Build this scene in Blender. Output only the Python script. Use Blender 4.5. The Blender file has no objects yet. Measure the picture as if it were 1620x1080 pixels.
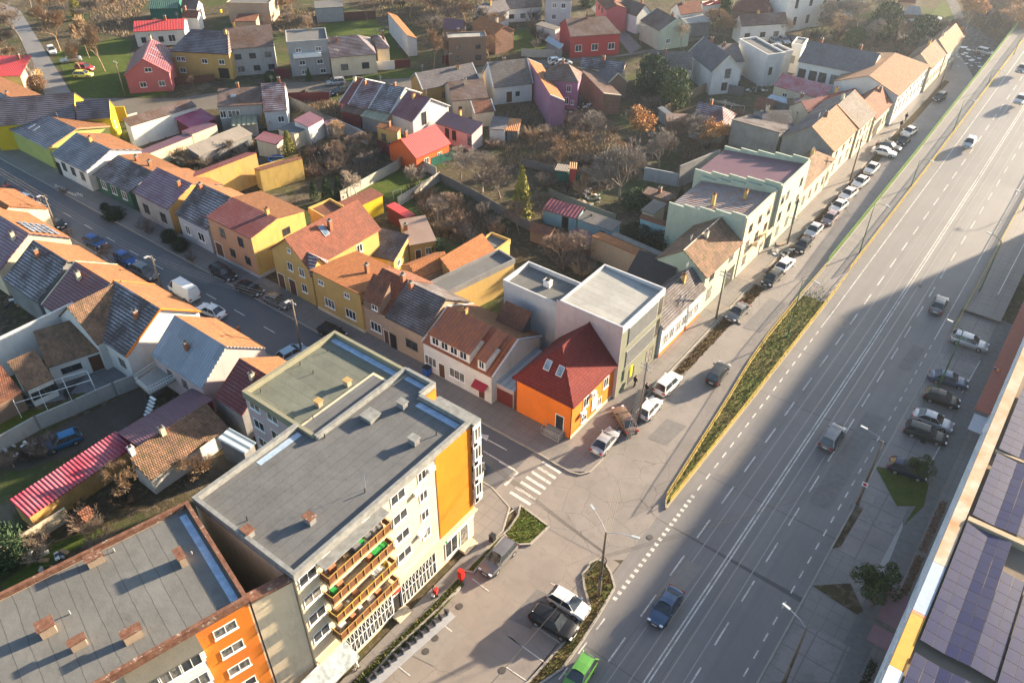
import bpy, bmesh, math, random
from mathutils import Vector, Matrix
R = math.radians
rnd = random.Random(7)
SC = bpy.context.scene
COL = SC.collection

# ---------------------------------------------------------------- camera
F_PX, PITCH, ROLL, YAW, CAM_Z = 1286.54, R(38.385), R(0.592), R(36.797), 66.0
_h = Vector((-math.sin(YAW), math.cos(YAW), 0)); _r = Vector((math.cos(YAW), math.sin(YAW), 0)); _z = Vector((0, 0, 1))
_fw = _h * math.cos(PITCH) - _z * math.sin(PITCH); _up = _h * math.sin(PITCH) + _z * math.cos(PITCH)
_r2 = _r * math.cos(ROLL) + _up * math.sin(ROLL); _u2 = -_r * math.sin(ROLL) + _up * math.cos(ROLL)
cam_d = bpy.data.cameras.new("camera"); cam = bpy.data.objects.new("camera", cam_d); COL.objects.link(cam)
cam_d.sensor_width = 36; cam_d.lens = F_PX / 1620 * 36; cam_d.clip_end = 6000; cam_d.clip_start = 0.5
m3 = Matrix((_r2, _u2, -_fw)).transposed(); cam.matrix_world = Matrix.Translation((0, 0, CAM_Z)) @ m3.to_4x4()
SC.camera = cam

# ---------------------------------------------------------------- light
SUN_AZ, SUN_EL = R(67.5), R(14.0)
w = bpy.data.worlds.new("World"); SC.world = w; w.use_nodes = True
nt = w.node_tree; bg = nt.nodes["Background"]
sky = nt.nodes.new("ShaderNodeTexSky"); sky.sky_type = 'NISHITA'; sky.sun_disc = False
sky.sun_elevation = SUN_EL; sky.sun_rotation = math.pi / 2 - SUN_AZ; sky.altitude = 100; sky.air_density = 1.0; sky.dust_density = 1.2
nt.links.new(sky.outputs[0], bg.inputs[0]); bg.inputs[1].default_value = 0.066
sd = bpy.data.lights.new("sun", 'SUN'); sd.energy = 5.0; sd.angle = R(1.4); sd.color = (1.0, 0.8, 0.56)
sun = bpy.data.objects.new("sun", sd); COL.objects.link(sun)
sdir = Vector((math.cos(SUN_EL) * math.cos(SUN_AZ), math.cos(SUN_EL) * math.sin(SUN_AZ), math.sin(SUN_EL)))
sun.rotation_euler = sdir.to_track_quat('Z', 'Y').to_euler(); sun.location = (0, 0, 120)
SC.view_settings.view_transform = 'Standard'; SC.view_settings.look = 'None'
SC.view_settings.exposure = 2.4; SC.view_settings.gamma = 1.0
SC.cycles.max_bounces = 6; SC.cycles.diffuse_bounces = 3; SC.cycles.glossy_bounces = 2; SC.cycles.transmission_bounces = 2
SC.cycles.volume_bounces = 0; SC.cycles.caustics_reflective = False; SC.cycles.caustics_refractive = False
SC.cycles.use_denoising = True; SC.cycles.sample_clamp_indirect = 4.0

# ---------------------------------------------------------------- where things stand
# survey of the place: a sight line measured on a chart tile, cut with the plane at height z, gives a ground position in metres
TILES = {str(i * 4 + j + 1): (x, y, 420 / 1620) for i, y in enumerate((0, 260, 520, 800)) for j, x in enumerate((0, 400, 800, 1200))}
for k, (x, y) in dict(a=(0, 300), b=(0, 420), c=(200, 480), d=(0, 560), e=(0, 130), f=(220, 130), g=(440, 120), h=(660, 80), i=(880, 80), j=(1080, 120), k=(1060, 0), l=(840, 0), m=(840, 240), n=(1380, 0), o=(1380, 680), p=(1380, 920), q=(780, 540), v=(1460, 480), w=(1100, 480), x=(880, 780), y=(100, 780)).items(): TILES[k] = (x, y, 1 / 6.75)
for k, (x, y) in dict(r=(780, 400), s=(1000, 340), t=(1150, 160), u=(1250, 60)).items(): TILES[k] = (x, y, 1 / 5.4)
def ray(s):
    k, s = s.split(':'); x, y = map(float, s.split(',')); ox, oy, sc = TILES[k] if k else (0, 0, 1)
    return _fw * F_PX + _r2 * (ox + x * sc - 810) - _u2 * (oy + y * sc - 540)
def at(s, z=0.0):
    if not isinstance(s, str): return Vector((s[0], s[1], z))
    d = ray(s); t = (z - CAM_Z) / d.z
    return Vector((0, 0, CAM_Z)) + d * t
def hgt(top, base):
    b = at(base); d = ray(top); return CAM_Z + d.z * math.hypot(b.x, b.y) / math.hypot(d.x, d.y)

# ---------------------------------------------------------------- objects
def tag(o, label=None, cat=None, group=None, kind=None):
    if label: o["label"] = label
    if cat: o["category"] = cat
    if group: o["group"] = group
    if kind: o["kind"] = kind
    return o
def empty(name, loc=(0, 0, 0), rz=0.0, label=None, cat=None, group=None):
    o = bpy.data.objects.new(name, None); o.empty_display_size = 0.3; o.location = loc; o.rotation_euler = (0, 0, rz)
    COL.objects.link(o); tag(o, label, cat, group); return o
def uvmap(me):
    uv = me.uv_layers.new(name="UVMap"); 
    for p in me.polygons:
        n = p.normal
        if abs(n.z) > 0.995: a = Vector((1, 0, 0)); b = Vector((0, 1, 0))
        else:
            a = Vector((-n.y, n.x, 0)).normalized(); b = n.cross(a)
            if b.z < 0: b = -b
        for li in p.loop_indices:
            co = me.vertices[me.loops[li].vertex_index].co
            uv.data[li].uv = (co.dot(a), co.dot(b))
class MB:
    def __init__(s): s.v = []; s.f = []; s.mi = []
    def poly(s, pts, mi=0):
        n = len(s.v); s.v += [tuple(p) for p in pts]; s.f.append(tuple(range(n, n + len(pts)))); s.mi.append(mi)
    def box(s, x0, x1, y0, y1, z0, z1, mi=0, M=None):
        p = [Vector(c) for c in ((x0, y0, z0), (x1, y0, z0), (x1, y1, z0), (x0, y1, z0), (x0, y0, z1), (x1, y0, z1), (x1, y1, z1), (x0, y1, z1))]
        if M is not None: p = [M @ c for c in p]
        n = len(s.v); s.v += [tuple(c) for c in p]
        for f in ((0, 3, 2, 1), (4, 5, 6, 7), (0, 1, 5, 4), (1, 2, 6, 5), (2, 3, 7, 6), (3, 0, 4, 7)): s.f.append(tuple(n + i for i in f)); s.mi.append(mi)
    def prism(s, pts, z0, z1, mi=0):
        a = sum(pts[i][0] * pts[(i + 1) % len(pts)][1] - pts[(i + 1) % len(pts)][0] * pts[i][1] for i in range(len(pts)))
        if a < 0: pts = pts[::-1]
        k = len(pts); n = len(s.v)
        s.v += [(p[0], p[1], z0) for p in pts] + [(p[0], p[1], z1) for p in pts]
        s.f.append(tuple(range(n + k - 1, n - 1, -1))); s.f.append(tuple(range(n + k, n + 2 * k))); s.mi += [mi, mi]
        for i in range(k): j = (i + 1) % k; s.f.append((n + i, n + j, n + k + j, n + k + i)); s.mi.append(mi)
    def tube(s, a, b, r0, r1=None, k=6, mi=0, caps=True):
        a = Vector(a); b = Vector(b); r1 = r0 if r1 is None else r1; d = b - a
        if d.length < 1e-6: return
        d.normalize(); u = d.orthogonal().normalized(); w_ = d.cross(u); n = len(s.v)
        for c, r in ((a, r0), (b, r1)):
            for i in range(k): t = 2 * math.pi * i / k; s.v.append(tuple(c + (u * math.cos(t) + w_ * math.sin(t)) * r))
        for i in range(k): j = (i + 1) % k; s.f.append((n + i, n + j, n + k + j, n + k + i)); s.mi.append(mi)
        if caps: s.f.append(tuple(range(n + k - 1, n - 1, -1))); s.f.append(tuple(range(n + k, n + 2 * k))); s.mi += [mi, mi]
    def path(s, pts, r, k=6, mi=0):
        for a, b in zip(pts, pts[1:]): s.tube(a, b, r, r, k, mi)
    def mesh(s, name, mats, smooth=False):
        me = bpy.data.meshes.new(name); me.from_pydata(s.v, [], s.f)
        for m in (mats if isinstance(mats, (list, tuple)) else [mats]): me.materials.append(m)
        if any(s.mi): me.polygons.foreach_set("material_index", s.mi)
        if smooth: me.polygons.foreach_set("use_smooth", [True] * len(me.polygons))
        me.update(); uvmap(me); return me
    def build(s, name, mats, parent=None, smooth=False):
        return link(name, s.mesh(name, mats, smooth), parent)
def link(name, me, parent=None, M=None):
    o = bpy.data.objects.new(name, me); COL.objects.link(o)
    if parent: o.parent = parent
    if M is not None: o.matrix_local = M if not isinstance(M, tuple) else Matrix.Translation(M)
    return o

# ---------------------------------------------------------------- materials
MATS = {}
def nodes(name, rough=0.9, spec=0.3):
    m = bpy.data.materials.new(name); m.use_nodes = True; t = m.node_tree; b = t.nodes["Principled BSDF"]
    b.inputs["Roughness"].default_value = rough; b.inputs["Specular IOR Level"].default_value = spec
    return m, t, b
def N(t, typ, **kw):
    n = t.nodes.new(typ)
    for k, v in kw.items():
        if k.startswith('_'): setattr(n, k[1:], v)
        else: n.inputs[int(k[1:]) if k[0] == 'i' and k[1:].isdigit() else k].default_value = v
    return n
def c4(c): return (c[0], c[1], c[2], 1)
def mixc(t, fac, a, b, typ='MIX'):
    n = t.nodes.new("ShaderNodeMix"); n.data_type = 'RGBA'; n.blend_type = typ
    for k, x in ((0, fac), (6, a), (7, b)):
        if isinstance(x, (int, float)): n.inputs[k].default_value = x
        elif isinstance(x, (tuple, list)): n.inputs[k].default_value = c4(x)
        else: t.links.new(x, n.inputs[k])
    return n.outputs[2]
def noise(t, scale, detail=4, vec=None, rough=0.6):
    n = N(t, "ShaderNodeTexNoise", Scale=scale, Detail=detail, Roughness=rough)
    if vec is not None: t.links.new(vec, n.inputs["Vector"])
    return n.outputs["Fac"]
def ramp(t, v, a, b):
    n = t.nodes.new("ShaderNodeMapRange"); n.inputs[1].default_value = a; n.inputs[2].default_value = b; t.links.new(v, n.inputs[0]); return n.outputs[0]
def math_(t, op, a, b=None, c=None):
    n = t.nodes.new("ShaderNodeMath"); n.operation = op
    for k, x in ((0, a), (1, b), (2, c)):
        if x is None: continue
        if isinstance(x, (int, float)): n.inputs[k].default_value = x
        else: t.links.new(x, n.inputs[k])
    return n.outputs[0]
def bump(t, b, h, dist, strength=1.0):
    n = N(t, "ShaderNodeBump", Strength=strength, Distance=dist); t.links.new(h, n.inputs["Height"]); t.links.new(n.outputs[0], b.inputs["Normal"])
def geo(t): return t.nodes.new("ShaderNodeNewGeometry").outputs["Position"]
def uvn(t): n = t.nodes.new("ShaderNodeUVMap"); n.uv_map = "UVMap"; return n.outputs[0]
def plain(name, col, rough=0.7, metal=0.0, spec=0.4, var=0.08):
    key = ('p', name)
    if key in MATS: return MATS[key]
    m, t, b = nodes(name, rough, spec); b.inputs["Metallic"].default_value = metal
    t.links.new(mixc(t, ramp(t, noise(t, 1.7, 3, geo(t)), .3, .7), [x * (1 - var) for x in col], [min(1, x * (1 + var)) for x in col]), b.inputs["Base Color"])
    MATS[key] = m; return m
def plaster(name, col, dirt=0.45, patch=None):
    key = ('w', name)
    if key in MATS: return MATS[key]
    m, t, b = nodes(name, 0.95, 0.2); g = geo(t)
    mp = N(t, "ShaderNodeMapping"); mp.inputs["Scale"].default_value = (1, 1, .25); t.links.new(g, mp.inputs[0])
    c = mixc(t, ramp(t, noise(t, .45, 6, g), .35, .7), col, patch or [x * .84 for x in col])
    streak = math_(t, 'MULTIPLY', ramp(t, noise(t, 1.6, 5, mp.outputs[0], .7), .5, .75), dirt)
    c = mixc(t, streak, c, [x * .42 + .03 for x in col]); c = mixc(t, math_(t, 'MULTIPLY', ramp(t, noise(t, .18, 5, g, .7), .5, .7), .3), c, [x * .6 + .06 for x in col])
    c = mixc(t, math_(t, 'MULTIPLY', ramp(t, noise(t, 7, 3, g), .35, .8), .25), c, [x * .7 for x in col])
    t.links.new(c, b.inputs["Base Color"]); bump(t, b, noise(t, 9, 4, g), .02, .6); MATS[key] = m; return m
def tiles(name, c1, c2, pitch=.34, wid=.24, frost=0.0, moss=0.0, line=.5, stain=(.05, .04, .035), big=.5):
    """clay / concrete roof tiles: courses across the slope, a colour of its own for every tile, weathering"""
    key = ('t', name)
    if key in MATS: return MATS[key]
    m, t, b = nodes(name, .85, .25); g = geo(t)
    s = t.nodes.new("ShaderNodeSeparateXYZ"); t.links.new(uvn(t), s.inputs[0])
    v = math_(t, 'DIVIDE', s.outputs[1], pitch); row = math_(t, 'FLOOR', v); fr = math_(t, 'FRACT', v)
    u = math_(t, 'ADD', math_(t, 'DIVIDE', s.outputs[0], wid), math_(t, 'MULTIPLY', row, .5)); cl = math_(t, 'FLOOR', u); fu = math_(t, 'FRACT', u)
    cv = t.nodes.new("ShaderNodeCombineXYZ"); t.links.new(cl, cv.inputs[0]); t.links.new(row, cv.inputs[1])
    wn = t.nodes.new("ShaderNodeTexWhiteNoise"); wn.noise_dimensions = '2D'; t.links.new(cv.outputs[0], wn.inputs[0])
    c = mixc(t, wn.outputs[0], c1, c2)
    c = mixc(t, math_(t, 'MULTIPLY', ramp(t, noise(t, .5, 6, g, .7), .42, .68), big), c, stain)
    c = mixc(t, math_(t, 'MULTIPLY', ramp(t, noise(t, 3.5, 4, g), .45, .75), .35), c, [x * 1.5 + .01 for x in c1])
    gap = math_(t, 'LESS_THAN', fr, .16)  # lower edge of each roof course, darkened to paint in the overlap shade
    c = mixc(t, math_(t, 'MULTIPLY', gap, line), c, [x * .3 for x in c1])
    if moss: c = mixc(t, math_(t, 'MULTIPLY', ramp(t, noise(t, 1.3, 5, g), .5, .62), moss), c, (.05, .055, .02))
    if frost:
        fz = math_(t, 'MULTIPLY', math_(t, 'GREATER_THAN', fr, .42), ramp(t, noise(t, .35, 3, g), .36, .62))
        fz = math_(t, 'MULTIPLY', math_(t, 'MULTIPLY', fz, ramp(t, noise(t, 5, 3, g), .2, .6)), frost)
        c = mixc(t, fz, c, (.5, .5, .56))
    t.links.new(c, b.inputs["Base Color"])
    hh = math_(t, 'ADD', math_(t, 'MULTIPLY', fr, -.05), math_(t, 'MULTIPLY', math_(t, 'SINE', math_(t, 'MULTIPLY', fu, math.pi)), .03))
    bump(t, b, hh, 1.0, 1.0); MATS[key] = m; return m
def sheet(name, col, pitch=.4, dark=.6, rust=0.0, rustc=(.16, .05, .02), rough=.5, frost=0.0, metal=.0, along=0, patchy=.25):
    """corrugated or seamed metal sheet; ribs run down the slope (along=0) or across it (1)"""
    key = ('s', name)
    if key in MATS: return MATS[key]
    m, t, b = nodes(name, rough, .5); g = geo(t); b.inputs["Metallic"].default_value = metal
    s = t.nodes.new("ShaderNodeSeparateXYZ"); t.links.new(uvn(t), s.inputs[0])
    u = math_(t, 'DIVIDE', s.outputs[along], pitch); fr = math_(t, 'FRACT', u)
    cv = t.nodes.new("ShaderNodeCombineXYZ"); t.links.new(math_(t, 'FLOOR', math_(t, 'DIVIDE', s.outputs[0], 1.1)), cv.inputs[0]); t.links.new(math_(t, 'FLOOR', math_(t, 'DIVIDE', s.outputs[1], 3.1)), cv.inputs[1])
    wn = t.nodes.new("ShaderNodeTexWhiteNoise"); wn.noise_dimensions = '2D'; t.links.new(cv.outputs[0], wn.inputs[0])
    c = mixc(t, math_(t, 'MULTIPLY', wn.outputs[0], patchy), col, [x * .6 for x in col])
    c = mixc(t, math_(t, 'MULTIPLY', ramp(t, noise(t, .7, 6, g, .7), .45, .7), .3), c, [x * .55 for x in col])
    if rust: c = mixc(t, math_(t, 'MULTIPLY', ramp(t, noise(t, 1.1, 6, g, .75), .42, .6), rust), c, rustc)
    if frost: c = mixc(t, math_(t, 'MULTIPLY', math_(t, 'MULTIPLY', ramp(t, noise(t, .4, 3, g), .35, .6), ramp(t, fr, .35, .6)), frost * .75), c, (.42, .41, .47))
    c = mixc(t, math_(t, 'MULTIPLY', math_(t, 'LESS_THAN', fr, .22), dark), c, [x * .35 for x in col])
    t.links.new(c, b.inputs["Base Color"])
    bump(t, b, math_(t, 'SINE', math_(t, 'MULTIPLY', u, 2 * math.pi)), .04, 1.0); MATS[key] = m; return m
def carpaint(name, col, metal=.35):
    key = ('c', name)
    if key in MATS: return MATS[key]
    m, t, b = nodes(name, .38, .5); b.inputs["Metallic"].default_value = metal; b.inputs["Coat Weight"].default_value = .35; b.inputs["Coat Roughness"].default_value = .12
    g = geo(t); t.links.new(mixc(t, math_(t, 'MULTIPLY', ramp(t, noise(t, 3, 5, g), .4, .8), .22), col, [x * .7 + .006 for x in col]), b.inputs["Base Color"])
    MATS[key] = m; return m
def glassy(name, col=(.02, .025, .03), rough=.12):
    key = ('g', name)
    if key in MATS: return MATS[key]
    m, t, b = nodes(name, rough, .6); g = geo(t)
    c = mixc(t, ramp(t, noise(t, .8, 2, g), .4, .6), col, [x * 1.9 for x in col])
    if name == 'window glass':
        oi = t.nodes.new("ShaderNodeObjectInfo"); c = mixc(t, math_(t, 'MULTIPLY', math_(t, 'GREATER_THAN', oi.outputs["Random"], .6), ramp(t, noise(t, 2.5, 2, g), .3, .6)), c, (.2, .19, .17))
    t.links.new(c, b.inputs["Base Color"]); MATS[key] = m; return m
def lit(name, col, e): 
    m, t, b = nodes(name); b.inputs["Emission Color"].default_value = c4(col); b.inputs["Emission Strength"].default_value = e; b.inputs["Base Color"].default_value = c4(col); return m
# ---------------------------------------------------------------- shared surfaces
WHITE = plain('white paint', (.72, .72, .7), .5); FRAME = plain('white window frame', (.78, .78, .76), .45)
GLASS = glassy('window glass'); DARK = plain('dark opening', (.015, .014, .013), .9); BRICK = tiles('chimney brick', (.3, .11, .05), (.4, .17, .09), .1, .24, big=.3)
CONC = plaster('bare concrete', (.3, .29, .27)); RUSTF = plain('rusty metal', (.2, .075, .035), .85, var=.35); BLACKM = plain('black metal', (.02, .02, .02), .5)
ICE = plain('wet ice film', (.32, .42, .55), .25, var=.2); GREENP = plain('green lamp paint', (.05, .14, .05), .5); GALV = plain('galvanised steel', (.42, .43, .44), .45, .5); WOODP = plaster('weathered pole', (.2, .16, .12), .5)
YEL = plain('yellow kerb paint', (.5, .36, .06), .7, var=.3)
W = dict(
    orange=plaster('orange plaster', (.8, .2, .025), .12), white=plaster('white plaster', (.66, .65, .62), .3), cream=plaster('cream plaster', (.66, .56, .4), .45),
    mustard=plaster('mustard plaster', (.5, .34, .12), .25), yellow=plaster('yellow plaster', (.55, .38, .11), .6, (.44, .32, .12)), peach=plaster('peach plaster', (.5, .27, .16), .2),
    grey=plaster('grey plaster', (.33, .33, .33), .5), ltgrey=plaster('light grey plaster', (.5, .51, .53), .35), tan=plaster('tan plaster', (.42, .31, .22), .35),
    green=plaster('dark green plaster', (.04, .11, .08), .2), lime=plaster('lime plaster', (.42, .45, .14), .25), red=plaster('red plaster', (.4, .05, .05), .2),
    pink=plaster('pink plaster', (.5, .14, .14), .2), purple=plaster('purple plaster', (.3, .15, .24), .35), rosy=plaster('rosy plaster', (.5, .4, .4), .3),
    mint=plaster('mint plaster', (.43, .49, .39), .45), blue=plaster('pale blue plaster', (.25, .42, .46), .4), brightyellow=plaster('bright yellow plaster', (.6, .43, .02), .2),
    brick=tiles('brick wall', (.22, .11, .07), (.3, .16, .1), .09, .25, big=.3), old=plaster('old stained render', (.24, .24, .24), .8, (.16, .16, .17)), orangered=plaster('orange red plaster', (.65, .13, .03), .15),
    firewall=plaster('ochre firewall', (.5, .3, .09), .7, (.38, .26, .11)), brown=plaster('brown plaster', (.22, .15, .11), .4), tealdark=plaster('teal board', (.02, .12, .09), .4), greystone=plaster('greenish stone cladding', (.19, .2, .15), .5),
    slate=plaster('slate grey plaster', (.1, .11, .13), .3), boldorange=plaster('textured orange render', (.62, .19, .01), .15, (.55, .15, .01)), boldorange2=plaster('textured deep orange render', (.6, .16, .02), .2, (.55, .19, .02)),
    sand=plaster('sand render', (.66, .55, .38), .5, (.6, .48, .33)), iron=plain('red iron sheet', (.12, .02, .025), .6))
T = dict(
    brown=tiles('brown roof tiles', (.1, .058, .042), (.155, .09, .062), frost=.25), red=tiles('red roof tiles', (.18, .062, .04), (.25, .092, .058), big=.4),
    rust=tiles('rusty brown tiles', (.15, .058, .034), (.23, .095, .055), big=.6), dark=tiles('dark roof tiles', (.06, .05, .05), (.1, .08, .075), frost=.35),
    greyf=tiles('grey frosted tiles', (.065, .055, .055), (.11, .09, .085), .42, frost=.75), purplef=tiles('frosted maroon tiles', (.1, .045, .05), (.15, .075, .075), .45, frost=.75),
    maroon=tiles('maroon roof tiles', (.14, .035, .035), (.19, .05, .05), .42, big=.25, frost=.12), ochre=tiles('tan ochre tiles', (.22, .12, .07), (.3, .175, .105), big=.35, stain=(.17, .1, .06)), back=tiles('unfrosted sun tinted tiles', (.2, .085, .04), (.29, .135, .06), big=.5, stain=(.16, .08, .04)),  # ochre: own tan; back: frost-free, sunlit warmth put into the colour
    orange=tiles('orange clay tiles', (.27, .1, .037), (.37, .15, .058), big=.4, stain=(.2, .09, .04)),
    old=tiles('old mossy tiles', (.17, .1, .065), (.27, .15, .09), .36, moss=.5, big=.7), greyb=tiles('grey brown tiles', (.13, .11, .095), (.2, .16, .13), big=.5, frost=.2),
    burgundy=tiles('glossy burgundy tiles', (.13, .015, .015), (.17, .025, .02), .35, .22, big=.1, line=.6), slate=tiles('slate grey tiles', (.1, .092, .1), (.145, .13, .135), big=.3, frost=.15),
    greyline=sheet('grey frosted metal tiles', (.12, .12, .14), .42, .7, frost=.7, along=1), purpleline=sheet('plum metal tiles', (.17, .075, .11), .45, .75, frost=.45, along=1), maroonline=sheet('maroon metal tiles', (.15, .035, .05), .42, .65, frost=.2, along=1),
    darkline=sheet('dark brown metal tiles', (.09, .06, .06), .42, .7, frost=.5, along=1))
S = dict(
    grey=sheet('grey corrugated metal', (.3, .35, .41), .42, .5, patchy=.8), redcor=sheet('red corrugated metal', (.34, .025, .05), .4, .5, frost=.4), rust=sheet('rusty seamed metal', (.24, .08, .04), .5, .45, rust=.7, rustc=(.35, .1, .02)),
    brown=sheet('brown sheet metal', (.14, .075, .08), .5, .4), white=sheet('pale membrane roof', (.42, .41, .38), 1.05, .0, patchy=.3), redbright=sheet('bright red metal', (.5, .045, .045), .35, .3, patchy=.1),
    dark=sheet('dark bitumen wave sheet', (.07, .062, .065), .3, .5), eternit=sheet('grey fibre cement sheet', (.27, .24, .21), .28, .55, rust=.3, rustc=(.13, .11, .08), rough=.9), felt=plaster('roofing felt', (.15, .15, .15), .3), plum=sheet('plum sheet metal', (.15, .07, .1), .3, .5),
    blue=sheet('blue grey sheet', (.3, .38, .45), .8, .3), clear=sheet('mossy translucent sheet', (.3, .3, .22), .9, .5, rust=.4, rustc=(.08, .09, .03)), magenta=sheet('dark pink metal', (.33, .03, .1), .3, .35, frost=.3), orangemetal=sheet('orange metal', (.5, .18, .04), .35, .35))
def roofing(name, col, along=0, pitch=1.0):
    m, t, b = nodes(name, .92, .25); g = geo(t); s = t.nodes.new("ShaderNodeSeparateXYZ"); t.links.new(uvn(t), s.inputs[0])
    wob = math_(t, 'MULTIPLY', noise(t, .6, 3, g), .25)
    u = math_(t, 'ADD', math_(t, 'DIVIDE', s.outputs[along], pitch), wob); fr = math_(t, 'FRACT', u)
    wn = t.nodes.new("ShaderNodeTexWhiteNoise"); wn.noise_dimensions = '1D'; t.links.new(math_(t, 'FLOOR', u), wn.inputs["W"])
    c = mixc(t, math_(t, 'MULTIPLY', wn.outputs[0], .4), col, [x * .7 for x in col])
    c = mixc(t, math_(t, 'MULTIPLY', ramp(t, noise(t, .25, 6, g, .7), .42, .65), .5), c, [x * 1.35 for x in col])
    c = mixc(t, math_(t, 'MULTIPLY', ramp(t, noise(t, .8, 5, g, .6), .5, .7), .4), c, [x * .62 for x in col])
    c = mixc(t, math_(t, 'MULTIPLY', math_(t, 'LESS_THAN', fr, .05), .6), c, [x * .4 for x in col])
    t.links.new(c, b.inputs["Base Color"])
    bump(t, b, math_(t, 'ADD', math_(t, 'MULTIPLY', fr, .012), math_(t, 'MULTIPLY', noise(t, 1.5, 3, g), .04)), 1.0, .5); return m
S['white'] = roofing('pale membrane roof', (.3, .3, .285), 0, 1.05); ROOFG = roofing('grey bitumen roofing', (.115, .118, .122)); ROOFW = roofing('weathered bitumen roofing', (.135, .136, .132), 0, 1.1); ROOFM = roofing('greenish bitumen roofing', (.13, .14, .115), 1, 1.2)
def asphalt(name, col, crack=0.3, patch=.3, scale=1.0):
    m, t, b = nodes(name, .62, .5); g = geo(t)
    c = mixc(t, ramp(t, noise(t, .12 * scale, 6, g, .65), .38, .65), col, [x * .78 for x in col])
    c = mixc(t, math_(t, 'MULTIPLY', ramp(t, noise(t, .5, 5, g, .75), .52, .66), patch), c, [x * .62 for x in col])
    c = mixc(t, math_(t, 'MULTIPLY', ramp(t, noise(t, 12, 3, g), .3, .8), .25), c, [x * 1.4 for x in col])
    vo = t.nodes.new("ShaderNodeTexVoronoi"); vo.feature = 'DISTANCE_TO_EDGE'; vo.inputs["Scale"].default_value = .33
    nn = N(t, "ShaderNodeTexNoise", Scale=.9, Detail=8, Roughness=.75); t.links.new(g, nn.inputs["Vector"])
    t.links.new(mixc(t, .55, g, nn.outputs["Color"], 'ADD'), vo.inputs["Vector"])
    ck = math_(t, 'MULTIPLY', math_(t, 'LESS_THAN', vo.outputs[0], .0045), ramp(t, noise(t, .07, 2, g), .42, .56))
    c = mixc(t, math_(t, 'MULTIPLY', ck, crack), c, [x * .3 for x in col])
    t.links.new(c, b.inputs["Base Color"]); bump(t, b, noise(t, 20, 3, g), .01, .5); return m
ROAD = asphalt('boulevard asphalt', (.17, .162, .16), .3, .25)
t = ROAD.node_tree; bb = t.nodes["Principled BSDF"]; lk_ = bb.inputs["Base Color"].links[0].from_socket
mp = N(t, "ShaderNodeMapping"); mp.inputs["Scale"].default_value = (1.1, .012, 1); t.links.new(geo(t), mp.inputs[0])
t.links.new(mixc(t, math_(t, 'MULTIPLY', ramp(t, noise(t, 1.0, 4, mp.outputs[0], .6), .35, .65), .45), lk_, (.1, .1, .105)), bb.inputs["Base Color"]); ROAD2 = asphalt('side street asphalt', (.205, .185, .17), 1.2, .6, 2); ROAD3 = asphalt('street asphalt', (.1, .1, .108), .5, .3)
LOT = asphalt('car park asphalt', (.215, .19, .17), .8, .5, 2); PAVE = asphalt('pavement', (.19, .175, .165), .2, .5, 2); KERB = plaster('kerb stone', (.34, .32, .28), .5)
COURT = asphalt('courtyard concrete', (.16, .16, .165), 1, .6, 3); BAY = asphalt('parking bay concrete', (.21, .19, .185), .8, .7, 3)
def earth(name, c1, c2, c3, s=.35):
    m, t, b = nodes(name, 1.0, .1); g = geo(t); c3 = [x * 1.3 for x in c3]
    c = mixc(t, ramp(t, noise(t, s, 7, g, .7), .38, .62), c1, c2); c = mixc(t, ramp(t, noise(t, s * 5, 6, g, .75), .5, .7), c, c3)
    t.links.new(c, b.inputs["Base Color"]); bump(t, b, noise(t, 4, 6, g, .8), .25, .8); return m
for mm_, sp in ((PAVE, 1.2), (BAY, 2.6), (COURT, 1.5)):   # slab joints
    t = mm_.node_tree; bb = t.nodes["Principled BSDF"]; lk_ = bb.inputs["Base Color"].links[0].from_socket; s_ = t.nodes.new("ShaderNodeSeparateXYZ"); t.links.new(uvn(t), s_.inputs[0])
    jn = math_(t, 'MAXIMUM', math_(t, 'LESS_THAN', math_(t, 'FRACT', math_(t, 'DIVIDE', s_.outputs[0], sp)), .05), math_(t, 'LESS_THAN', math_(t, 'FRACT', math_(t, 'DIVIDE', s_.outputs[1], sp)), .05))
    t.links.new(mixc(t, math_(t, 'MULTIPLY', jn, .45), lk_, (.05, .05, .045)), bb.inputs["Base Color"])
SOIL = earth('garden soil', (.06, .048, .035), (.085, .072, .038), (.15, .12, .085), .25); LAWN = earth('short grass', (.05, .09, .015), (.085, .11, .025), (.1, .085, .03), .6)
t = SOIL.node_tree; bb = t.nodes["Principled BSDF"]; lk_ = bb.inputs["Base Color"].links[0].from_socket; g = geo(t)
c = mixc(t, math_(t, 'MULTIPLY', ramp(t, noise(t, .09, 5, g, .65), .5, .6), .75), lk_, (.055, .08, .02)); c = mixc(t, math_(t, 'MULTIPLY', ramp(t, noise(t, .14, 6, g, .7), .56, .62), .6), c, (.17, .145, .11)); t.links.new(c, bb.inputs["Base Color"])
DIRT = earth('trodden earth', (.075, .06, .045), (.1, .085, .065), (.06, .055, .03)); SCRUB = earth('dry scrub ground', (.12, .1, .045), (.095, .12, .03), (.18, .145, .07), .35); GRAVEL = earth('grey dirt', (.1, .095, .09), (.13, .12, .11), (.2, .2, .21), .25)
PAINT, t, b = nodes('worn road paint', .8, .3); g = geo(t); c = mixc(t, ramp(t, noise(t, .9, 6, g, .75), .46, .62), (.6, .58, .54), (.36, .35, .33)); t.links.new(mixc(t, math_(t, 'MULTIPLY', ramp(t, noise(t, 6, 5, g, .8), .52, .6), .7), c, (.17, .165, .16)), b.inputs["Base Color"]); TAR = plain('tar joint', (.03, .03, .03), .9)

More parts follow.
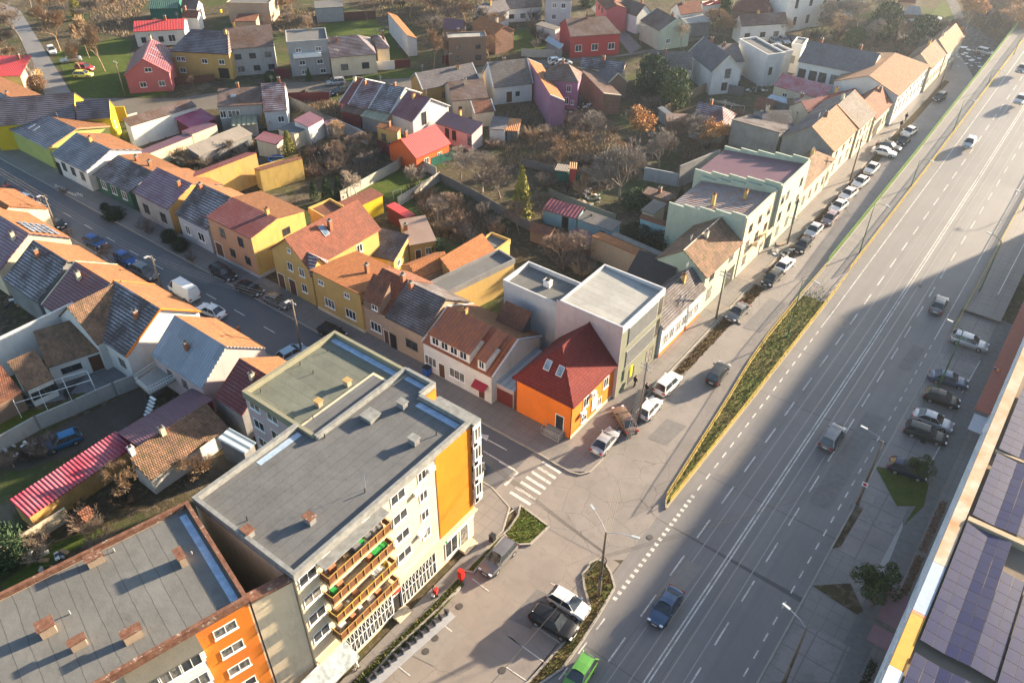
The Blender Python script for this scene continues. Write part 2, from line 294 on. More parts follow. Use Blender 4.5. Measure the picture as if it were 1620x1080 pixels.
# ---------------------------------------------------------------- ground and roads
def zb(y): return 0.0 if y < 98 else (y - 98) * .028 if y < 150 else 1.456 + (y - 150) * .045
def struct(name, mb, mat, kind='structure'): return tag(mb.build(name, mat), kind=kind)
def flat(name, pts, z, mat, **k):
    m = MB(); m.poly([tuple(at(p, z)) for p in pts]); me = m.mesh(name, mat)
    if me.polygons[0].normal.z < 0: me.flip_normals()
    return tag(link(name, me), kind=k.get('kind', 'structure'))
def slab(name, pts, z0, z1, mat):
    m = MB(); m.prism([tuple(at(p))[:2] for p in pts], z0, z1); return tag(m.build(name, mat), kind='structure')
m = MB(); G0 = 3000
for (x0, x1, y0, y1) in ((-G0, G0, -G0, G0),): m.poly([(x0, y0, 0), (x1, y0, 0), (x1, y1, 0), (x0, y1, 0)])
struct('ground', m, SOIL)
# boulevard with its ramp
ys = [-60, 40, 98, 110, 125, 150, 180, 220, 270, 340, 420]
m = MB()
for a, b in zip(ys, ys[1:]): m.poly([(-20.5, a, zb(a) + .012), (-4.9, a, zb(a) + .012), (-4.9, b, zb(b) + .012), (-20.5, b, zb(b) + .012)])
struct('boulevard_road', m, ROAD)
m = MB()
for a, b in zip(ys[2:], ys[3:]):
    p = lambda x, y, dz: (x, y, zb(y) + dz)
    m.poly([p(-23.9, a, .14), p(-20.5, a, .14), p(-20.5, b, .14), p(-23.9, b, .14)])
    m.poly([p(-20.5, a, .0), p(-20.5, b, 0), p(-20.5, b, .14), p(-20.5, a, .14)][::-1])
    m.poly([(-23.9, a, -.2), (-23.9, b, -.2), p(-23.9, b, .14), p(-23.9, a, .14)][::-1])
struct('ramp_pavement', m, PAVE)
m = MB()
for a, b in zip(ys[3:], ys[4:]):
    m.poly([p(-4.9, a, .12), p(0, a, .12), p(0, b, .12), p(-4.9, b, .12)])
    m.poly([(0, a, -.1), (0, b, -.1), p(0, b, .12), p(0, a, .12)])
struct('ramp_pavement', m, PAVE)
# side street, junction, cross street
flat('side_street', [(-30.6, 50), (-20.5, 50), (-20.5, 109.5), (-23.9, 110), (-23.9, 222), (-22, 262), (-30, 262), (-33, 222), (-30.6, 205)], .008, ROAD2)
flat('junction_road', [(-36, 45.2), (-32.5, 44.4), (-31.4, 43.6), (-28.8, 44.6), (-21.8, 45), (-20.5, 46), (-20.5, 56), (-29.4, 56), (-29.5, 53.4), (-31, 52.4), (-36, 52.5)], .016, ROAD2)
flat('cross_street', [(-420, 45.3), (-36, 45.3), (-36, 52.5), (-420, 52.5)], .012, ROAD3)
flat('car_park', [(-31.9, -40), (-20.6, -40), (-20.6, 45.4), (-31.9, 45.4)], .006, LOT)
# pavements
slab('pavement', [(-420, 52.5), (-35.2, 52.5), (-31, 52.5), (-29.5, 53.5), (-29.4, 56.3), (-30.8, 57.2), (-30.6, 205), (-33.4, 222), (-36, 222), (-36, 56.6), (-420, 56.6)], -.1, .12, PAVE)
slab('pavement', [(-420, 40.9), (-53, 40.9), (-53, 38), (-36, 38), (-33.2, 38), (-33.2, 0), (-32.1, 0), (-32.1, 41.5), (-33.3, 44.3), (-36.4, 45.3), (-420, 45.3)], -.1, .11, PAVE)
slab('pavement', [(-4.9, -40), (-4.9, 111), (4, 111), (4, -40)], -.1, .10, PAVE)
flat('footway', [(-.3, -40), (1.9, -40), (1.9, 111), (-.3, 111)], .114, plain('footway paving', (.15, .145, .14), .9, var=.15))
for nm, pts in (('parking_bay', ['12:1110,130', '12:1345,205', '12:1240,400', '12:1100,330', '12:960,430', '12:910,455', '12:1020,330']), ('parking_bay', ['12:900,470', '12:1180,620', '12:1020,870', '12:715,835', '12:800,660']),
                ('parking_bay', ['12:710,845', '12:840,1080', '12:700,1080', '12:560,1080']), ('parking_bay', ['16:640,0', '16:840,0', '16:870,90', '16:720,400', '16:440,260']), ('parking_bay', ['v:430,100', 'v:530,130', 'v:640,200', 'v:740,150', 'v:640,560', 'v:210,500', 'v:330,290']),
                ('parking_bay', ['16:220,690', '16:560,860', '16:470,1075', '16:60,1075'])):
    flat(nm, pts, .121, BAY)
flat('concrete_patch', ['16:880,90', '16:880,130', '16:770,400', '16:715,405', '16:790,260'], .126, plain('pale concrete', (.33, .32, .31), .9))
# kerbs
def kerb(pts, w=.16, z=.16, mat=None, name='kerb'):
    m = MB(); P = [at(p) for p in pts]
    for a, b in zip(P, P[1:]):
        d = (b - a); n = Vector((-d.y, d.x, 0)).normalized() * w / 2; e = d.normalized() * w * .4
        m.prism([tuple(x)[:2] for x in (a - e + n, b + e + n, b + e - n, a - e - n)], -.05, z + rnd.random() * .003)
    return tag(m.build(name, mat or KERB), kind='structure')
kerb([(-420, 52.45), (-35.2, 52.45), (-33, 52.35), (-31, 52.35), (-30, 52.7), (-29.4, 53.6), (-29.3, 56.2), (-30.6, 57.2), (-30.55, 130), (-30.55, 205)], .16, .15)
kerb([(-420, 45.35), (-36.4, 45.4), (-33.3, 44.4), (-32, 41.5), (-32, 0)], .16, .14)
kerb([(-4.85, -40), (-4.85, 100)], .18, .16)
kerb([(-20.45, 109.5), (-20.45, 125)], .2, .2, YEL)
ISL = [(-20.35, 54.2), (-20.9, 55.2), (-22.4, 72.6), (-23.3, 81.7), (-23.65, 88), (-23.75, 98), (-23.6, 109.2), (-20.3, 109.4), (-20.25, 74)]
m = MB(); pts = [(x, y) for x, y in ISL]; m.prism(pts, -.05, .2); struct('traffic_island', m, SCRUB)
kerb(ISL + [ISL[0]], .14, .24, plaster('chipped yellow kerb', (.36, .3, .13), .6, (.3, .28, .24)), 'island_kerb')
LI = ['15:500,385', '15:470,420', '15:480,500', '15:512,610', '15:400,790', '15:140,1078', '15:100,1100', '15:190,1100', '15:340,1000', '15:450,850', '15:560,680', '15:665,500', '15:640,410', '15:600,345', '15:560,330', '15:520,350']
slab('traffic_island', LI, -.05, .14, SCRUB); kerb(LI + [LI[0]], .2, .19)
LJ = ['15:-300,370', '15:-40,165', '15:-20,140', '15:70,50', '15:100,0', '15:260,125', '15:150,232', '15:60,245', '15:-10,190', '15:-120,260', '15:-250,390']
LJ = ['14:1300,400', '14:1500,200', '14:1560,150', '14:1620,60', '15:90,0', '15:262,128', '15:150,236', '15:70,240', '15:10,200', '14:1540,180', '14:1345,410']
slab('planting_bed', LJ, -.05, .14, LAWN); kerb(LJ + [LJ[0]], .18, .19)
LK = ['14:600,1090', '14:1060,650', '14:1250,455', '14:1290,480', '14:1110,680', '14:720,1060', '14:690,1090']
slab('planting_bed', LK, -.05, .15, LAWN); kerb(['14:1262,505', '14:1150,620', '14:1000,760', '14:850,900', '14:700,1070'], .2, .3)
# painted lines
pm = MB()
def line(x0, y0, x1, y1, w=.14, dz=.02):
    d = Vector((x1 - x0, y1 - y0, 0)); n = Vector((-d.y, d.x, 0)).normalized() * w / 2
    k = max(1, int(d.length / 12)) if max(y0, y1) > 95 else 1
    for i in range(k):
        a = Vector((x0, y0, 0)) + d * (i / k); b = Vector((x0, y0, 0)) + d * ((i + 1) / k)
        q = [Vector((*(a + n)[:2], zb(a.y) + dz)), Vector((*(b + n)[:2], zb(b.y) + dz)), Vector((*(b - n)[:2], zb(b.y) + dz)), Vector((*(a - n)[:2], zb(a.y) + dz))]
        if (q[1] - q[0]).cross(q[2] - q[1]).z < 0: q = q[::-1]
        pm.poly(q)
line(-12.62, -50, -12.62, 330, .14); line(-12.28, -50, -12.28, 330, .14)
y = -48.
while y < 330:
    line(-16.05, y, -16.05, y + 2.9, .15); line(-9.35, y + 1.5, -9.35, y + 4.4, .15); y += 5.6
y = 58.5
while y < 94: line(-18.9, y, -18.9, y + .95, .14); y += 2.0
line(-18.9, 94.5, -18.9, 330, .13)
y = 41.6
while y < 57.5: line(-18.9, y, -18.9, y + .36, .4); y += .78
for y0 in (29, 32, 35, 38): line(-18.55, y0, -18.55, y0 + 1.4, .13)
y = -40
while y < 100: line(-6.05, y, -6.05, y + 1.0, .13); y += 2.1
line(-6.05, 101, -6.05, 330, .13)
y = -118.
x = -140.
while x < -45: pm.poly([(x, 48.93, .021), (x + 2.3, 48.93, .021), (x + 2.3, 49.07, .021), (x, 49.07, .021)]); x += 6.2
def pl(a, b, w=.14, z=.024):
    a = at(a); b = at(b); line(a.x, a.y, b.x, b.y, w, z)
for i in range(7):  # zebra
    a = at('11:%d,%d' % (225 - i * 33, 810 + i * 31)); b = at('11:%d,%d' % (335 - i * 30.5, 880 + i * 32)); line(a.x, a.y, b.x, b.y, .36, .026)
pl('11:-5,955', '11:75,875', .3); pl('11:75,875', '11:-40,810', .12); pl('10:1600,860', '10:1405,745'); pl('10:1370,725', '10:1340,708')
pl('10:1550,740', '10:1435,678', .14); a = [at(s, .025) for s in ('10:1360,632', '10:1440,650', '10:1428,684')]; pm.poly(a if (a[1] - a[0]).cross(a[2] - a[1]).z > 0 else a[::-1])
for s, e in (('14:1340,445', '14:1440,520'), ('14:1150,715', '14:1215,765'), ('14:890,980', '14:960,1035'), ('15:275,470', '15:330,500'), ('15:190,740', '15:330,835'), ('15:10,790', '15:240,955'), ('15:0,980', '15:140,1075'), ('14:1290,30', '14:1490,165'), ('15:15,50', '15:80,0'), ('14:1555,790', '14:1640,855')):
    pl(s, e, .11)
pl('12:1350,200', '12:1240,395', .12, .13); pl('12:1115,700', '12:1030,860', .1, .13)
tag(pm.build('road_markings', PAINT), kind='structure')
# tram rails in the carriageway
m = MB()
for x in (-15.1, -13.65, -11.3, -9.9):
    for a, b in zip(ys, ys[1:]): m.poly([(x - .045, a, zb(a) + .017), (x + .045, a, zb(a) + .017), (x + .045, b, zb(b) + .017), (x - .045, b, zb(b) + .017)])
struct('tram_rails', m, plain('rail steel', (.3, .28, .26), .4, .5))
m = MB()
for y0 in (36, 52.5, 61, 77.5, 88, 103):
    m.poly([(-20.4, y0, zb(y0) + .0145), (-4.9, y0 + rnd.uniform(-.6, .6), zb(y0) + .0145), (-4.9, y0 + .07, zb(y0) + .0145), (-20.4, y0 + .07, zb(y0) + .0145)])
struct('road_joints', m, plain('tar joint faded', (.09, .088, .088), .9))
# patches of newer and older asphalt
for i, (x0, y0, x1, y1, mt) in enumerate(((-11.4, 18, -9.2, 31, 0), (-18.2, 62, -16.3, 70, 1), (-8.9, 64, -6.5, 82, 0), (-17.9, 96, -15.6, 111, 1), (-27, 62, -24.4, 66.5, 0), (-29.3, 70, -26.8, 76, 1), (-8.2, 92, -6.4, 99, 0), (-28.6, 8, -25.6, 13, 0), (-30, 26, -27.5, 31, 1), (-25.5, 34, -23, 38.5, 0), (-70, 46.2, -62, 48.3, 1), (-104, 49.8, -92, 52.2, 0), (-52, 49.5, -45, 51.8, 1), (-27.3, 88, -24.6, 97, 0), (-16.0, 44, -14.0, 50, 1))):
    flat('asphalt_patch', [(x0, y0), (x1 - .3, y0 + .4), (x1, y1), (x0 + .2, y1 - .3)], .0185 + .0004 * i, (plain('newer dark asphalt', (.135, .13, .13), .7, var=.15), plain('older pale asphalt', (.2, .185, .17), .8))[mt])
# gravelly planting strip by the side street, lawns, courts, far streets
flat('planting_strip', [(-30.2, 72), (-29, 72), (-28.7, 96), (-28.9, 150), (-29.2, 200), (-30.3, 200)], .02, earth('strip soil', (.06, .045, .025), (.085, .07, .03), (.2, .13, .06), 1.2))
flat('driveway', [(-33.3, 98.5), (-28.2, 98.5), (-28.2, 102), (-33.3, 102)], .135, LOT); flat('driveway', [(-33.3, 110), (-28.4, 110), (-28.4, 114), (-33.3, 114)], .135, LOT); flat('driveway', [(-33.3, 88.5), (-27.6, 88.5), (-27.6, 91), (-33.3, 91)], .135, LOT)
flat('lawn', ['6:560,215', '6:895,30', '6:1120,95', '6:880,255', '6:790,190'], .02, LAWN); flat('lawn', ['6:1130,110', '6:1320,190', '6:1300,330', '6:1100,420', '6:960,330', '6:880,260'], .02, earth('shabby lawn', (.045, .075, .018), (.07, .085, .025), (.11, .085, .05), .5))
flat('lawn', ['2:400,150', '2:740,120', '2:830,190', '2:930,370', '2:880,390', '2:560,240', '2:420,220'], .02, LAWN); flat('lawn', ['1:330,320', '1:560,270', '1:700,230', '1:810,240', '1:770,420', '1:1030,580', '1:540,600', '1:440,560'], .02, LAWN)
flat('verge', ['2:180,500', '2:440,500', '2:760,450', '2:1010,430', '2:1010,475', '2:760,480', '2:560,500'], .022, LAWN)
flat('street', ['1:-400,900', '1:160,600', '1:1090,600', '2:200,505', '2:600,495', '2:1000,475', '3:0,380', '3:700,335', '3:900,300', '4:-300,190', '4:-300,230', '3:800,330', '3:400,390', '2:1000,540', '2:560,580', '2:190,615', '1:1090,690', '1:600,700', '1:100,690', '1:-400,1010'], .014, asphalt('dusty lane', (.13, .115, .095), .4, .5, 2))
flat('street', ['1:-40,0', '1:120,60', '1:250,270', '1:440,575', '1:275,580', '1:120,230', '1:20,80', '1:-200,-60'], .024, asphalt('pale lane', (.17, .165, .165), .5, .3, 2))
flat('street', ['3:520,-40', '3:620,20', '3:740,200', '3:830,290', '3:760,330', '3:640,180', '3:500,30'], .024, asphalt('grey lane', (.15, .145, .14), .5, .3, 2))
flat('street', ['1:300,0', '1:820,-10', '1:830,20', '1:300,60'], .024, DIRT)
flat('courtyard', ['d:170,590', 'd:700,480', 'd:560,420', 'd:600,330', 'd:900,240', 'd:1000,100', 'd:1200,100', 'd:1440,240', 'd:1130,420', 'd:700,420'], .02, COURT)
flat('lawn', ['d:-60,690', 'd:210,630', 'd:560,560', 'd:760,480', 'd:870,410', 'd:1030,425', 'd:640,650', 'd:430,760', 'd:-60,1030'], .026, earth('yellow-green lawn', (.05, .085, .012), (.09, .1, .015), (.12, .09, .02), .5))  # a yellower green than the short grass
flat('courtyard', ['d:-60,1180', 'd:440,860', 'd:1500,370', 'd:1600,430', 'd:1600,560', 'd:1300,800', 'd:760,1080', 'd:200,1250'], .018, earth('muddy yard', (.07, .062, .055), (.09, .08, .07), (.055, .05, .035), .4))
flat('lawn', ['13:0,480', '13:330,230', '13:600,120', '13:640,160', '13:300,360', '13:60,520'], .02, LAWN)
flat('car_park', ['4:820,160', '4:1010,180', '4:1060,230', '4:960,290', '4:800,260'], .02, asphalt('pale yard', (.24, .22, .2), .3, .3)); flat('waste_ground', ['n:880,500', 'n:1100,250', 'n:1250,300', 'n:1500,400', 'n:1330,560', 'n:1120,900', 'n:1010,700'], .021, GRAVEL)
flat('lawn', ['n:620,170', 'n:760,0', 'n:900,200', 'n:760,240'], .02, LAWN); flat('path', ['n:790,0', 'n:900,0', 'n:1000,230', 'n:1250,420', 'n:1100,480', 'n:900,260'], .026, GRAVEL)
flat('lawn', ['16:845,0', '16:960,0', '16:885,120', '12:1010,1080', '12:1040,940', '12:900,870', '12:715,840'], .13, LAWN); flat('planting_bed', ['16:590,0', '16:640,15', '16:500,250', '16:440,262'], .13, SOIL); flat('planting_bed', ['16:330,485', '16:560,470', '16:640,640', '16:600,660'], .128, SOIL)
flat('lawn', ['3:0,190', '3:120,180', '3:260,300', '3:0,320'], .02, LAWN); flat('lawn', ['m:150,320', 'm:340,320', 'm:330,430', 'm:200,440'], .02, LAWN); flat('lawn', ['2:1540,180', '3:0,180', '3:60,260', '2:1500,300'], .02, LAWN)
# melting ice and puddles on the waste ground
m = MB()
for i in range(26):
    c = at('n:%d,%d' % (rnd.uniform(920, 1180), rnd.uniform(500, 760)), .03); r = rnd.uniform(.2, .75)
    m.poly([(c.x + r * rnd.uniform(.6, 1.3) * math.cos(t * 1.047), c.y + r * rnd.uniform(.5, 1) * math.sin(t * 1.047), .031 + i * .0006) for t in range(6)])
tag(m.build('ice_patches', plain('wet ice', (.6, .62, .65), .25)), kind='stuff')
# manhole covers
mhm = MB(); mhm.prism([(.33 * math.cos(i * .524), .33 * math.sin(i * .524)) for i in range(12)], 0, .012); mhme = mhm.mesh('manhole_cover', plain('cast iron', (.06, .055, .05), .6))
for i, (s, lb) in enumerate((('x:1000,468', 'round manhole cover beside the chain of white squares'), ('14:1262,610', 'manhole cover near the top end of the bike racks'), ('14:1112,805', 'large manhole cover in the car park beside the bike racks'), ('14:1055,885', 'manhole cover nearest the bottom of the bike racks'), ('11:440,850', 'manhole cover at the rounded pavement corner'), ('12:1005,690', 'manhole cover behind the dark green parked estate car'), ('15:-20,1000', 'manhole cover among the parking bay lines'), ('4:770,620', 'manhole cover in the far side street'), ('8:985,740', 'manhole cover between the tram rails'))):
    z = .03 if i != 5 else .13
    tag(link('manhole_cover', mhme, None, tuple(at(s, z + (zb(at(s).y) if i == 8 else 0)))), lb, 'manhole cover', 'manhole covers')
# ---------------------------------------------------------------- building kit
_wc = {}
def win_mesh(kind, w, h):
    k = (kind, round(w, 2), round(h, 2))
    if k in _wc: return _wc[k]
    f = MB(); g = MB(); t = .07
    if kind in ('w', 'b'):   # frame proud of the wall, outside towards -y
        f.box(-w / 2, w / 2, -.05, .02, -.0, t); f.box(-w / 2, w / 2, -.05, .02, h - t, h); f.box(-w / 2, -w / 2 + t, -.05, .02, t, h - t); f.box(w / 2 - t, w / 2, -.05, .02, t, h - t)
        n = 2 if w < 1.9 else 3
        for i in range(1, n): f.box(-w / 2 + i * w / n - .03, -w / 2 + i * w / n + .03, -.048, .02, t, h - t)
        f.box(-w / 2 - .06, w / 2 + .06, -.14, .01, -.06, -.002)
        g.poly([(-w / 2 + t, -.02, t), (w / 2 - t, -.02, t), (w / 2 - t, -.02, h - t), (-w / 2 + t, -.02, h - t)])
    elif kind == 'd':
        f.box(-w / 2 - .05, w / 2 + .05, -.03, .02, -.05, 0); f.box(-w / 2 - .05, -w / 2, -.03, .02, 0, h); f.box(w / 2, w / 2 + .05, -.03, .02, 0, h); f.box(-w / 2 - .05, w / 2 + .05, -.03, .02, h, h + .05)
        f.box(-.025, .025, -.025, .015, 0, h)
        g.poly([(-w / 2, -.012, 0), (w / 2, -.012, 0), (w / 2, -.012, h), (-w / 2, -.012, h)])
    elif kind == 'door':
        f.box(-w / 2 - .08, -w / 2, -.04, .02, 0, h + .08); f.box(w / 2, w / 2 + .08, -.04, .02, 0, h + .08); f.box(-w / 2, w / 2, -.04, .02, h, h + .08)
        g.box(-w / 2, w / 2, -.02, .02, 0, h)
    _wc[k] = (f, g, k); return _wc[k]
_wm = {}
def window(parent, kind, w, h, M, fm=None, gm=None):
    f, g, k = win_mesh(kind, w, h); fm = fm or (FRAME if kind == 'w' else BROWNF); gm = gm or GLASS
    kk = k + (fm.name, gm.name)
    if kk not in _wm: _wm[kk] = (f.mesh('window', fm), g.mesh('pane', gm))
    nm = 'door' if kind == 'door' else 'window'
    o = link(nm, _wm[kk][0], parent, M); link('door_leaf' if kind == 'door' else 'pane', _wm[kk][1], o); return o
BROWNF = plain('brown window frame', (.12, .075, .05), .6); DOORC = plain('brown door leaf', (.1, .045, .025), .6); GATEC = plain('dark red gate', (.13, .02, .02), .6)
_chm = {}
def chimney(parent, x, y, z, h=1.2, a=.5, b=.5, kind='brick', name='chimney'):
    k = (round(h, 1), a, b, kind)
    if k not in _chm:
        m = MB(); m.box(-a / 2, a / 2, -b / 2, b / 2, -1.2, h, 0); m.box(-a / 2 - .06, a / 2 + .06, -b / 2 - .06, b / 2 + .06, h, h + .09, 1); m.box(-a / 4, a / 4, -b / 4, b / 4, h + .09, h + .3, 2)
        mm = {'brick': [BRICK, CONC, DARK], 'white': [W['white'], W['white'], DARK], 'sand': [W['sand'], CONC, DARK], 'ochre': [W['mustard'], BRICK, DARK]}[kind]
        _chm[k] = m.mesh('chimney', mm)
    return link(name, _chm[k], parent, (x, y, z))
CR_ = random.Random(21)
def bld(label, A, B, C, he, hr=None, d=None, D=None, hip=(0, 0), wall='cream', roof=None, oh=.35, eoh=.15, snap=None, wins=(), chim=(), sky=(), par=0, base=-.1, name='house', cat='house', L=None, th=.14, ridge=None, trim=None, fas=None, group=None, endw=None, backm=None):
    a = at(A, he); b = at(B, he)
    u = (b - a); u.z = 0; u.normalize()
    if snap == 'x': u = Vector((1, 0, 0)) * (1 if u.x > 0 else -1)
    elif snap == 'y': u = Vector((0, 1, 0)) * (1 if u.y > 0 else -1)
    elif snap is not None: u = Vector((math.cos(R(snap)), math.sin(R(snap)), 0)) if not isinstance(snap, bool) else u
    L = L or (b - a).dot(u); n = Vector((-u.y, u.x, 0))
    if C is not None:
        if hr is None:   # solve ridge height from the known half depth
            rr = ray(C); side = 1
            t = (a.dot(n) + d - 0) / rr.dot(n) if abs(rr.dot(n)) > 1e-6 else 0
            if t <= 0 or True:
                hr1 = CAM_Z + rr.z * t; hr = hr1
        else:
            c = at(C, hr); dd = (c - a).dot(n)
            while D is None and hr - he > .95 * dd and hr - he > .6 and dd > -4:
                hr -= .1; c = at(C, hr); dd = (c - a).dot(n)
            if dd < .6:
                if DEBUG: print('BLD WARN shallow', round(dd, 2), label)
                dd = 3.0
            d = dd if d is None else d
    D = 2 * d if D is None else (d + D)
    ang = math.atan2(u.y, u.x)
    if DEBUG: print('BLD %-60s L%.1f d%.1f D%.1f he%.1f hr%.1f ang%.0f at(%.1f,%.1f)' % (label[:60], L, d, D, he, hr, math.degrees(ang), a.x, a.y))
    root = empty(name, (a.x, a.y, 0), ang, label, cat, group)
    sl = (hr - he) / d if d > .01 else 0; back = D - d
    zk = hr - sl * back if back > .05 else hr
    if back > .05 and D > 2 * d + .3: zk = he
    w0, w1, e0, e1 = oh, D - (oh if back > .05 or oh > 0 else 0), eoh, L - eoh
    sb = (hr - zk) / back if back > .05 else 0
    zf = lambda t: (he + sl * t if t <= d else hr - sb * (t - d)) - th - .03
    # walls
    m = MB(); hA, hB = hip
    def wallpoly(p): m.poly(p)
    zA = he + (0) - th - .03 + sl * w0
    m.poly([(e0, w0, base), (e1, w0, base), (e1, w0, zf(w0)), (e0, w0, zf(w0))])
    m.poly([(e1, w1, base), (e0, w1, base), (e0, w1, zf(w1)), (e1, w1, zf(w1))])
    for x, hp, s in ((e0, hA, -1), (e1, hB, 1)):
        if hp > 0: q = [(x, w0, base), (x, w1, base), (x, w1, min(zf(w0), zf(w1))), (x, w0, min(zf(w0), zf(w1)))]
        elif back > .05: q = [(x, w0, base), (x, w1, base), (x, w1, zf(w1)), (x, d, zf(d)), (x, w0, zf(w0))]
        else: q = [(x, w0, base), (x, w1, base), (x, w1, zf(w1)), (x, w0, zf(w0))]
        m.poly(q if s > 0 else q[::-1])
    if endw: m.mi = [0, 0, 1, 1]
    m.build('wall', [W[wall] if isinstance(wall, str) else wall] + ([W[endw]] if endw else []), root)
    if trim:
        t_ = MB(); t_.box(e0 - .02, e1 + .03, w0 - .03, w0, base, .6); t_.box(e1, e1 + .03, w0, w1, base, .6); t_.build('plinth', W[trim], root)
    # roof
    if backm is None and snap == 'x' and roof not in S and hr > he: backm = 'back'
    rm = roof if not isinstance(roof, str) else (T.get(roof) or S.get(roof) or W.get(roof))
    m = MB()
    if par:
        m.poly([(0.02, 0.02, he - .05), (L - .02, .02, he - .05), (L - .02, D - .02, hr - .05), (.02, D - .02, hr - .05)])
        m.build('roof', rm, root)
        m = MB(); t = .18
        q = lambda x, y: he - .05 + sl * y if y <= d else hr - .05
        for (x0, x1, y0, y1) in ((0, L, 0, t), (0, L, D - t, D), (0, t, t, D - t), (L - t, L, t, D - t)): m.box(x0 - .02, x1 + .02, y0 - .02 if y0 < t else y0, y1 + .02 if y1 > D - t else y1, min(he, hr) - .4, max(he, hr) + par)
        m.build('parapet', W[fas] if fas else (W[wall] if isinstance(wall, str) else wall), root)
    else:
        for dz, flip in ((0, 0), (-th, 1)):
            if back > .05:
                P = dict(F0=(0, 0, he + dz), F1=(L, 0, he + dz), R0=(hA, d, hr + dz), R1=(L - hB, d, hr + dz), K0=(0, D, zk + dz), K1=(L, D, zk + dz))
                fs = [['F0', 'F1', 'R1', 'R0'], ['K1', 'K0', 'R0', 'R1']]
                if hA > 0: fs.append(['K0', 'F0', 'R0'])
                if hB > 0: fs.append(['F1', 'K1', 'R1'])
            else:
                P = dict(F0=(0, 0, he + dz), F1=(L, 0, he + dz), K1=(L, D, hr + dz), K0=(0, D, hr + dz)); fs = [['F0', 'F1', 'K1', 'K0']]
            for f in fs:
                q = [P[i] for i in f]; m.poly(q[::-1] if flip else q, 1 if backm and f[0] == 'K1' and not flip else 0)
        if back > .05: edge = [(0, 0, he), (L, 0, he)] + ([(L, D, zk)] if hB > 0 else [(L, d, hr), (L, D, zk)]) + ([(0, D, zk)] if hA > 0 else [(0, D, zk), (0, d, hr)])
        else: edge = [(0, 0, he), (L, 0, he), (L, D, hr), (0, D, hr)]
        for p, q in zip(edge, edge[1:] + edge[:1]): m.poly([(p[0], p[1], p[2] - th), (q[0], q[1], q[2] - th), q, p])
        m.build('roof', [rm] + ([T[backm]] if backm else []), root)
        if ridge and back > .05:
            g = MB()
            segs = [((hA, d, hr), (L - hB, d, hr))] + ([((0, 0, he), (hA, d, hr)), ((0, D, zk), (hA, d, hr))] if hA > 0 else []) + ([((L, 0, he), (L - hB, d, hr)), ((L, D, zk), (L - hB, d, hr))] if hB > 0 else [])
            for p, q in segs: g.tube(Vector(p) + Vector((0, 0, .02)), Vector(q) + Vector((0, 0, .02)), .08, .08, 6)
            g.build('ridge_cap', ridge, root)
        if fas:
            for x in (0, L):
                if (x == 0 and hA > 0) or (x == L and hB > 0): continue
                g = MB()
                pts = [(x, 0, he + .03), (x, d, hr + .03)] + ([(x, D, zk + .03)] if back > .05 else [])
                for p, q in zip(pts, pts[1:]):
                    s = .11
                    g.poly([(p[0] - s, p[1], p[2]), (p[0] + s, p[1], p[2]), (q[0] + s, q[1], q[2]), (q[0] - s, q[1], q[2])]); g.poly([(p[0] - s, p[1], p[2] - .2), (p[0] - s, p[1], p[2]), (q[0] - s, q[1], q[2]), (q[0] - s, q[1], q[2] - .2)]); g.poly([(p[0] + s, p[1], p[2] - .2), (p[0] + s, p[1], p[2]), (q[0] + s, q[1], q[2]), (q[0] + s, q[1], q[2] - .2)][::-1])
                g.build('verge_board', W[fas], root)
    # windows: (wall, kind, z, w, h, positions as fractions)
    for wdef in wins:
        side, kind, z, ww, hh, pos = wdef[:6]; fm = wdef[6] if len(wdef) > 6 else None; gm = wdef[7] if len(wdef) > 7 else None
        if kind == 'door' and gm is None: gm = DOORC; fm = fm or WHITE
        for f in pos:
            if side == 'F': M = Matrix.Translation((e0 + (e1 - e0) * f, w0 - .004, z))
            elif side == 'B': M = Matrix.Translation((e1 + .004, w0 + (w1 - w0) * f, z)) @ Matrix.Rotation(math.pi / 2, 4, 'Z')
            elif side == 'A': M = Matrix.Translation((e0 - .004, w1 - (w1 - w0) * f, z)) @ Matrix.Rotation(-math.pi / 2, 4, 'Z')
            else: M = Matrix.Translation((e1 - (e1 - e0) * f, w1 + .004, z)) @ Matrix.Rotation(math.pi, 4, 'Z')
            window(root, kind, ww, hh, M, fm, gm)
    if name == 'house' and not chim and (not isinstance(roof, str) or roof != 'burgundy'):
        chim = [(CR_.uniform(.15, .85), CR_.uniform(-.25, .1) * d, CR_.uniform(.6, 1.1), CR_.choice(('brick', 'brick', 'sand', 'ochre')))]
        if CR_.random() < .6:
            fx = CR_.uniform(.1, .9); g = MB(); g.tube((L * fx, d, hr - .2), (L * fx, d, hr + 1.5), .02, k=4)
            for i in range(4): g.tube((L * fx - .4, d, hr + .9 + .16 * i), (L * fx + .4, d, hr + .9 + .16 * i), .012, k=3)
            g.build('aerial', GALV, root)
    for cdef in chim:
        fx, ty, h = cdef[:3]; k = cdef[3] if len(cdef) > 3 else 'brick'; aa, bb = (cdef[4], cdef[5]) if len(cdef) > 5 else (.5, .5)
        y = d + ty; chimney(root, L * fx, y, zf(y) + th, h, aa, bb, k)
    for fx, ft, ww, hh in sky:
        y = d * ft; M = Matrix.Translation((L * fx, y, he + sl * y + .02)) @ Matrix.Rotation(math.atan2(hr - he, d), 4, 'X')
        g = MB(); g.box(-ww / 2, ww / 2, 0, hh, 0, .07); o = g.build('skylight', GALV, root); o.matrix_local = M
        g = MB(); g.poly([(-ww / 2 + .07, .07, .075), (ww / 2 - .07, .07, .075), (ww / 2 - .07, hh - .07, .075), (-ww / 2 + .07, hh - .07, .075)]); g.build('pane', GLASSB, o)
    return root
GLASSB = glassy('sky tinted glass', (.1, .14, .2), .15)  # blue of the reflected sky painted into the base colour
import os
DEBUG = bool(os.environ.get('SCENE_DEBUG'))
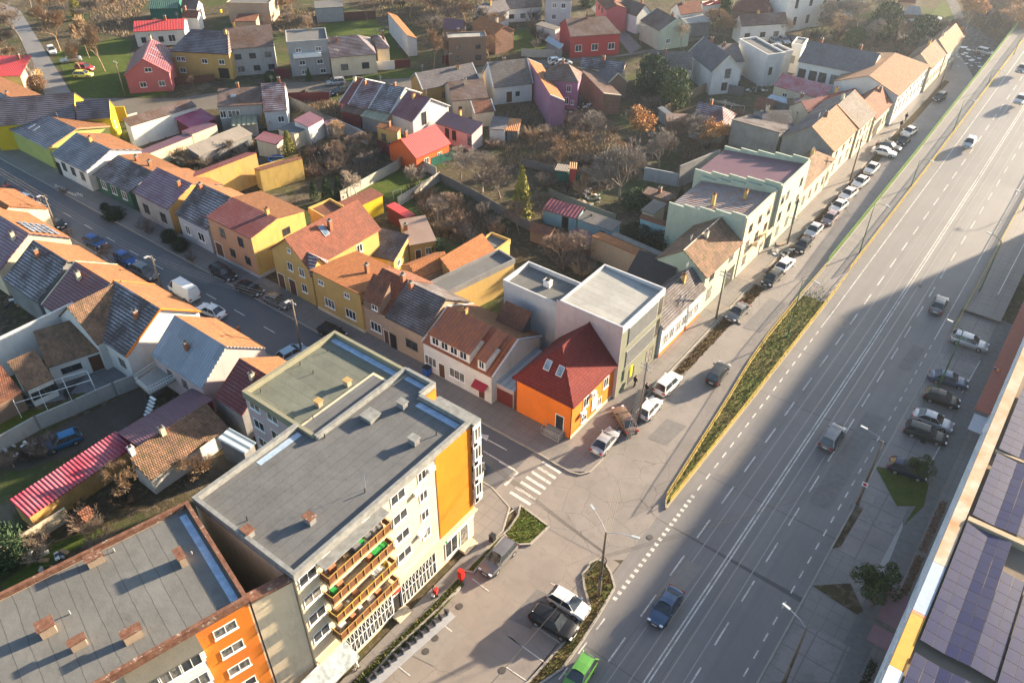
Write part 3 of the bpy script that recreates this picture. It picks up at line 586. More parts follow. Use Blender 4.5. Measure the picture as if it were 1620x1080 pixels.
# ---------------------------------------------------------------- houses along the cross street, far side, right to left
CR = plain('cream ridge mortar', (.5, .42, .32), .8); PO = (.5,)
o = bld('bright orange corner house with burgundy hipped roof and blue skylights', (-33.5, 56.1), (-33.5, 66.2), None, 5.3, 9.6, d=4.2, hip=(3.6, 0), wall='orange', roof='burgundy', snap='y', ridge=T['burgundy'], eoh=.35, trim='cream', cat='house',
    wins=[('B', 'w', 1, .1, .1, ()), ('F', 'w', 3.0, 1.1, 1.5, (.3, .75)), ('F', 'w', .9, 1.1, 1.3, (.28, .62)), ('A', 'door', .75, 1.0, 2.1, (.8,), FRAME, GLASS)])
for sx in (.42, .62):  # skylights on the hip facing the cross street
    M = Matrix.Translation((1.55, 8.4 * (1 - sx), 5.3 + 1.55 * 4.3 / 3.6 + .03)) @ Matrix.Rotation(-math.pi / 2, 4, 'Z') @ Matrix.Rotation(math.atan2(4.3, 3.6), 4, 'X')
    g = MB(); g.box(-.4, .4, 0, 1.25, 0, .08); q = g.build('skylight', GALV, o); q.matrix_local = M
    g = MB(); g.poly([(-.31, .09, .086), (.31, .09, .086), (.31, 1.16, .086), (-.31, 1.16, .086)]); g.build('pane', GLASSB, q)
g = MB(); g.path([(.32, .38, 0), (.32, .38, 5.1)], .06); g.path([(.32, 8.0, 0), (.32, 8.0, 5.1)], .06); g.path([(9.8, .3, 0), (9.8, .3, 5.1)], .06); g.build('downpipe', GATEC, o)
g = MB()  # poster in the blind window with two lines of lettering
g.box(4.55, 5.75, .27, .33, 1.2, 3.1); po = g.build('sign_board', FRAME, o)
g = MB()
for i, zz in enumerate((2.75, 2.45, 2.05, 1.75, 1.5)):
    x = 4.7
    while x < 5.55: ww = rnd.uniform(.05, .16); g.box(x, x + ww, .262, .269, zz, zz + (.13 if i in (0, 2) else .08), 0); x += ww + .05
g.build('lettering', plain('blue lettering', (.05, .08, .25), .6), po)
for i, (x, y, zz) in enumerate(((2.0, -.12, 2.3), (4.0, -.12, 3.9))):  # air conditioners on the facade
    g = MB(); g.box(x, x + .85, y + .1, y + .44, zz, zz + .6); ac = g.build('air_conditioner', WHITE, o); g = MB(); g.prism([(x + .3 + .2 * math.cos(k), zz + .3 + .2 * math.sin(k)) for k in [j * .785 for j in range(8)]], 0, .01)
    q = g.build('fan_grille', BLACKM, ac); q.matrix_local = Matrix.Translation((0, y + .095, 0)) @ Matrix.Rotation(math.pi / 2, 4, 'X')
m_ = MB()
for i in range(4): m_.box(-36.9 + i * .0, -34.6, 56.42 - .32 * (4 - i), 56.42 - .32 * (3 - i), .11, .11 + .18 * (i + 1) - .003 * i)
st = m_.build('entrance_steps', CONC); tag(st, 'concrete entrance steps with metal handrail under the orange house door', 'steps')
g = MB(); g.path([(-36.95, 55.1, .2), (-36.95, 55.1, 1.1), (-36.95, 56.3, 1.6)], .03); g.path([(-34.55, 55.1, .2), (-34.55, 55.1, 1.1), (-34.55, 56.3, 1.6)], .03); g.path([(-36.95, 55.1, 1.1), (-34.55, 55.1, 1.1)], .03); g.build('handrail', GALV, st)
bld('flat grey garage with rusty gate between the orange and the white house', (-44.9, 56.4), (-41.8, 56.4), None, 3.0, 3.1, d=8, D=0, wall='rosy', roof='blue', snap='x', oh=.1, name='garage', cat='garage', wins=[('F', 'door', .05, 2.2, 2.1, (.55,), None, GATEC)])
o = bld('white house with steep rust red metal roof, long dormer and small red awning', '10:1030,78', '10:1470,288', '6:1150,845', 4.4, d=5.0, wall='white', roof=S['rust'], snap='x', oh=.1, fas='ltgrey',
    wins=[('F', 'w', 1.2, 1.9, 1.4, (.1,)), ('F', 'w', 1.2, 2.4, 1.4, (.5,)), ('F', 'door', .2, .9, 2.1, (.27, .86)), ('F', 'w', 1.5, .8, 1.1, (.8,))])
for x0, x1, ct in ((1.2, 7.4, 0), (8.6, 9.8, 1)):
    g = MB(); g.box(x0, x1, .25, 3.0, 4.2, 6.1); dm = g.build('dormer', W['white'], o)
    g = MB(); g.poly([(x0 - .2, .05, 6.1), (x1 + .2, .05, 6.1), (x1 + .2, 4.2, 7.7), (x0 - .2, 4.2, 7.7)]); g.poly([(x0 - .2, .05, 5.98), (x1 + .2, .05, 5.98), (x1 + .2, .05, 6.1), (x0 - .2, .05, 6.1)]); g.build('dormer_roof', S['rust'], dm)
    for i in range(4 if not ct else 1): window(dm, 'w', 1.1 if not ct else .8, 1.1, Matrix.Translation(((x0 + .9 + i * 1.45) if not ct else (x0 + x1) / 2, .245, 4.75)))
g = MB(); g.poly([(8.3, -.75, 2.3), (10.3, -.75, 2.3), (10.3, .08, 2.8), (8.3, .08, 2.8)]); g.poly([(8.3, -.75, 2.1), (10.3, -.75, 2.1), (10.3, -.75, 2.3), (8.3, -.75, 2.3)]); g.build('awning', plain('dark red awning', (.25, .01, .03), .7), o)
bld('brown metal roofed annexe with dark grey side wall behind the white house', 'r:20,575', 'r:305,630', 'r:230,460', 5.6, 7.4, wall='slate', roof='rust', snap='x', D=0, oh=.05, name='annexe', cat='annexe')
bld('tan terraced house with reddish roof and wide dormer, left of the dark tiled one', '6:650,842', '6:805,930', '6:795,632', 4.9, d=4.6, wall='tan', roof='rust', snap='x', oh=.25, wins=[('F', 'w', 1.2, 1.9, 1.4, (.5,)), ('F', 'door', .1, .8, 2.1, (.9,))])
o = bld('low dormer block with brown roof on the tan terraced house', '6:665,815', '6:770,870', '6:790,690', 6.2, d=2.4, D=0, wall='brown', roof='rust', snap='x', oh=.1, base=4.8, name='dormer', cat='dormer', wins=[('F', 'w', 5.2, 1.0, .8, (.7,))])
bld('tan terraced house with dark weathered tiles beside the white rust-roofed house', '6:805,930', '6:1040,1045', '6:945,710', 4.9, d=4.6, wall='tan', roof='dark', snap='x', oh=.25, wins=[('F', 'd', 1.6, 1.9, 1.3, (.65,)), ('F', 'door', .1, 1.0, 2.3, (.12,), None, DARK)])
bld('mustard two-storey house with low orange tiled roof falling to the rear and one brick chimney', '6:345,640', '6:655,785', None, 6.6, 5.3, d=8.5, D=0, wall='mustard', roof='orange', snap='x', oh=.25, trim='cream', chim=[(.62, -3.6, 1.3)],
    wins=[('F', 'w', 1.5, 1.9, 1.4, (.3, .75)), ('F', 'w', 4.7, 1.0, .75, (.17, .72))])
o = bld('yellow gabled house with red tiled roof, skylight and dark cross gable', (-75.5, 56.0), (-75.5, 69.5), None, 6.3, 9.6, d=4.2, wall='mustard', roof='red', snap='y', oh=.3, eoh=.4, ridge=T['red'], trim='ltgrey', chim=[(.5, -1.4, 1.3)], sky=[(.42, .55, .9, 1.6)],
    wins=[('A', 'w', 4.2, 1.1, 1.3, (.75, .45)), ('A', 'w', 1.6, 1.1, 1.3, (.75,)), ('A', 'w', 7.2, .7, .7, (.5,)), ('A', 'door', .2, 1.3, 2.4, (.42, .12)), ('F', 'w', 4.4, 1.1, 1.3, (.7,))])
g = MB(); g.poly([(-.3, -.45, 5.4), (1.5, -.45, 7.7), (1.5, 2.1, 7.75), (-.3, -.2, 6.1)][::-1]); g.poly([(1.5, -.45, 7.7), (3.3, -.45, 5.4), (3.3, .0, 6.2), (1.5, 2.1, 7.75)][::-1]); g.build('cross_gable_roof', T['purplef'], o)
g = MB(); g.poly([(0, -.2, 0), (3, -.2, 0), (3, -.2, 5.6), (1.5, -.2, 7.5), (0, -.2, 5.6)]); g.poly([(3, -.2, 0), (3, .4, 0), (3, .4, 6), (3, -.2, 5.6)]); g.build('cross_gable_wall', W['mustard'], o)
bld('peach and yellow two-storey house with deep red tiled roof and big yellow end wall', '5:1255,318', '5:1527,452', '5:1350,168', 6.9, d=5.0, wall='peach', endw='yellow', roof='maroon', snap='x', oh=.2, eoh=.05, trim='ltgrey',
    wins=[('F', 'd', 4.4, 1.1, 1.5, (.3, .72)), ('F', 'd', 1.7, 1.1, 1.3, (.45, .8)), ('F', 'door', .2, 1.6, 2.6, (.12,)), ('B', 'd', 4.6, 1.3, 1.1, (.62,))])
bld('low white house with dark frosted tiles squeezed between the purple roof and the peach house', '5:1065,302', '5:1262,398', '5:1215,108', 4.4, d=5.2, wall='ltgrey', roof='greyf', snap='x', wins=[('F', 'w', 1.4, 1.1, 1.5, (.25,)), ('F', 'w', 1.4, 1.5, 1.5, (.7,))])
bld('grey fronted house with plum metal roof and sunlit yellow end wall', '5:805,168', '5:1018,275', '5:930,3', 4.5, d=5.2, wall='grey', endw='firewall', roof='purpleline', snap='x', eoh=.05, wins=[('F', 'd', 1.3, 1.4, 1.6, (.25, .75))])
bld('dark green fronted house with frosted grey roof and two small chimneys', 'e:985,985', '5:803,163', 'e:1230,762', 3.4, d=5.2, wall='green', roof='greyf', snap='x', chim=[(.38, 1.0, .9), (.68, 1.4, .9)], wins=[('F', 'w', 1.3, 1.4, 1.5, (.2, .5, .8))])
bld('white house with frosted grey ribbed roof left of the dark green one', 'e:540,770', 'e:930,950', 'e:780,522', 3.9, d=5.4, wall='white', roof='greyline', snap='x', wins=[('F', 'd', 1.5, 1.2, 1.5, (.25, .52, .8)), ('F', 'door', .1, 1.2, 2.3, (.04,), None, DARK)])
bld('long lime green building with frosted metal roof and six skylights', (-190, 56.1), 'e:490,715', 'e:680,430', 4.1, d=6.0, wall='lime', roof='greyline', snap='x', oh=.3, fas='peach', sky=[(x, .3, .6, 1.5) for x in (.575, .607, .692, .724, .8, .832)])
# wings behind
bld('yellow gabled wing with dark brown ribbed roof, farther from the camera', (-157.5, 53.8), 'e:800,400', 'e:870,105', 5.0, 8.2, wall='brightyellow', roof='darkline', name='rear_wing', cat='building wing')
bld('bright yellow gabled wing with dark brown ribbed roof, nearer to the camera', 'e:820,405', 'e:1180,378', 'e:1165,182', 5.0, 8.0, wall='brightyellow', roof='darkline', name='rear_wing', cat='building wing', wins=[('B', 'w', 2.2, .9, 1.2, (.4,))])
bld('long warehouse with grey sheet roof and bare white wall beside the lane', 'f:-100,470', 'f:615,255', 'f:445,207', 4.2, 4.9, wall='white', roof='brown', D=0, oh=.1, name='warehouse', cat='warehouse')
bld('low shed with dark pink metal roof in the white-walled yard', 'f:545,492', 'f:828,382', 'f:620,292', 2.6, 3.4, wall='iron', roof='magenta', D=0, name='shed', cat='shed')
bld('lean-to with pale pink metal roof along the cream yard wall, nearer part', 'f:85,765', 'f:570,572', 'f:430,562', 3.0, 2.6, wall='cream', roof='plum', D=0, oh=.05, name='lean_to', cat='shed')
bld('lean-to with pale pink metal roof along the cream yard wall, farther part', 'f:560,555', 'f:835,450', 'f:800,392', 3.2, 2.8, wall='cream', roof='plum', D=0, oh=.05, name='lean_to', cat='shed')
bld('long weathered grey plank-roofed shed beside the cream wall', 'f:640,785', 'f:1215,548', 'f:1065,465', 2.3, 2.9, wall='old', roof='eternit', D=0, name='shed', cat='shed')
bld('grey house with brown tiled roof, brick chimney and two windows in front of the lane', 'f:830,262', 'f:1312,235', 'f:560,85', 5.0, d=4.6, wall='grey', roof='brown', oh=.3, ridge=None, chim=[(.45, .3, .9)], sky=[(.35, .45, .9, .8)], wins=[('F', 'w', 2.6, 1.1, 1.4, (.08,)), ('F', 'w', 2.6, 2.2, 1.4, (.33,)), ('A', 'd', 4.0, .7, 1.2, (.4,)), ('A', 'd', 4.8, .6, .9, (.66,))])
bld('pale house with frosted red-brown roof next to the lane, right of the grey gabled one', 'f:1325,318', 'f:1580,300', 'f:1500,2', 4.0, d=5.2, wall='ltgrey', roof='purplef', wins=[('F', 'w', 1.6, 1.2, 1.2, (.7,))])
bld('canopy with mossy translucent sheets behind the grey gabled house', 'f:985,470', 'f:1262,445', 'f:1220,325', 2.6, 3.0, wall='old', roof='clear', D=0, name='canopy', cat='canopy')
bld('small shed with maroon metal roof beside the grey block wall', 'f:1470,668', 'f:1572,585', 'f:1375,492', 2.8, 3.3, wall='cream', roof='maroonline', D=0, name='shed', cat='shed')
bld('flat roofed outbuilding with grey felt and cream wall under the plum roof', 'g:165,625', 'g:320,552', 'g:130,500', 3.0, 3.1, wall='cream', roof='felt', D=0, oh=0, name='outbuilding', cat='outbuilding')
bld('outbuilding with plum sheet roof and sunlit white end wall', 'g:320,550', 'g:490,455', 'g:290,402', 3.6, 4.3, wall='white', roof='plum', D=0, oh=.1, name='outbuilding', cat='outbuilding')
bld('glazed lean-to with small plum roof beside the white ended outbuilding', 'g:515,530', 'g:652,488', 'g:560,462', 2.6, 2.8, wall='old', roof='plum', D=0, oh=.05, name='lean_to', cat='shed', wins=[('F', 'w', .8, 1.3, 1.2, (.25, .7))])
bld('ochre stained firewall wing with low maroon roof behind the plum roofed house', 'f:505,1035', 'f:1250,750', None, 5.6, 4.6, d=3.2, D=0, wall='firewall', roof='maroon', oh=0.02, eoh=0, name='rear_wing', cat='building wing')
bld('long yellow outbuilding with brown tiled coping near the blue pool', 'g:-200,1010', 'g:255,878', None, 4.0, 3.4, d=2.4, D=0, wall='yellow', roof='rust', oh=.02, eoh=0, name='outbuilding', cat='outbuilding')
bld('yellow rear wing with brown flat roof behind the peach house', '6:450,345', '6:585,285', '6:430,235', 4.4, 4.6, wall='yellow', roof='rust', D=0, oh=0, par=.3, name='rear_wing', cat='building wing')
bld('bright yellow garage with flat red-brown roof beside the lawn', '6:590,280', '6:798,185', '6:500,240', 3.3, 3.5, wall='brightyellow', roof='red', D=0, oh=.15, name='garage', cat='garage')
bld('dark red garden shed with red sheet roof by the pale fence', '6:940,328', '6:990,305', '6:790,262', 2.6, 2.8, wall='iron', roof='redbright', D=0, oh=.1, name='shed', cat='shed')
bld('outbuilding with pale brown felt roof and thin stovepipe, behind the yellow gabled house', '6:955,495', '6:1122,465', '6:705,368', 3.2, 4.2, wall='mustard', roof=asphalt('pale brown felt', (.27, .19, .15), .3, .4, 3), D=0, oh=.3, name='outbuilding', cat='outbuilding', chim=[(.1, -2.5, .9)], wins=[('F', 'w', 1.0, .9, 1.1, (.7,)), ('F', 'door', .1, .8, 1.9, (.3,))])
bld('low house with dark mossy tiled slope behind the yellow gabled house', '6:640,535', '6:860,592', '6:640,352', 2.8, 4.6, wall='mustard', roof='dark', D=0, oh=.2, cat='outbuilding', name='outbuilding', wins=[('B', 'w', 1.2, .9, 1.0, (.3,))])
bld('long rear wing with bright orange tiled roof and white gutter line', '6:1225,682', '6:1480,525', '6:1130,578', 4.0, 5.9, wall='mustard', roof=T['orange'], D=0, oh=.15, name='rear_wing', cat='building wing')
bld('rear wing with hipped orange tiled roof behind the tan terraced houses', '6:1000,700', '6:1215,615', '6:885,640', 4.2, 5.6, wall='tan', roof='orange', D=2.5, oh=.15, name='rear_wing', cat='building wing')
bld('grey plank roofed shelter between the orange roof and the sunlit firewall', '6:1400,690', '6:1560,600', '6:1290,660', 4.2, 4.4, wall='mustard', roof='eternit', D=0, oh=.05, name='shelter', cat='shed')
bld('small cream flat building with low parapet and thin chimney post behind the orange wing', '6:1480,540', '6:1572,472', '6:1420,450', 3.4, 3.5, wall='mustard', roof='felt', D=0, oh=0, par=.35, name='outbuilding', cat='outbuilding', chim=[(.2, -1, 1.4, 'ochre', .3, .3)])
bld('ochre walled long wing with open roofless top, left of the white courtyard block', '6:1160,805', '6:1600,590', None, 4.6, 4.6, d=3.4, D=0, wall='mustard', roof='felt', oh=0, par=.4, fas='old', name='rear_wing', cat='building wing')
bld('broad black felt roofed wing between the grey panel building and the mint house', '7:715,700', '7:945,805', '7:850,532', 3.4, 6.2, wall='cream', roof=plain('black roofing felt', (.028, .027, .03), .8, var=.2), snap='x', oh=.1, name='rear_wing', cat='building wing')
# white courtyard block and its neighbours (along the boulevard side)
bld('pale blue-white cube block with open roof well and wide parapet', 'r:85,262', 'r:580,465', 'r:315,105', 8.3, 8.35, wall='ltgrey', roof=ROOFW, snap='x', D=0, oh=0, par=.55, name='office_building', cat='building', chim=[(.55, -2.4, .8, 'white', .9, .7)])
o = bld('three-storey grey panel building with white sheet roof behind the orange house', (-33.4, 65.4), (-33.4, 75.2), 'r:585,405', 10.3, 10.6, wall='greystone', roof='white', snap='y', D=0, oh=0, eoh=0, par=.22, name='office_building', cat='office building', fas='ltgrey',
    wins=[('F', 'd', .6, 1.6, 2.2, (.8,)), ('F', 'd', 4.2, .7, 2.4, (.93,)), ('F', 'd', 7.4, .7, 2.4, (.93,)), ('F', 'd', .4, 1.2, 2.2, (.35,))])
g = MB()
for z0, z1 in ((4.0, 6.3), (7.4, 9.8)):
    for i in range(28): g.box(1.6 + i * .24, 1.68 + i * .24, -.1, -.02, z0, z1)
    g.box(1.4, 8.4, -.11, -.02, z0 - .1, z0); g.box(1.4, 8.4, -.11, -.02, z1, z1 + .1)
g.build('louvre_screen', GALV, o)
g = MB(); g.box(2.2, 2.7, -.5, -.42, 2.2, 3.9); g.build('sign_board', plain('yellow sign', (.7, .6, .02), .5), o)
g = MB(); g.box(-.06, -.01, 0, 9, 0, 10.7); g.build('side_cladding', W['rosy'], o)
bld('long single-storey house with dark wave sheet roof and white orange-trimmed front', (-32.8, 75.3), (-32.8, 86.8), 's:480,470', 4.7, 7.4, wall='white', roof='dark', snap='y', oh=.3, trim='orange',  wins=[('F', 'w', 1.4, 1.2, 1.7, (.12, .26, .42, .56, .72, .87))])
bld('pale mint two-storey house with rusty brown tiles and pale blue gable', (-33.0, 87.0), (-33.0, 98.2), 's:455,290', 6.1, 8.9, wall='mint', roof='old', snap='y', oh=.3, ridge=CR, wins=[('F', 'd', 4.5, 1.3, 1.5, (.2, .75)), ('F', 'd', 1.4, 1.3, 1.8, (.2,)), ('F', 'door', .1, 2.4, 2.8, (.82,), None, DARK)])
def stepped(label, x, y0, y1, dep, h, wall, roofm, steps, wins, side_z, extra=()):
    root = empty('apartment_house', (x, y0, 0), math.pi / 2, label, 'apartment house'); L = y1 - y0
    m = MB(); m.box(0, L, 0, .28, -.1, h + .7); m.build('front_wall', [W[wall]], root); m = MB(); m.box(.26, L - .26, dep - .3, dep, -.1, h - 1.6); m.build('rear_wall', [W[wall]], root)
    m = MB(); m.poly([(.2, .25, h + .05), (L - .2, .25, h + .05), (L - .2, dep - .1, h - 1.5), (.2, dep - .1, h - 1.5)]); m.build('roof', roofm, root)
    k = dep / steps
    for xx in (-.02, L - .26):
        m = MB()
        for i in range(steps): m.box(xx, xx + .28, i * k + (.28 if i == 0 else 0), (i + 1) * k, -.1, h + .95 - i * .45)
        m.build('stepped_side_wall', W['mint'], root)
    for side, kind, z, ww, hh, pos in wins:
        for f in pos: window(root, kind, ww, hh, Matrix.Translation((L * f, -.004, z)))
    for cx, cy in extra: chimney(root, cx, cy, h - .4, 1.4, .45, .45, 'ochre')
    return root
o = stepped('cream three-storey block with rusty seamed roof and nearest stepped parapet', -33.2, 98.4, 109.0, 12, 9.2, 'cream', sheet('rusty and grey seamed roof', (.2, .19, .21), .6, .6, rust=1.0, rustc=(.2, .09, .06)), 5, [('F', 'd', 6.7, 1.1, 1.3, (.2, .5, .8)), ('F', 'd', 4.0, 1.1, 1.3, (.2, .5, .8)), ('F', 'd', 1.2, 1.1, 1.5, (.2, .8))], 0, [(3, 6.5), (7, 3.4)])
for f in (.5, .82):
    g = MB(); L = 9.8; g.box(L * f - 1.2, L * f + 1.2, -.95, 0, 3.75, 3.9); g.box(L * f - 1.2, L * f + 1.2, -.95, -.88, 3.9, 4.7); g.build('balcony', W['cream'], o)
stepped('mint three-storey block with plum sheet roof behind stepped parapets', -32.7, 109.3, 120.0, 14, 9.8, 'mint', S['plum'], 5, [('F', 'd', 7, 1.0, 1.4, (.12, .3, .8)), ('F', 'd', 4.0, 1.0, 1.5, (.15, .5, .8)), ('F', 'd', 1.2, 1.0, 1.6, (.2, .55))], 0)
bld('dark roofed rear wing of the ruined house with stained side wall', (-52.5, 135.7), (-43.3, 135.7), None, 6.6, 4.6, d=9, D=0, wall='old', roof='dark', snap='x', oh=.05, name='rear_wing', cat='building wing')
bld('pale blue-grey rear wing with frosted flat metal roof beside the mint block', '7:1145,175', '7:1310,215', '7:1330,130', 5.5, 6.1, d=4, wall='mint', roof='blue', D=0, oh=.1, name='rear_wing', cat='building wing', wins=[('F', 'd', 1.2, 1.2, 1.6, (.4,))])
bld('low house with brown hipped roof and cream front right of the mint block', (-32.8, 120.4), (-32.8, 135.2), 't:750,440', 5.0, 7.4, wall='cream', roof='old', snap='y', oh=.25, hip=(0, 4), wins=[('F', 'd', 1.5, 1.0, 1.6, (.15, .35, .55, .75, .9))])
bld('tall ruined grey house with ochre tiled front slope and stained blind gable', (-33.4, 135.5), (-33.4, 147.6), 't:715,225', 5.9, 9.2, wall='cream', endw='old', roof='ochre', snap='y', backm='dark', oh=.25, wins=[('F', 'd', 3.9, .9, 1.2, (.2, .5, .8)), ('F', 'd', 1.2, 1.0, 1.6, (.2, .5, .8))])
bld('tall cream house with grey-brown tiled front slope next to the ochre roof', (-33.1, 147.7), (-33.1, 156.5), 't:930,45', 5.9, 9.2, wall='cream', roof='greyb', snap='y', oh=.25, fas='peach', wins=[('F', 'd', 3.9, .9, 1.2, (.2, .5, .8)), ('F', 'd', 1.4, 1.0, 1.8, (.2, .5, .8))])
bld('low cream house with red-brown roof and dark doorway between two tall fronts', (-32.8, 156.8), (-32.8, 167.0), 'u:710,460', 4.6, 7.6, wall='cream', roof='rust', snap='y', oh=.25, wins=[('F', 'd', 1.4, 1.0, 1.8, (.1, .5, .7, .9)), ('F', 'door', .1, 2.6, 3.2, (.28,), None, DARK)])
bld('long white building with huge slate roof and row of dark windows', 'u:65,200', 'u:680,318', 'u:170,25', 7.0, d=6.5, wall='white', roof='slate', oh=.3, name='school_building', cat='building', chim=[(.17, .3, 1.0), (.72, .3, 1.0)], wins=[('F', 'd', 3.6, 1.5, 1.9, (.08, .24, .38, .55, .92)), ('F', 'door', 2.6, 2.6, 3.0, (.73,), None, DARK)])
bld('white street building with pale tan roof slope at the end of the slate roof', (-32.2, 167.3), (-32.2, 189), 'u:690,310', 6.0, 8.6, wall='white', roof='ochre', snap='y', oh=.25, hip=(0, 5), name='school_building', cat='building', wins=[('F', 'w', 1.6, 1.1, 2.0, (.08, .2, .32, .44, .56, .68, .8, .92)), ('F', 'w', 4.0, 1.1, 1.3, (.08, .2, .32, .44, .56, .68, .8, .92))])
bld('pale street building with tan roof beyond the white one', (-31.8, 189.3), (-31.8, 201), 'u:1010,230', 5.2, 7.8, wall='cream', roof='old', snap='y', oh=.25, wins=[('F', 'w', 1.4, 1.1, 1.7, (.1, .3, .5, .7, .9))])
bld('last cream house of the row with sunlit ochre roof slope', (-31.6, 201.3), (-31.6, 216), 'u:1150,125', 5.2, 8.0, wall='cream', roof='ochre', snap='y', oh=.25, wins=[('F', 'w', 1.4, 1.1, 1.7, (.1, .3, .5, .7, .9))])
# ---------------------------------------------------------------- near side of the cross street (left edge of the view)
bld('white gabled house with dark frosted tiles, orange verge and a brick chimney', (-91.0, 32.0), (-81.2, 32.0), None, 4.2, 8.0, d=5.8, D=4.9, wall='white', roof='greyf', snap='x', oh=.2, fas='orange', chim=[(.75, -2.0, 1.0)], wins=[('F', 'd', 1.5, 1.2, 1.2, (.8,))])
bld('cross wing with brown mossy tiles running into the white gabled house', (-86.0, 31.2), (-86.0, 38.4), None, 4.2, 7.9, d=4.5, wall='white', roof='old', snap='y', oh=.2, backm='old', name='cross_wing', cat='building wing')
bld('white yard wing with partly sunlit brown tiled roof, larger and nearer the gabled house', 'b:500,1090', 'b:1130,885', 'b:210,745', 3.0, 5.2, wall='white', roof='old', D=0, oh=.25, name='yard_wing', cat='building wing', wins=[('F', 'd', 1.2, 2.2, .8, (.35,)), ('F', 'door', .1, 1.2, 2.2, (.78,), None, DOORC)])
bld('low white yard wing with mossy brown tiles, middle one of three by the lawn', 'd:280,388', 'd:575,255', 'd:0,110', 2.8, 4.6, wall='white', roof='old', D=0, oh=.2, name='yard_wing', cat='building wing', wins=[('F', 'd', .9, 1.4, 1.0, (.3, .8))])
bld('yard wing with dark brown tiled roof cut by the left frame edge', 'd:-160,600', 'd:235,400', 'd:-60,140', 2.8, 4.8, wall='brown', roof='rust', D=0, oh=.2, name='yard_wing', cat='building wing')
bld('house with maroon frosted roof, cream chimney and satellite dish', 'b:440,415', 'b:890,640', 'a:800,762', 4.0, 7.6, wall='white', roof='maroonline', snap='x', L=8.3, D=5.1, oh=.1, fas='cream', chim=[(.35, -1.4, 1.1, 'sand')])
bld('house with heavy grey tiled slope and rusty brick chimney near the ridge', 'a:30,960', 'a:375,1175', 'a:370,545', 4.0, 7.6, wall='old', roof='greyf', snap='x', L=8.7, D=5.4, oh=.2, chim=[(.35, -1.3, 1.1)])
o = bld('house with plum frosted roof, cream stained gable and solar collectors on the street slope', (-124.0, 31.9), (-111.2, 31.9), 'a:310,465', 4.2, 7.6, wall='cream', roof='purpleline', snap='x', D=5.0, oh=.1, chim=[(.85, -1.5, 1.1, 'sand')])
g = MB()
for i in range(4):
    for j in range(5): g.poly([(7.6 + i * 1.15, 6.3 + j * .72, 7.33 - j * .45), (7.6 + i * 1.15, 6.75 + j * .72, 7.05 - j * .45), (8.6 + i * 1.15, 6.75 + j * .72, 7.05 - j * .45), (8.6 + i * 1.15, 6.3 + j * .72, 7.33 - j * .45)][::-1])
g.build('solar_collector', GLASSB, o)
bld('corner house with sunlit orange street slope at the upper left edge of the row', 'a:-500,240', 'a:-60,430', 'a:0,112', 4.0, 6.6, wall='cream', roof='orange', snap='x', D=5.0, oh=.1)
bld('house with grey corrugated metal roof, brick chimney and orange street slope', 'c:260,548', 'c:815,898', 'c:660,212', 4.4, 7.8, wall='rosy', roof=S['grey'], snap='x', D=5.0, oh=.15, chim=[(.48, -2.0, 1.0)], wins=[('F', 'd', 2.2, .9, 1.2, (.3, .6))])
bld('house with dark brown roof between the corrugated one and the apartment block', 'c:940,1000', 'c:1240,1190', 'c:1240,600', 4.0, 7.0, wall='old', roof='maroon', snap='x', D=5.0, oh=.1)
bld('long shed with old brown tiles and white chimney beside the red metal roof', '9:915,925', '9:1395,600', '9:765,765', 2.4, 4.2, wall='white', roof='old', D=0, oh=.2, name='shed', cat='shed', chim=[(.05, -.3, .9, 'white'), (.42, -.3, .9, 'sand')])
bld('lean-to with plum ribbed metal roof behind the old brown tiled shed', '9:840,712', '9:1300,430', '9:700,640', 3.9, 3.0, wall='iron', roof='plum', D=0, oh=.05, name='lean_to', cat='shed')
bld('long low shed with bright red corrugated roof and two white sheets', '9:170,1150', '9:815,718', '9:690,632', 2.5, 3.1, wall='firewall', roof='redcor', D=0, oh=.1, name='shed', cat='shed')
bld('blue-grey sheet canopy beside the rear balconies of the apartment block', '9:1490,760', '9:1562,692', '9:1340,655', 2.6, 3.2, wall='old', roof='blue', D=0, oh=.2, name='canopy', cat='canopy')
bld('small brick well house with brown tiles in the shaded garden', 'y:210,285', 'y:330,200', 'y:110,235', 1.6, 2.2, wall='brick', roof='rust', name='well_house', cat='well house', oh=.15)
# ---------------------------------------------------------------- middle yards
RW = [('g:650,285', 'g:745,306', 'burgundy', 'pink', 'leftmost strip of the long row, dull maroon tiled roof', 'maroon'), ('g:745,306', 'g:962,352', 0, 'cream', 'second house of the long row, red-brown roof between two pale firewall strips', 'purplef'), ('g:962,352', 'g:1195,402', 0, 'cream', 'third house of the long row, grey tiled roof with one white skylight', 'greyf'), ('g:1195,402', 'g:1435,492', 0, 'ltgrey', 'right end house of the long row, glossy plum roof streaked with frost', 'maroonline')]
for i, (a_, b_, _, wl, lb, rf) in enumerate(RW):
    bld(lb, a_, b_, ('g:860,15', 'g:940,45', 'g:1158,88', 'g:1372,150')[i], 3.6, 6.6, wall=wl, roof=rf, oh=.25, fas='ltgrey', sky=[(.45, .75, .8, 1.2)] if i == 2 else (), wins=[('B', 'd', 2.0, 1.2, 2.4, (.3,))] if i == 3 else ())
bld('brown porch roof leaning on the long row', 'g:660,370', 'g:870,420', 'g:745,312', 2.8, 3.4, wall='iron', roof='brown', D=0, name='porch', cat='porch'); bld('translucent greenish porch roof in the middle of the long row', 'g:872,425', 'g:1130,492', 'g:965,352', 2.8, 3.4, wall='old', roof='clear', D=0, name='porch', cat='porch')
bld('small ochre fronted house with blank grey side wall in front of the long row', 'g:1045,545', 'g:1275,600', 'g:935,468', 4.4, 4.7, wall='mustard', roof='orange', D=0, oh=.1, name='house', wins=[('F', 'd', 2.0, .9, 1.3, (.3,)), ('F', 'w', 1.0, 1.2, 1.0, (.65,))])
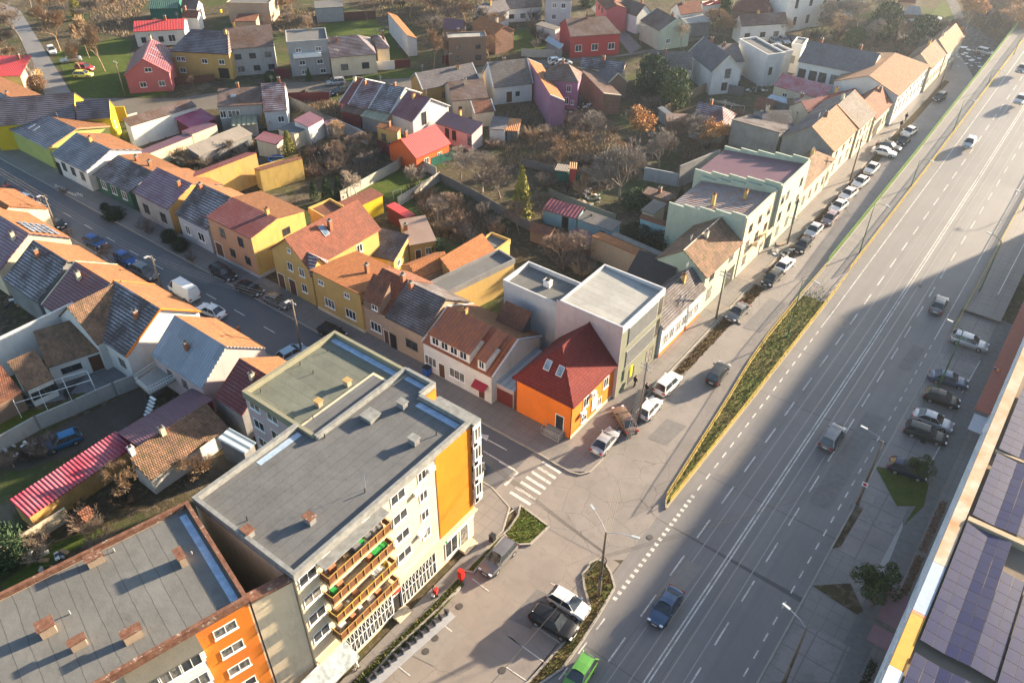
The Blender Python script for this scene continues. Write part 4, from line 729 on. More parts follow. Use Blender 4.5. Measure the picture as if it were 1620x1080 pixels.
bld('small cottage with bright red metal roof and orange-red walls', 'g:1475,885', 'h:365,992', 'g:1340,655', 2.9, 5.4, wall='orangered', roof='redbright', oh=.35, eoh=.3, wins=[('F', 'w', .9, 1.1, 1.1, (.3, .7))])
bld('pale house with low plum sheet roof next to the bright red cottage', 'h:190,772', 'h:580,898', 'h:335,655', 3.4, 4.4, wall='rosy', roof='plum', D=0, oh=.25, wins=[('F', 'd', 1.0, .9, 1.9, (.3, .5, .94))])
bld('low house with long grey mossy tiled roof beside the lane', 'h:60,420', 'h:665,305', 'h:35,228', 3.6, 6.0, wall='mustard', roof='slate', oh=.3, fas='ltgrey', wins=[('F', 'd', 1.0, 1.8, 1.2, (.4,))])
bld('cream house with brown frosted tiles in front of the grey mossy roof', 'h:375,540', 'h:762,505', 'h:370,330', 3.8, 6.0, wall='cream', roof='brown', oh=.2, wins=[('F', 'd', 1.6, .6, .8, (.2,))]); bld('low cream extension with reddish tiled roof below the brown frosted tiles', 'h:615,672', 'h:832,645', 'h:570,540', 3.0, 4.4, wall='cream', roof='rust', D=0, oh=.15, fas='ltgrey', name='house_extension', cat='house extension')
bld('white house with broad grey-brown tiled roof left of the purple one', 'h:815,398', 'h:1240,352', 'h:762,122', 3.8, 7.6, wall='white', roof='greyb', oh=.3, fas='ltgrey', wins=[('F', 'door', .3, 1.2, 2.2, (.4,)), ('F', 'd', 1.4, .8, .9, (.62,))], chim=[(.42, .3, .7)])
bld('small white shed with grey roof in the yard of the plum roofed house', 'h:760,835', 'h:940,848', 'h:780,700', 2.8, 3.0, wall='white', roof='slate', D=0, name='shed', cat='shed'); bld('canopy with rusty orange metal sheets', 'h:945,852', 'h:1080,862', 'h:850,712', 2.4, 3.0, wall='old', roof='orangemetal', D=0, name='canopy', cat='canopy')
bld('purple two-storey house with dark tiled pyramid roof and white framed windows', 'l:115,850', 'l:510,882', 'l:235,672', 5.8, 8.8, wall='purple', roof='brown', hip=(2.6, 2.6), oh=.3, chim=[(.5, .2, .8)], wins=[('F', 'w', 3.6, .9, 1.4, (.75,)), ('F', 'w', 1.0, .9, 1.4, (.7,)), ('F', 'w', 1.0, .7, .9, (.87,))])
bld('long purple blind walled wing with narrow orange roof', 'h:1185,88', 'h:1420,470', None, 6.6, 5.2, d=3, D=0, wall='purple', roof='orange', oh=0.02, eoh=0, fas='ltgrey', name='building_wing', cat='building wing')
bld('house with frosted brown roof, brick chimney and dark open cross gable', 'l:520,715', 'l:985,772', 'l:475,600', 4.6, 7.2, wall='cream', roof='greyf', oh=.25, chim=[(.5, 0, .7)])
bld('long brick sided wing with sloping brown roof edge leading to the orange tree', 'i:235,180', 'i:505,455', 'i:735,515', 4.8, 4.0, wall='brick', roof='brown', D=0, oh=.1, fas='cream', name='building_wing', cat='building wing')
bld('steep open gabled barn roof of dark slates beside the brick sided wing', 'i:410,235', 'i:545,355', 'i:485,90', 3.6, 6.8, wall='brown', roof='slate', oh=.1, fas='cream', name='barn', cat='barn')
bld('pale house with grey-brown roof behind the two big conifers', 'l:1240,725', 'k:235,748', 'l:1190,530', 4.2, 7.4, wall='white', roof='greyb', oh=.25)
bld('white house with steep dark grey gable roof and tall windows', 'k:190,560', 'k:450,772', 'k:360,385', 5.0, 8.4, wall='white', roof='slate', oh=.2, fas='cream', wins=[('B', 'd', 3.4, 1.2, 1.9, (.55,)), ('B', 'd', .8, 1.2, 1.6, (.5,))])
o = bld('white house with blue solar panels on its roof', 'k:620,665', 'k:800,655', 'k:545,470', 4.4, 6.6, wall='white', roof='greyb', oh=.25, wins=[('F', 'd', 1.2, 2.4, 1.4, (.4,))])
bld('modern white flat roofed block with bright parapet and two skylights', 'k:740,430', 'k:1045,602', 'k:930,412', 6.8, 6.85, wall='white', roof='felt', D=0, oh=0, par=.3, name='office_building', cat='building', wins=[('B', 'd', 2.6, .8, 1.6, (.35,))])
bld('white flat roofed wing joining the modern block and the slate roofed building', 'k:1050,602', 'k:1312,552', 'k:1010,500', 6.3, 6.35, wall='white', roof='felt', D=0, oh=0, par=.3, name='office_building', cat='building', wins=[('F', 'd', 2.6, .8, 1.5, (.4,))])
bld('white blank walled block left of the slate roofed building', 'k:1300,470', 'k:1420,490', None, 6.3, 6.3, d=5, D=0, wall='white', roof='felt', oh=0, par=.2, name='building', cat='building', wins=[('F', 'd', 2.2, 1.0, 1.6, (.3,))])
bld('workshop with large pinkish red frosted metal roof', '4:90,520', '4:395,605', '4:128,440', 4.0, 5.6, wall='cream', roof=sheet('pinkish red frosted metal', (.38, .05, .06), .35, .4, frost=.9), D=0, oh=.2, name='workshop', cat='workshop', wins=[('F', 'w', 2.2, 1.0, .8, (.25,))])
bld('dark slate gabled roof beside the pinkish red workshop', '4:235,690', '4:400,690', '4:262,598', 3.6, 5.2, wall='brown', roof='dark', oh=.1); bld('low maroon tiled house behind the grey-brown street house', '4:310,705', '4:640,620', '4:500,560', 4.2, 6.0, wall='cream', roof='maroon', oh=.1)
bld('dark frosted slope of a half collapsed roof behind the ruined gable', 'j:870,560', 'j:1195,560', 'j:1030,365', 4.4, 6.2, wall='old', roof='dark', oh=.1); bld('grey cottage with frosted maroon roof and orange sunlit hip', 'j:75,478', 'j:440,560', 'j:205,282', 3.4, 5.8, wall='grey', roof='purplef', oh=.2, hip=(0, 2), wins=[('F', 'w', 1.2, 1.1, 1.3, (.25,))])
bld('open carport with brown sheet roof beside the grey cottage', 'i:1180,755', 'i:1420,762', 'i:1290,672', 2.6, 2.9, wall='brown', roof='brown', D=0, name='carport', cat='carport'); bld('small white sheet roof on a shed behind the orange tree', 'i:1080,610', 'i:1215,710', 'i:1130,588', 2.6, 2.8, wall='old', roof='white', D=0, name='shed', cat='shed')
bld('grey blue metal porch roof by the pinkish red workshop', 'j:900,235', 'j:1120,300', 'j:920,188', 3.0, 3.3, wall='old', roof='blue', D=0, name='porch', cat='porch'); bld('small steep roofed shed with rusty tiles in the junk yard', 'j:755,325', 'j:940,362', 'j:900,240', 2.4, 4.2, wall='brown', roof='rust', name='shed', cat='shed')
bld('pale blue garden shed with dull red metal roof', 'm:115,612', 'm:488,715', 'm:215,497', 2.5, 3.1, wall='blue', roof=sheet('dull red metal', (.25, .05, .07), .6, .3), D=0, oh=.15, name='shed', cat='shed', wins=[('F', 'door', .05, 1.0, 2.1, (.68,), BROWNF, DARK)])
bld('pale blue garden shed with weathered beige sheet roof', 'm:492,716', 'm:872,850', 'm:615,628', 2.6, 3.0, wall='blue', roof='eternit', D=0, oh=.15, name='shed', cat='shed', wins=[('F', 'd', 1.1, .9, .8, (.72,))])
bld('dark maroon roofed hut in front of the blue sheds', 'm:385,905', 'm:600,1010', 'm:455,790', 2.2, 3.0, wall='iron', roof='maroonline', D=0, name='hut', cat='shed'); bld('rusty striped shed roof left of the maroon hut', 'm:-30,830', 'm:190,905', 'm:80,760', 2.2, 2.8, wall='brown', roof='rust', D=0, name='shed', cat='shed')
bld('long cream outbuilding with sunlit orange roof strip by the bare trees', '7:525,435', '7:815,560', '7:600,418', 3.8, 3.6, wall='tan', roof='orange', D=0, oh=.05, eoh=0, name='outbuilding', cat='outbuilding'); bld('long grey flat roof strip behind the sunlit orange one', '7:640,430', '7:935,558', '7:690,420', 3.2, 3.2, wall='tan', roof='eternit', D=0, oh=.05, name='outbuilding', cat='outbuilding')
bld('pale blue walled outbuilding with brown roof and brick chimney next to the mint house', '7:815,325', '7:1085,412', '7:860,308', 3.8, 4.2, wall='blue', roof='rust', D=0, oh=.05, name='outbuilding', cat='outbuilding', chim=[(.9, -.5, 1.2)])
bld('grey sheet roofed shed with cream end wall in the yard of the cream block', 'm:1170,620', 'm:1310,672', 'm:1300,500', 2.8, 3.0, wall='cream', roof='eternit', D=0, name='shed', cat='shed'); bld('brown sheet roofed shed with a red chimney pot', 'm:1190,440', 'm:1480,525', 'm:1250,370', 2.6, 2.9, wall='brown', roof='brown', D=0, name='shed', cat='shed', chim=[(.5, -.6, .8)])
bld('teal garden cabin with grey flat roof at the green lawn', 'm:250,195', 'm:400,215', 'm:350,135', 2.5, 2.6, wall='tealdark', roof='eternit', D=0, name='cabin', cat='garden cabin'); bld('little red garden cabin with orange roof edge', 'm:405,180', 'm:490,185', 'm:415,110', 3.6, 4.0, wall='red', roof='orangemetal', D=0, name='cabin', cat='garden cabin')
# ---------------------------------------------------------------- beyond the lane
bld('pink gabled house with maroon roof and four skylights', '1:1035,442', '1:1075,318', '1:868,362', 4.0, 7.2, wall='pink', roof='maroonline', oh=.2, fas='pink', chim=[(.95, 0, .8, 'sand')], sky=[(.3, .6, .3, 1.6), (.6, .6, .3, 1.6)], wins=[('A', 'w', 1.2, 1.3, 1.1, (.35, .78)), ('A', 'w', 4.3, 1.4, .9, (.55,))])
bld('yellow two-storey house with dark hipped roof and brown porch', '1:1035,312', '1:1395,332', '1:1160,178', 5.6, 8.6, wall='mustard', roof='darkline', hip=(3, 2), oh=.35, wins=[('F', 'w', 3.4, .9, 1.0, (.1, .18)), ('F', 'w', .9, 1.4, 1.1, (.13,)), ('F', 'w', 3.2, 1.3, 1.0, (.55, .85)), ('F', 'door', .1, 2.2, 2.2, (.85,), None, DARK)])
bld('plain grey two-storey house with brown roof and square dark windows', '1:1388,302', '2:130,280', '1:1378,168', 6.0, 9.0, wall='grey', roof='brown', oh=.2, wins=[('F', 'd', 3.6, 1.3, 1.1, (.18, .5, .85)), ('F', 'd', .9, 1.3, 1.1, (.2, .55, .88))])
o = bld('grey three-storey house with long white glazed balcony', '2:205,268', '2:458,250', None, 7.2, 7.3, d=8, D=0, wall='grey', roof='felt', oh=0, par=.3, wins=[('F', 'w', 5.2, 1.2, .9, (.25, .75)), ('F', 'w', 2.4, 1.3, 1.0, (.3, .75)), ('F', 'w', .3, 1.2, 1.0, (.32, .8))])
g = MB(); g.box(1, 7, -.8, 0, 4.2, 5.0); g.build('balcony', WHITE, o)
bld('cream single-storey house with dark brown hipped roof and white gate', '2:470,352', '2:755,330', '2:460,225', 4.4, 7.0, wall='cream', roof='darkline', hip=(0, 3.4), oh=.3, wins=[('F', 'd', 1.3, 1.5, 1.3, (.28, .75))]); bld('rear part of the cream house with its own dark hipped roof', '2:755,300', '2:802,296', '2:665,222', 4.2, 6.0, wall='cream', roof='darkline', hip=(0, 2), oh=.2, L=3)
bld('long white walled building with sunlit orange roof slope', '2:820,75', '2:940,215', '2:1035,272', 5.0, 4.0, wall='ltgrey', roof='orange', D=0, oh=.1, name='building', cat='building')
bld('beige two-storey flat roofed house with dark red fence', '2:1190,240', '2:1428,230', '2:1165,205', 6.2, 6.3, wall='brown', roof='white', D=0, oh=0, par=.2, wins=[('F', 'd', 3.8, 1.1, .9, (.25, .78)), ('F', 'd', 1.2, 1.3, 1.2, (.25, .78))]); bld('orange roofed house behind the beige flat roofed one', '2:1330,150', '2:1475,215', '2:1300,95', 4.6, 6.2, wall='brick', roof='orange', D=3)
bld('garage with plum roof left of the beige flat roofed house', '2:1155,175', '2:1275,185', '2:1215,115', 3.2, 5.0, wall='brown', roof='plum', name='garage', cat='garage')
bld('red and cream striped house with brown hipped roof', '3:395,225', '3:705,205', '3:400,112', 5.0, 7.6, wall='red', roof='brown', hip=(0, 2.5), oh=.3, wins=[('F', 'w', 1.4, 1.6, 1.5, (.17, .5, .84))])
bld('mint green house with hipped brown roof at the lane corner', '3:820,125', '3:940,192', '3:885,30', 4.6, 7.0, wall='mint', roof='brown', oh=.25, fas='mint', wins=[('B', 'w', 1.4, 1.3, 1.1, (.3,))]);
bld('white house with red-brown roof and dusting of snow, behind the mint one', '3:675,55', '3:800,100', '3:740,-10', 4.4, 7.0, wall='white', roof='brown', oh=.25, wins=[('F', 'd', 1.4, 1.2, 1.3, (.2,))]); bld('house with orange-red clay roof beside the white canopy', '3:1070,90', '3:1205,72', '3:1040,20', 4.4, 6.8, wall='white', roof='red', oh=.2); bld('white flat canopy in front of the orange-red clay roof', '3:1105,145', '3:1258,132', '3:1090,92', 3.4, 3.7, wall='old', roof='white', D=0, name='canopy', cat='canopy')
bld('small white house with pink-red roof by the dark fir', '3:1205,35', '3:1315,22', '3:1195,10', 3.6, 4.6, wall='white', roof='redbright', oh=.1, wins=[('F', 'd', 1.2, .9, .9, (.5,))]); bld('house with huge red tiled hipped roof', '3:1375,60', '3:1620,90', '3:1420,-30', 4.2, 8.4, wall='brown', roof='red', hip=(3, 3), oh=.3)
bld('white house with wide brown roof and stone gable', 'k:765,282', 'k:1262,250', 'k:730,160', 4.2, 6.8, wall='white', roof='brown', oh=.25, wins=[('F', 'd', 1.2, 1.3, 1.1, (.16, .5, .8))])
bld('large white two-storey building in hazy light with tall narrow windows', '4:205,-40', '4:640,-110', None, 9.5, 9.6, d=12, D=0, wall='white', roof='felt', oh=.1, name='building', cat='building', wins=[('F', 'd', 5.6, .9, 2.1, (.1, .3, .5, .7)), ('F', 'd', 1.4, .9, 2.0, (.12, .3, .5, .7))])
bld('white house with red front roof slope and cream rear slope', '1:812,195', '1:1125,178', '1:805,130', 3.6, 5.0, wall='white', roof='redbright', oh=.2, wins=[('F', 'd', .9, 1.0, 1.2, (.15, .5)), ('F', 'w', .8, 1.6, 1.6, (.72,))])
bld('bare concrete house side with small rusty lean-to roof', '1:1380,20', '2:100,25', None, 5.0, 5.1, d=8, D=0, wall='tan', roof='felt', oh=0, par=.1, name='building', cat='building'); bld('small rusty roofed porch on the bare concrete house', '1:1430,130', '1:1560,130', '1:1425,85', 2.5, 3.0, wall='tan', roof='rust', D=0, name='porch', cat='porch')
bld('grey blank walled outbuilding at the end of the green lawn', '2:378,52', '2:552,42', None, 3.6, 3.7, d=6, D=0, wall='grey', roof='felt', oh=0, name='outbuilding', cat='outbuilding'); bld('small gabled shed with snowy roof, upper middle edge', '1:1100,50', '1:1200,55', '1:1098,-5', 3.4, 5.2, wall='white', roof='brown', name='shed', cat='shed'); bld('house with dark green sheet roof at the upper edge', '1:905,55', '1:1085,50', '1:915,-10', 3.6, 5.0, wall='tealdark', roof=sheet('dark green sheet', (.05, .12, .09), .5, .4), name='house')
bld('low house with two brown roofs and barred fence right of the green yard sheets', '1:1105,105', '1:1205,110', '1:1100,60', 3.2, 4.6, wall='white', roof='rust'); bld('peach blank walled house with dark window at the left edge', '1:-200,470', '1:125,462', '1:60,340', 4.0, 5.6, D=0, wall='tan', roof='redbright', oh=.1, wins=[('F', 'd', 1.0, 1.3, 1.0, (.85,))])
bld('house with grey slate roof and white gable, upper centre', '2:1415,100', '2:1570,60', '2:1480,5', 4.0, 7.0, wall='white', roof='slate', wins=[('B', 'w', 2, .9, 1, (.5,))]); bld('long white house with dark roof beside the vegetable garden', '3:10,55', '3:225,40', '3:0,-20', 3.6, 6.4, wall='white', roof='dark', wins=[('F', 'd', 1.0, 1.2, 1.0, (.12, .45, .8))]); bld('grey two-storey house with white windows at the upper edge', '3:240,-5', '3:405,0', '3:240,-70', 6.4, 8.6, wall='ltgrey', roof='brown', wins=[('F', 'w', 1.4, 1.1, 1.3, (.35,)), ('F', 'w', 4.2, 1.1, 1.2, (.35, .7))])
bld('salmon coloured building along the steep grey lane', '3:545,-10', '3:610,60', '3:640,-10', 5.6, 6.6, wall='pink', roof='rust', D=3, wins=[('F', 'd', 3.6, .9, 1.2, (.3, .6))]); bld('small white outbuilding with flat roof in the vegetable garden', '3:180,150', '3:300,185', '3:210,128', 3.2, 3.4, wall='white', roof='eternit', D=0, name='outbuilding', cat='outbuilding'); bld('garage with grey blue sheet roof and dark red gate', '3:240,245', '3:330,300', '3:230,200', 2.8, 3.6, wall='old', roof='blue', D=0, name='garage', cat='garage')
bld('tiny white tiled hut on a yellow lawn near the parked cars', '4:890,85', '4:1000,95', '4:960,38', 2.6, 4.2, wall='brick', roof='white', hip=(1, 1), name='hut', cat='hut'); bld('pale gabled house in the haze at the top right', '4:850,10', '4:960,20', '4:900,-30', 4, 6, wall='tan', roof='red')
# ---------------------------------------------------------------- apartment blocks
def railpath(m, pts, r=.025, k=4):
    m.path(pts, r, k)
def flatwall(m, x, y0, y1, z0, z1, t=.05): m.box(x, x + t, y0, y1, z0, z1)
RUSTCAP, t, b = nodes('rusted sheet capping', .9, .3); g = geo(t); c = mixc(t, ramp(t, noise(t, 2.2, 6, g, .75), .38, .6), (.11, .045, .028), (.2, .1, .065)); t.links.new(mixc(t, ramp(t, noise(t, 1.6, 6, g, .8), .58, .63), c, (.38, .32, .26)), b.inputs["Base Color"]); GREYCAP = plain('grey sheet capping', (.2, .205, .2), .8, var=.25); BROWNSLAT = plain('brown balcony boards', (.13, .05, .02), .7, var=.3)
ap = empty('apartment_block', (-34, 19, 0), 0, 'cream five-storey apartment block with yellow-orange render stripe and brown boarded balconies', 'apartment block')
H = 15.25
def wpart(name, boxes, mat, parent, M=None):
    m = MB()
    for b in boxes: m.box(*b)
    o = m.build(name, mat, parent)
    if M is not None: o.matrix_local = M
    return o
# plan in metres from the corner (-34, 19)

wpart('wall', [(-12, 0, .2, 20.4, -.1, H), (-9.4, -5.9, 20.4, 22.4, -.1, H)], W['sand'], ap)
wpart('wall', [(-19.3, -9.42, 10.9, 22.35, -.1, H - .25)], W['rosy'], ap)
wpart('roof', [(-11.7, -.3, .5, 20.1, H, H + .04), (-9.1, -6.2, 20.1, 22.1, H + .002, H + .042)], ROOFG, ap)
wpart('roof', [(-19.1, -9.62, 11.1, 22.1, H - .2, H - .16)], ROOFM, ap)
def ringwall(x0, x1, y0, y1, z0, z1, t=.3): return [(x0, x1, y0, y0 + t, z0, z1), (x0, x1, y1 - t, y1, z0, z1), (x0, x0 + t, y0 + t, y1 - t, z0, z1), (x1 - t, x1, y0 + t, y1 - t, z0, z1)]
wpart('parapet', [(-12.05, .05, .15, .5, H - .3, H + .6), (-.3, .05, .5, 20.45, H - .3, H + .6), (-5.9, -.3, 20.1, 20.45, H - .3, H + .6), (-12.05, -11.7, .5, 10.9, H - .3, H + .6), (-9.7, -9.35, 10.9, 22.4, H - .3, H + .55), (-9.35, -5.85, 22.1, 22.45, H - .3, H + .6), (-6.2, -5.85, 20.45, 22.1, H - .3, H + .6)], GREYCAP, ap)
wpart('parapet', [(-19.4, -19.05, 10.8, 22.4, H - .5, H + .38), (-19.05, -9.7, 10.8, 11.15, H - .5, H + .38), (-19.05, -9.7, 22.05, 22.4, H - .5, H + .38)], plaster('mossy parapet capping', (.25, .24, .17), .4), ap)
wpart('render_panel', [(0, .06, 15.6, 20.35, 4.3, H - .02)], W['boldorange'], ap)
wpart('render_panel', [(-5.8, -5.74, 20.5, 22.3, 4.3, H - .02)], W['boldorange'], ap)
# loggia bay on the corner
lo = wpart('corner_loggia', [(-4.6, .3, 20.45, 21.0, z0_, z0_ + .8) for z0_ in (5.0, 7.6, 10.1, 12.6)] + [(.2, .3, 20.4, 21.5, 5.0, H), (-4.6, .3, 20.45, 21.45, 4.9, 5.0)], WHITE, ap)
for z in (5.9, 8.4, 10.9, 13.3):
    window(lo, 'w', 2.4, 1.6, Matrix.Translation((-1.0, 21.0, z)) @ Matrix.Rotation(math.pi, 4, 'Z')); window(lo, 'w', .9, 1.6, Matrix.Translation((.31, 20.97, z)) @ Matrix.Rotation(math.pi / 2, 4, 'Z'))
wpart('bay_roof', [(-4.6, .35, 20.45, 21.5, H, H + .3)], GREYCAP, ap)
RX = lambda x, y, z: Matrix.Translation((x, y, z)) @ Matrix.Rotation(math.pi / 2, 4, 'Z')
for z in (6.4, 8.9, 11.4, 13.9):
    window(ap, 'w', 1.7, 1.15, RX(.004, 1.3, z)); window(ap, 'w', 1.7, 1.15, RX(.004, 11.0, z)); window(ap, 'w', 1.0, 1.15, RX(.004, 13.9, z))
    window(ap, 'w', .8, 1.8, RX(.004, 3.2, z - .6)); window(ap, 'w', 1.8, 1.2, RX(.004, 5.2, z - .2)); window(ap, 'w', .8, 1.8, RX(.004, 7.4, z - .6))
    for x in (-18, -15.5, -12.5): window(ap, 'w', 1.5, 1.2, Matrix.Translation((x, 10.9, z)))
def things_on(bal, z, seed):
    r = random.Random(seed); cols = [plain('green tarpaulin', (.02, .3, .06), .6), plain('yellow crate', (.6, .42, .05), .6), plain('grey blanket', (.2, .2, .22), .9), BRICK, WHITE, plain('tan board', (.4, .27, .14), .8)]
    for i in range(9):
        y = r.uniform(2.6, 8.6); h = r.uniform(.2, .8); w_ = r.uniform(.25, .7)
        m = MB(); m.box(.15, .15 + r.uniform(.25, .5), y, y + w_, z, z + h); o = m.build(('box', 'crate', 'board')[i % 3], cols[r.randrange(6)])
        o.location = (-34, 19, 0); tag(o, ('storage box', 'wooden crate', 'leaning board')[i % 3] + ' among the clutter on the ' + {0: 'top', 1: 'second', 2: 'third', 3: 'lowest'}[seed] + ' brown boarded balcony', ('box', 'crate', 'board')[i % 3], 'clutter on the apartment balconies')
for i, z in enumerate((13.0, 10.5, 8.0, 5.5)):
    bal = wpart('balcony', [(0, 1.15, 2.2, 9.1, z - .16, z)], W['sand'], ap)
    m = MB()
    for (x0, y0, x1, y1) in ((1.1, 2.25, 1.1, 9.05), (0, 2.25, 1.1, 2.25), (0, 9.05, 1.1, 9.05)):
        n = max(1, int(math.hypot(x1 - x0, y1 - y0) / .8))
        for k in range(n + 1): m.tube((x0 + (x1 - x0) * k / n, y0 + (y1 - y0) * k / n, z), (x0 + (x1 - x0) * k / n, y0 + (y1 - y0) * k / n, z + 1.05), .03, k=4)
        for zz in (.12, 1.05): m.tube((x0, y0, z + zz), (x1, y1, z + zz), .035, k=4)
    m.build('railing', YEL if i == 2 else plain('ochre railing', (.42, .27, .08), .6), bal)
    wpart('railing_boards', [(1.03, 1.06, 2.3, 9.0, z + .15, z + .95), (.05, 1.03, 2.28, 2.31, z + .15, z + .95), (.05, 1.03, 8.99, 9.02, z + .15, z + .95)], BROWNSLAT, bal)
    things_on(bal, z, i)
wpart('balcony_canopy', [(0, 1.0, 2.2, 9.1, 14.95, 15.05)], GREYCAP, ap)
m = MB(); m.box(.2, .7, 7.2, 8.7, 10.5, 11.3); o = m.build('tarpaulin', plain('green tarpaulin', (.02, .3, .06), .6)); o.location = (-34, 19, 0); tag(o, 'bright green tarpaulin bundle on the second brown boarded balcony', 'tarpaulin')
# shop floor
wpart('cornice', [(0, .5, .2, 20.5, 4.15, 4.35)], W['sand'], ap)
sh = wpart('shop_front', [(.0, .12, 10.0, 14.6, .5, 3.9), (.0, .12, 2.3, 8.8, .7, 3.8)], GLASS, ap)
m = MB()
for y0, y1, z0, z1 in ((10, 14.6, .5, 3.9), (2.3, 8.8, .7, 3.8)):
    y = y0
    while y < y1 + .01: m.box(.12, .17, y - .03, y + .03, z0, z1); y += .46
    for zz in (z0, (z0 + z1) / 2, z1): m.box(.121, .171, y0, y1, zz - .03, zz + .03)
    y = y0
    while y < y1 - .5: m.tube((.15, y, z0), (.15, y + .46, (z0 + z1) / 2), .02, k=4); m.tube((.15, y + .46, (z0 + z1) / 2), (.15, y, z1), .02, k=4); y += .46
m.build('window_grille', WHITE, sh)
window(ap, 'w', 1.8, 2.3, RX(.02, 17.0, .7)); window(ap, 'door', 1.1, 2.6, RX(.02, 18.9, .3), FRAME, GLASS)
sg = wpart('shop_sign', [(.07, .3, 16.2, 20.2, 3.4, 4.1)], WHITE, ap); wpart('sign_stripe', [(.08, .32, 16.1, 20.3, 4.1, 4.25), (.08, .32, 16.1, 16.2, 3.3, 4.1)], plain('green sign', (.05, .4, .15), .5), sg)
sg = wpart('shop_sign', [(.03, .16, 9.2, 9.95, 3.0, 3.7)], plain('red sign', (.6, .05, .03), .5), ap); window(ap, 'door', .9, 2.4, RX(.02, 9.4, .3), WHITE, DARK)
aw = MB(); aw.poly([(.05, -2.6, 3.6), (1.7, -2.6, 2.7), (1.7, 3.2, 2.7), (.05, 3.2, 3.6)]); aw.poly([(1.7, -2.6, 2.4), (1.7, 3.2, 2.4), (1.7, 3.2, 2.7), (1.7, -2.6, 2.7)][::-1]); aw.build('awning', [plain('pale blue and sand awning', (.26, .3, .32), .7, var=.45)], ap)
for y0, y1 in ((-2.4, .6), (8.6, 10.2), (18.0, 19.8)):
    o = wpart('doorstep', [(.0, 1.0, y0, y1, .09, .27), (.0, .7, y0, y1, .27, .42)], W['sand'] if y0 > 0 else plain('pinkish step tiles', (.45, .25, .18), .8), ap)
# chimneys, hatch, vents on the roofs
def stack(parent, x, y, z, a, b, h, rot=0, cap=RUSTCAP, body=None):
    m = MB(); m.box(-a / 2, a / 2, -b / 2, b / 2, 0, h); o = m.build('chimney', body or BRICK, parent); o.matrix_local = Matrix.Translation((x, y, z)) @ Matrix.Rotation(rot, 4, 'Z')
    m = MB(); m.box(-a / 2 - .1, a / 2 + .1, -b / 2 - .1, b / 2 + .1, h + .12, h + .2)
    for sx in (-1, 1):
        for sy in (-1, 1): m.box(sx * (a / 2 - .08) - .06, sx * (a / 2 - .08) + .06, sy * (b / 2 - .08) - .06, sy * (b / 2 - .08) + .06, h, h + .12)
    m.build('chimney_cap', cap, o); return o
def rel(s, z, o=(-34, 19)): p = at(s, z); return p.x - o[0], p.y - o[1]
for s, cap in (('10:985,700', GREYCAP), ('10:915,480', GREYCAP), ('14:352,100', RUSTCAP), ('13:1520,180', RUSTCAP)): stack(ap, *rel(s, H), H + .03, .75, .6, .55, 0, cap, W['old'])
for s in ('10:580,345', '10:405,470'): stack(ap, *rel(s, H - .2), H - .18, .55, .5, .5, 0, plain('ochre cap', (.35, .24, .1), .9), W['tan'])
x, y = rel('10:725,550', H); wpart('roof_hatch', [(x - .7, x + .5, y - .6, y + .6, H + .03, H + .5), (x - .8, x + .6, y - .7, y + .7, H + .5, H + .56)], GREYCAP, ap)
for s in ('10:440,665', '10:685,1000', '10:1120,650', '13:1510,90'): x, y = rel(s, H); m = MB(); m.tube((x, y, H), (x, y, H + .5), .05, k=6); m.build('vent_pipe', BLACKM, ap)
for s in ('10:455,140', '10:290,225', '10:50,390', '10:250,560', '10:370,555', '10:370,275'): x, y = rel(s, H - .2); m = MB(); m.tube((x, y, H - .2), (x, y, H + .25), .04, k=6); m.build('vent_pipe', BLACKM, ap)
x, y = rel('10:690,975', H); m = MB(); m.tube((x, y, H), (x, y, H + 1.6), .02, k=4); [m.tube((x - .35, y, H + 1.0 + .2 * i), (x + .35, y, H + 1.0 + .2 * i), .012, k=3) for i in range(4)]; m.build('aerial', GALV, ap)
# rear balconies of the pinkish stair wing
for z in (5.4, 8.0, 10.6, 13.0):
    b = wpart('rear_balcony', [(-20.4, -19.3, 12.2, 15.6, z - .12, z), (-20.42, -20.36, 12.2, 15.6, z, z + .95), (-20.36, -19.3, 12.2, 12.26, z, z + .95), (-20.36, -19.3, 15.54, 15.6, z, z + .95)], plain('dark balcony sheet', (.07, .03, .03), .6), ap)
wpart('balcony_canopy', [(-20.6, -19.4, 12.0, 15.8, 14.3, 14.4)], GREYCAP, ap)
wpart('ice_film', [(-5.6, -.8, 19.3, 19.95, H + .045, H + .055), ], ICE, ap); wpart('ice_film', [(-9.0, -6.4, 21.4, 21.95, H + .045, H + .055)], ICE, ap); wpart('ice_film', [(-11.5, -10.9, 6.0, 10.5, H + .045, H + .055)], ICE, ap); wpart('ice_film', [(-19.0, -10.2, 21.3, 21.95, H - .155, H - .145)], ICE, ap)
# rear recess with dirty light roof
wpart('annexe_roof', [(-13.6, -12.05, 5.0, 10.7, 0, 11.0)], W['old'], ap)
for i in range(4):
    m = MB(); y = (9.4, 12.7, 12.7, 14.6)[i]; z = (9.4, 12.9, 7.4, 14.2)[i]; m.box(.02, .33, y, y + .75, z, z + .5); a_ = m.build('air_conditioner', WHITE, ap)
# linking wall and lower wing between the blocks
lk = empty('link_building', (-35.2, 16.0, 0), 0, 'narrow cream rendered link wall with brown coping between the two apartment blocks', 'building')
m = MB(); m.prism([(0.05, .1), (.95, 3.1), (.3, 3.1), (-.6, .3)], -.1, 15.0); m.build('wall', W['sand'], lk)
m = MB(); m.prism([(0.15, .05), (1.1, 3.15), (.2, 3.15), (-.7, .3)], 15.0, 15.25); m.build('coping', RUSTCAP, lk)
# ---------------------------------------------------------------- block with the deep orange render stripe
cb = empty('apartment_block', (-35.2, 16.0, 0), math.atan2(-9.9, -2.5), 'five-storey apartment block at the lower left with deep orange render and rusty parapet', 'apartment block')
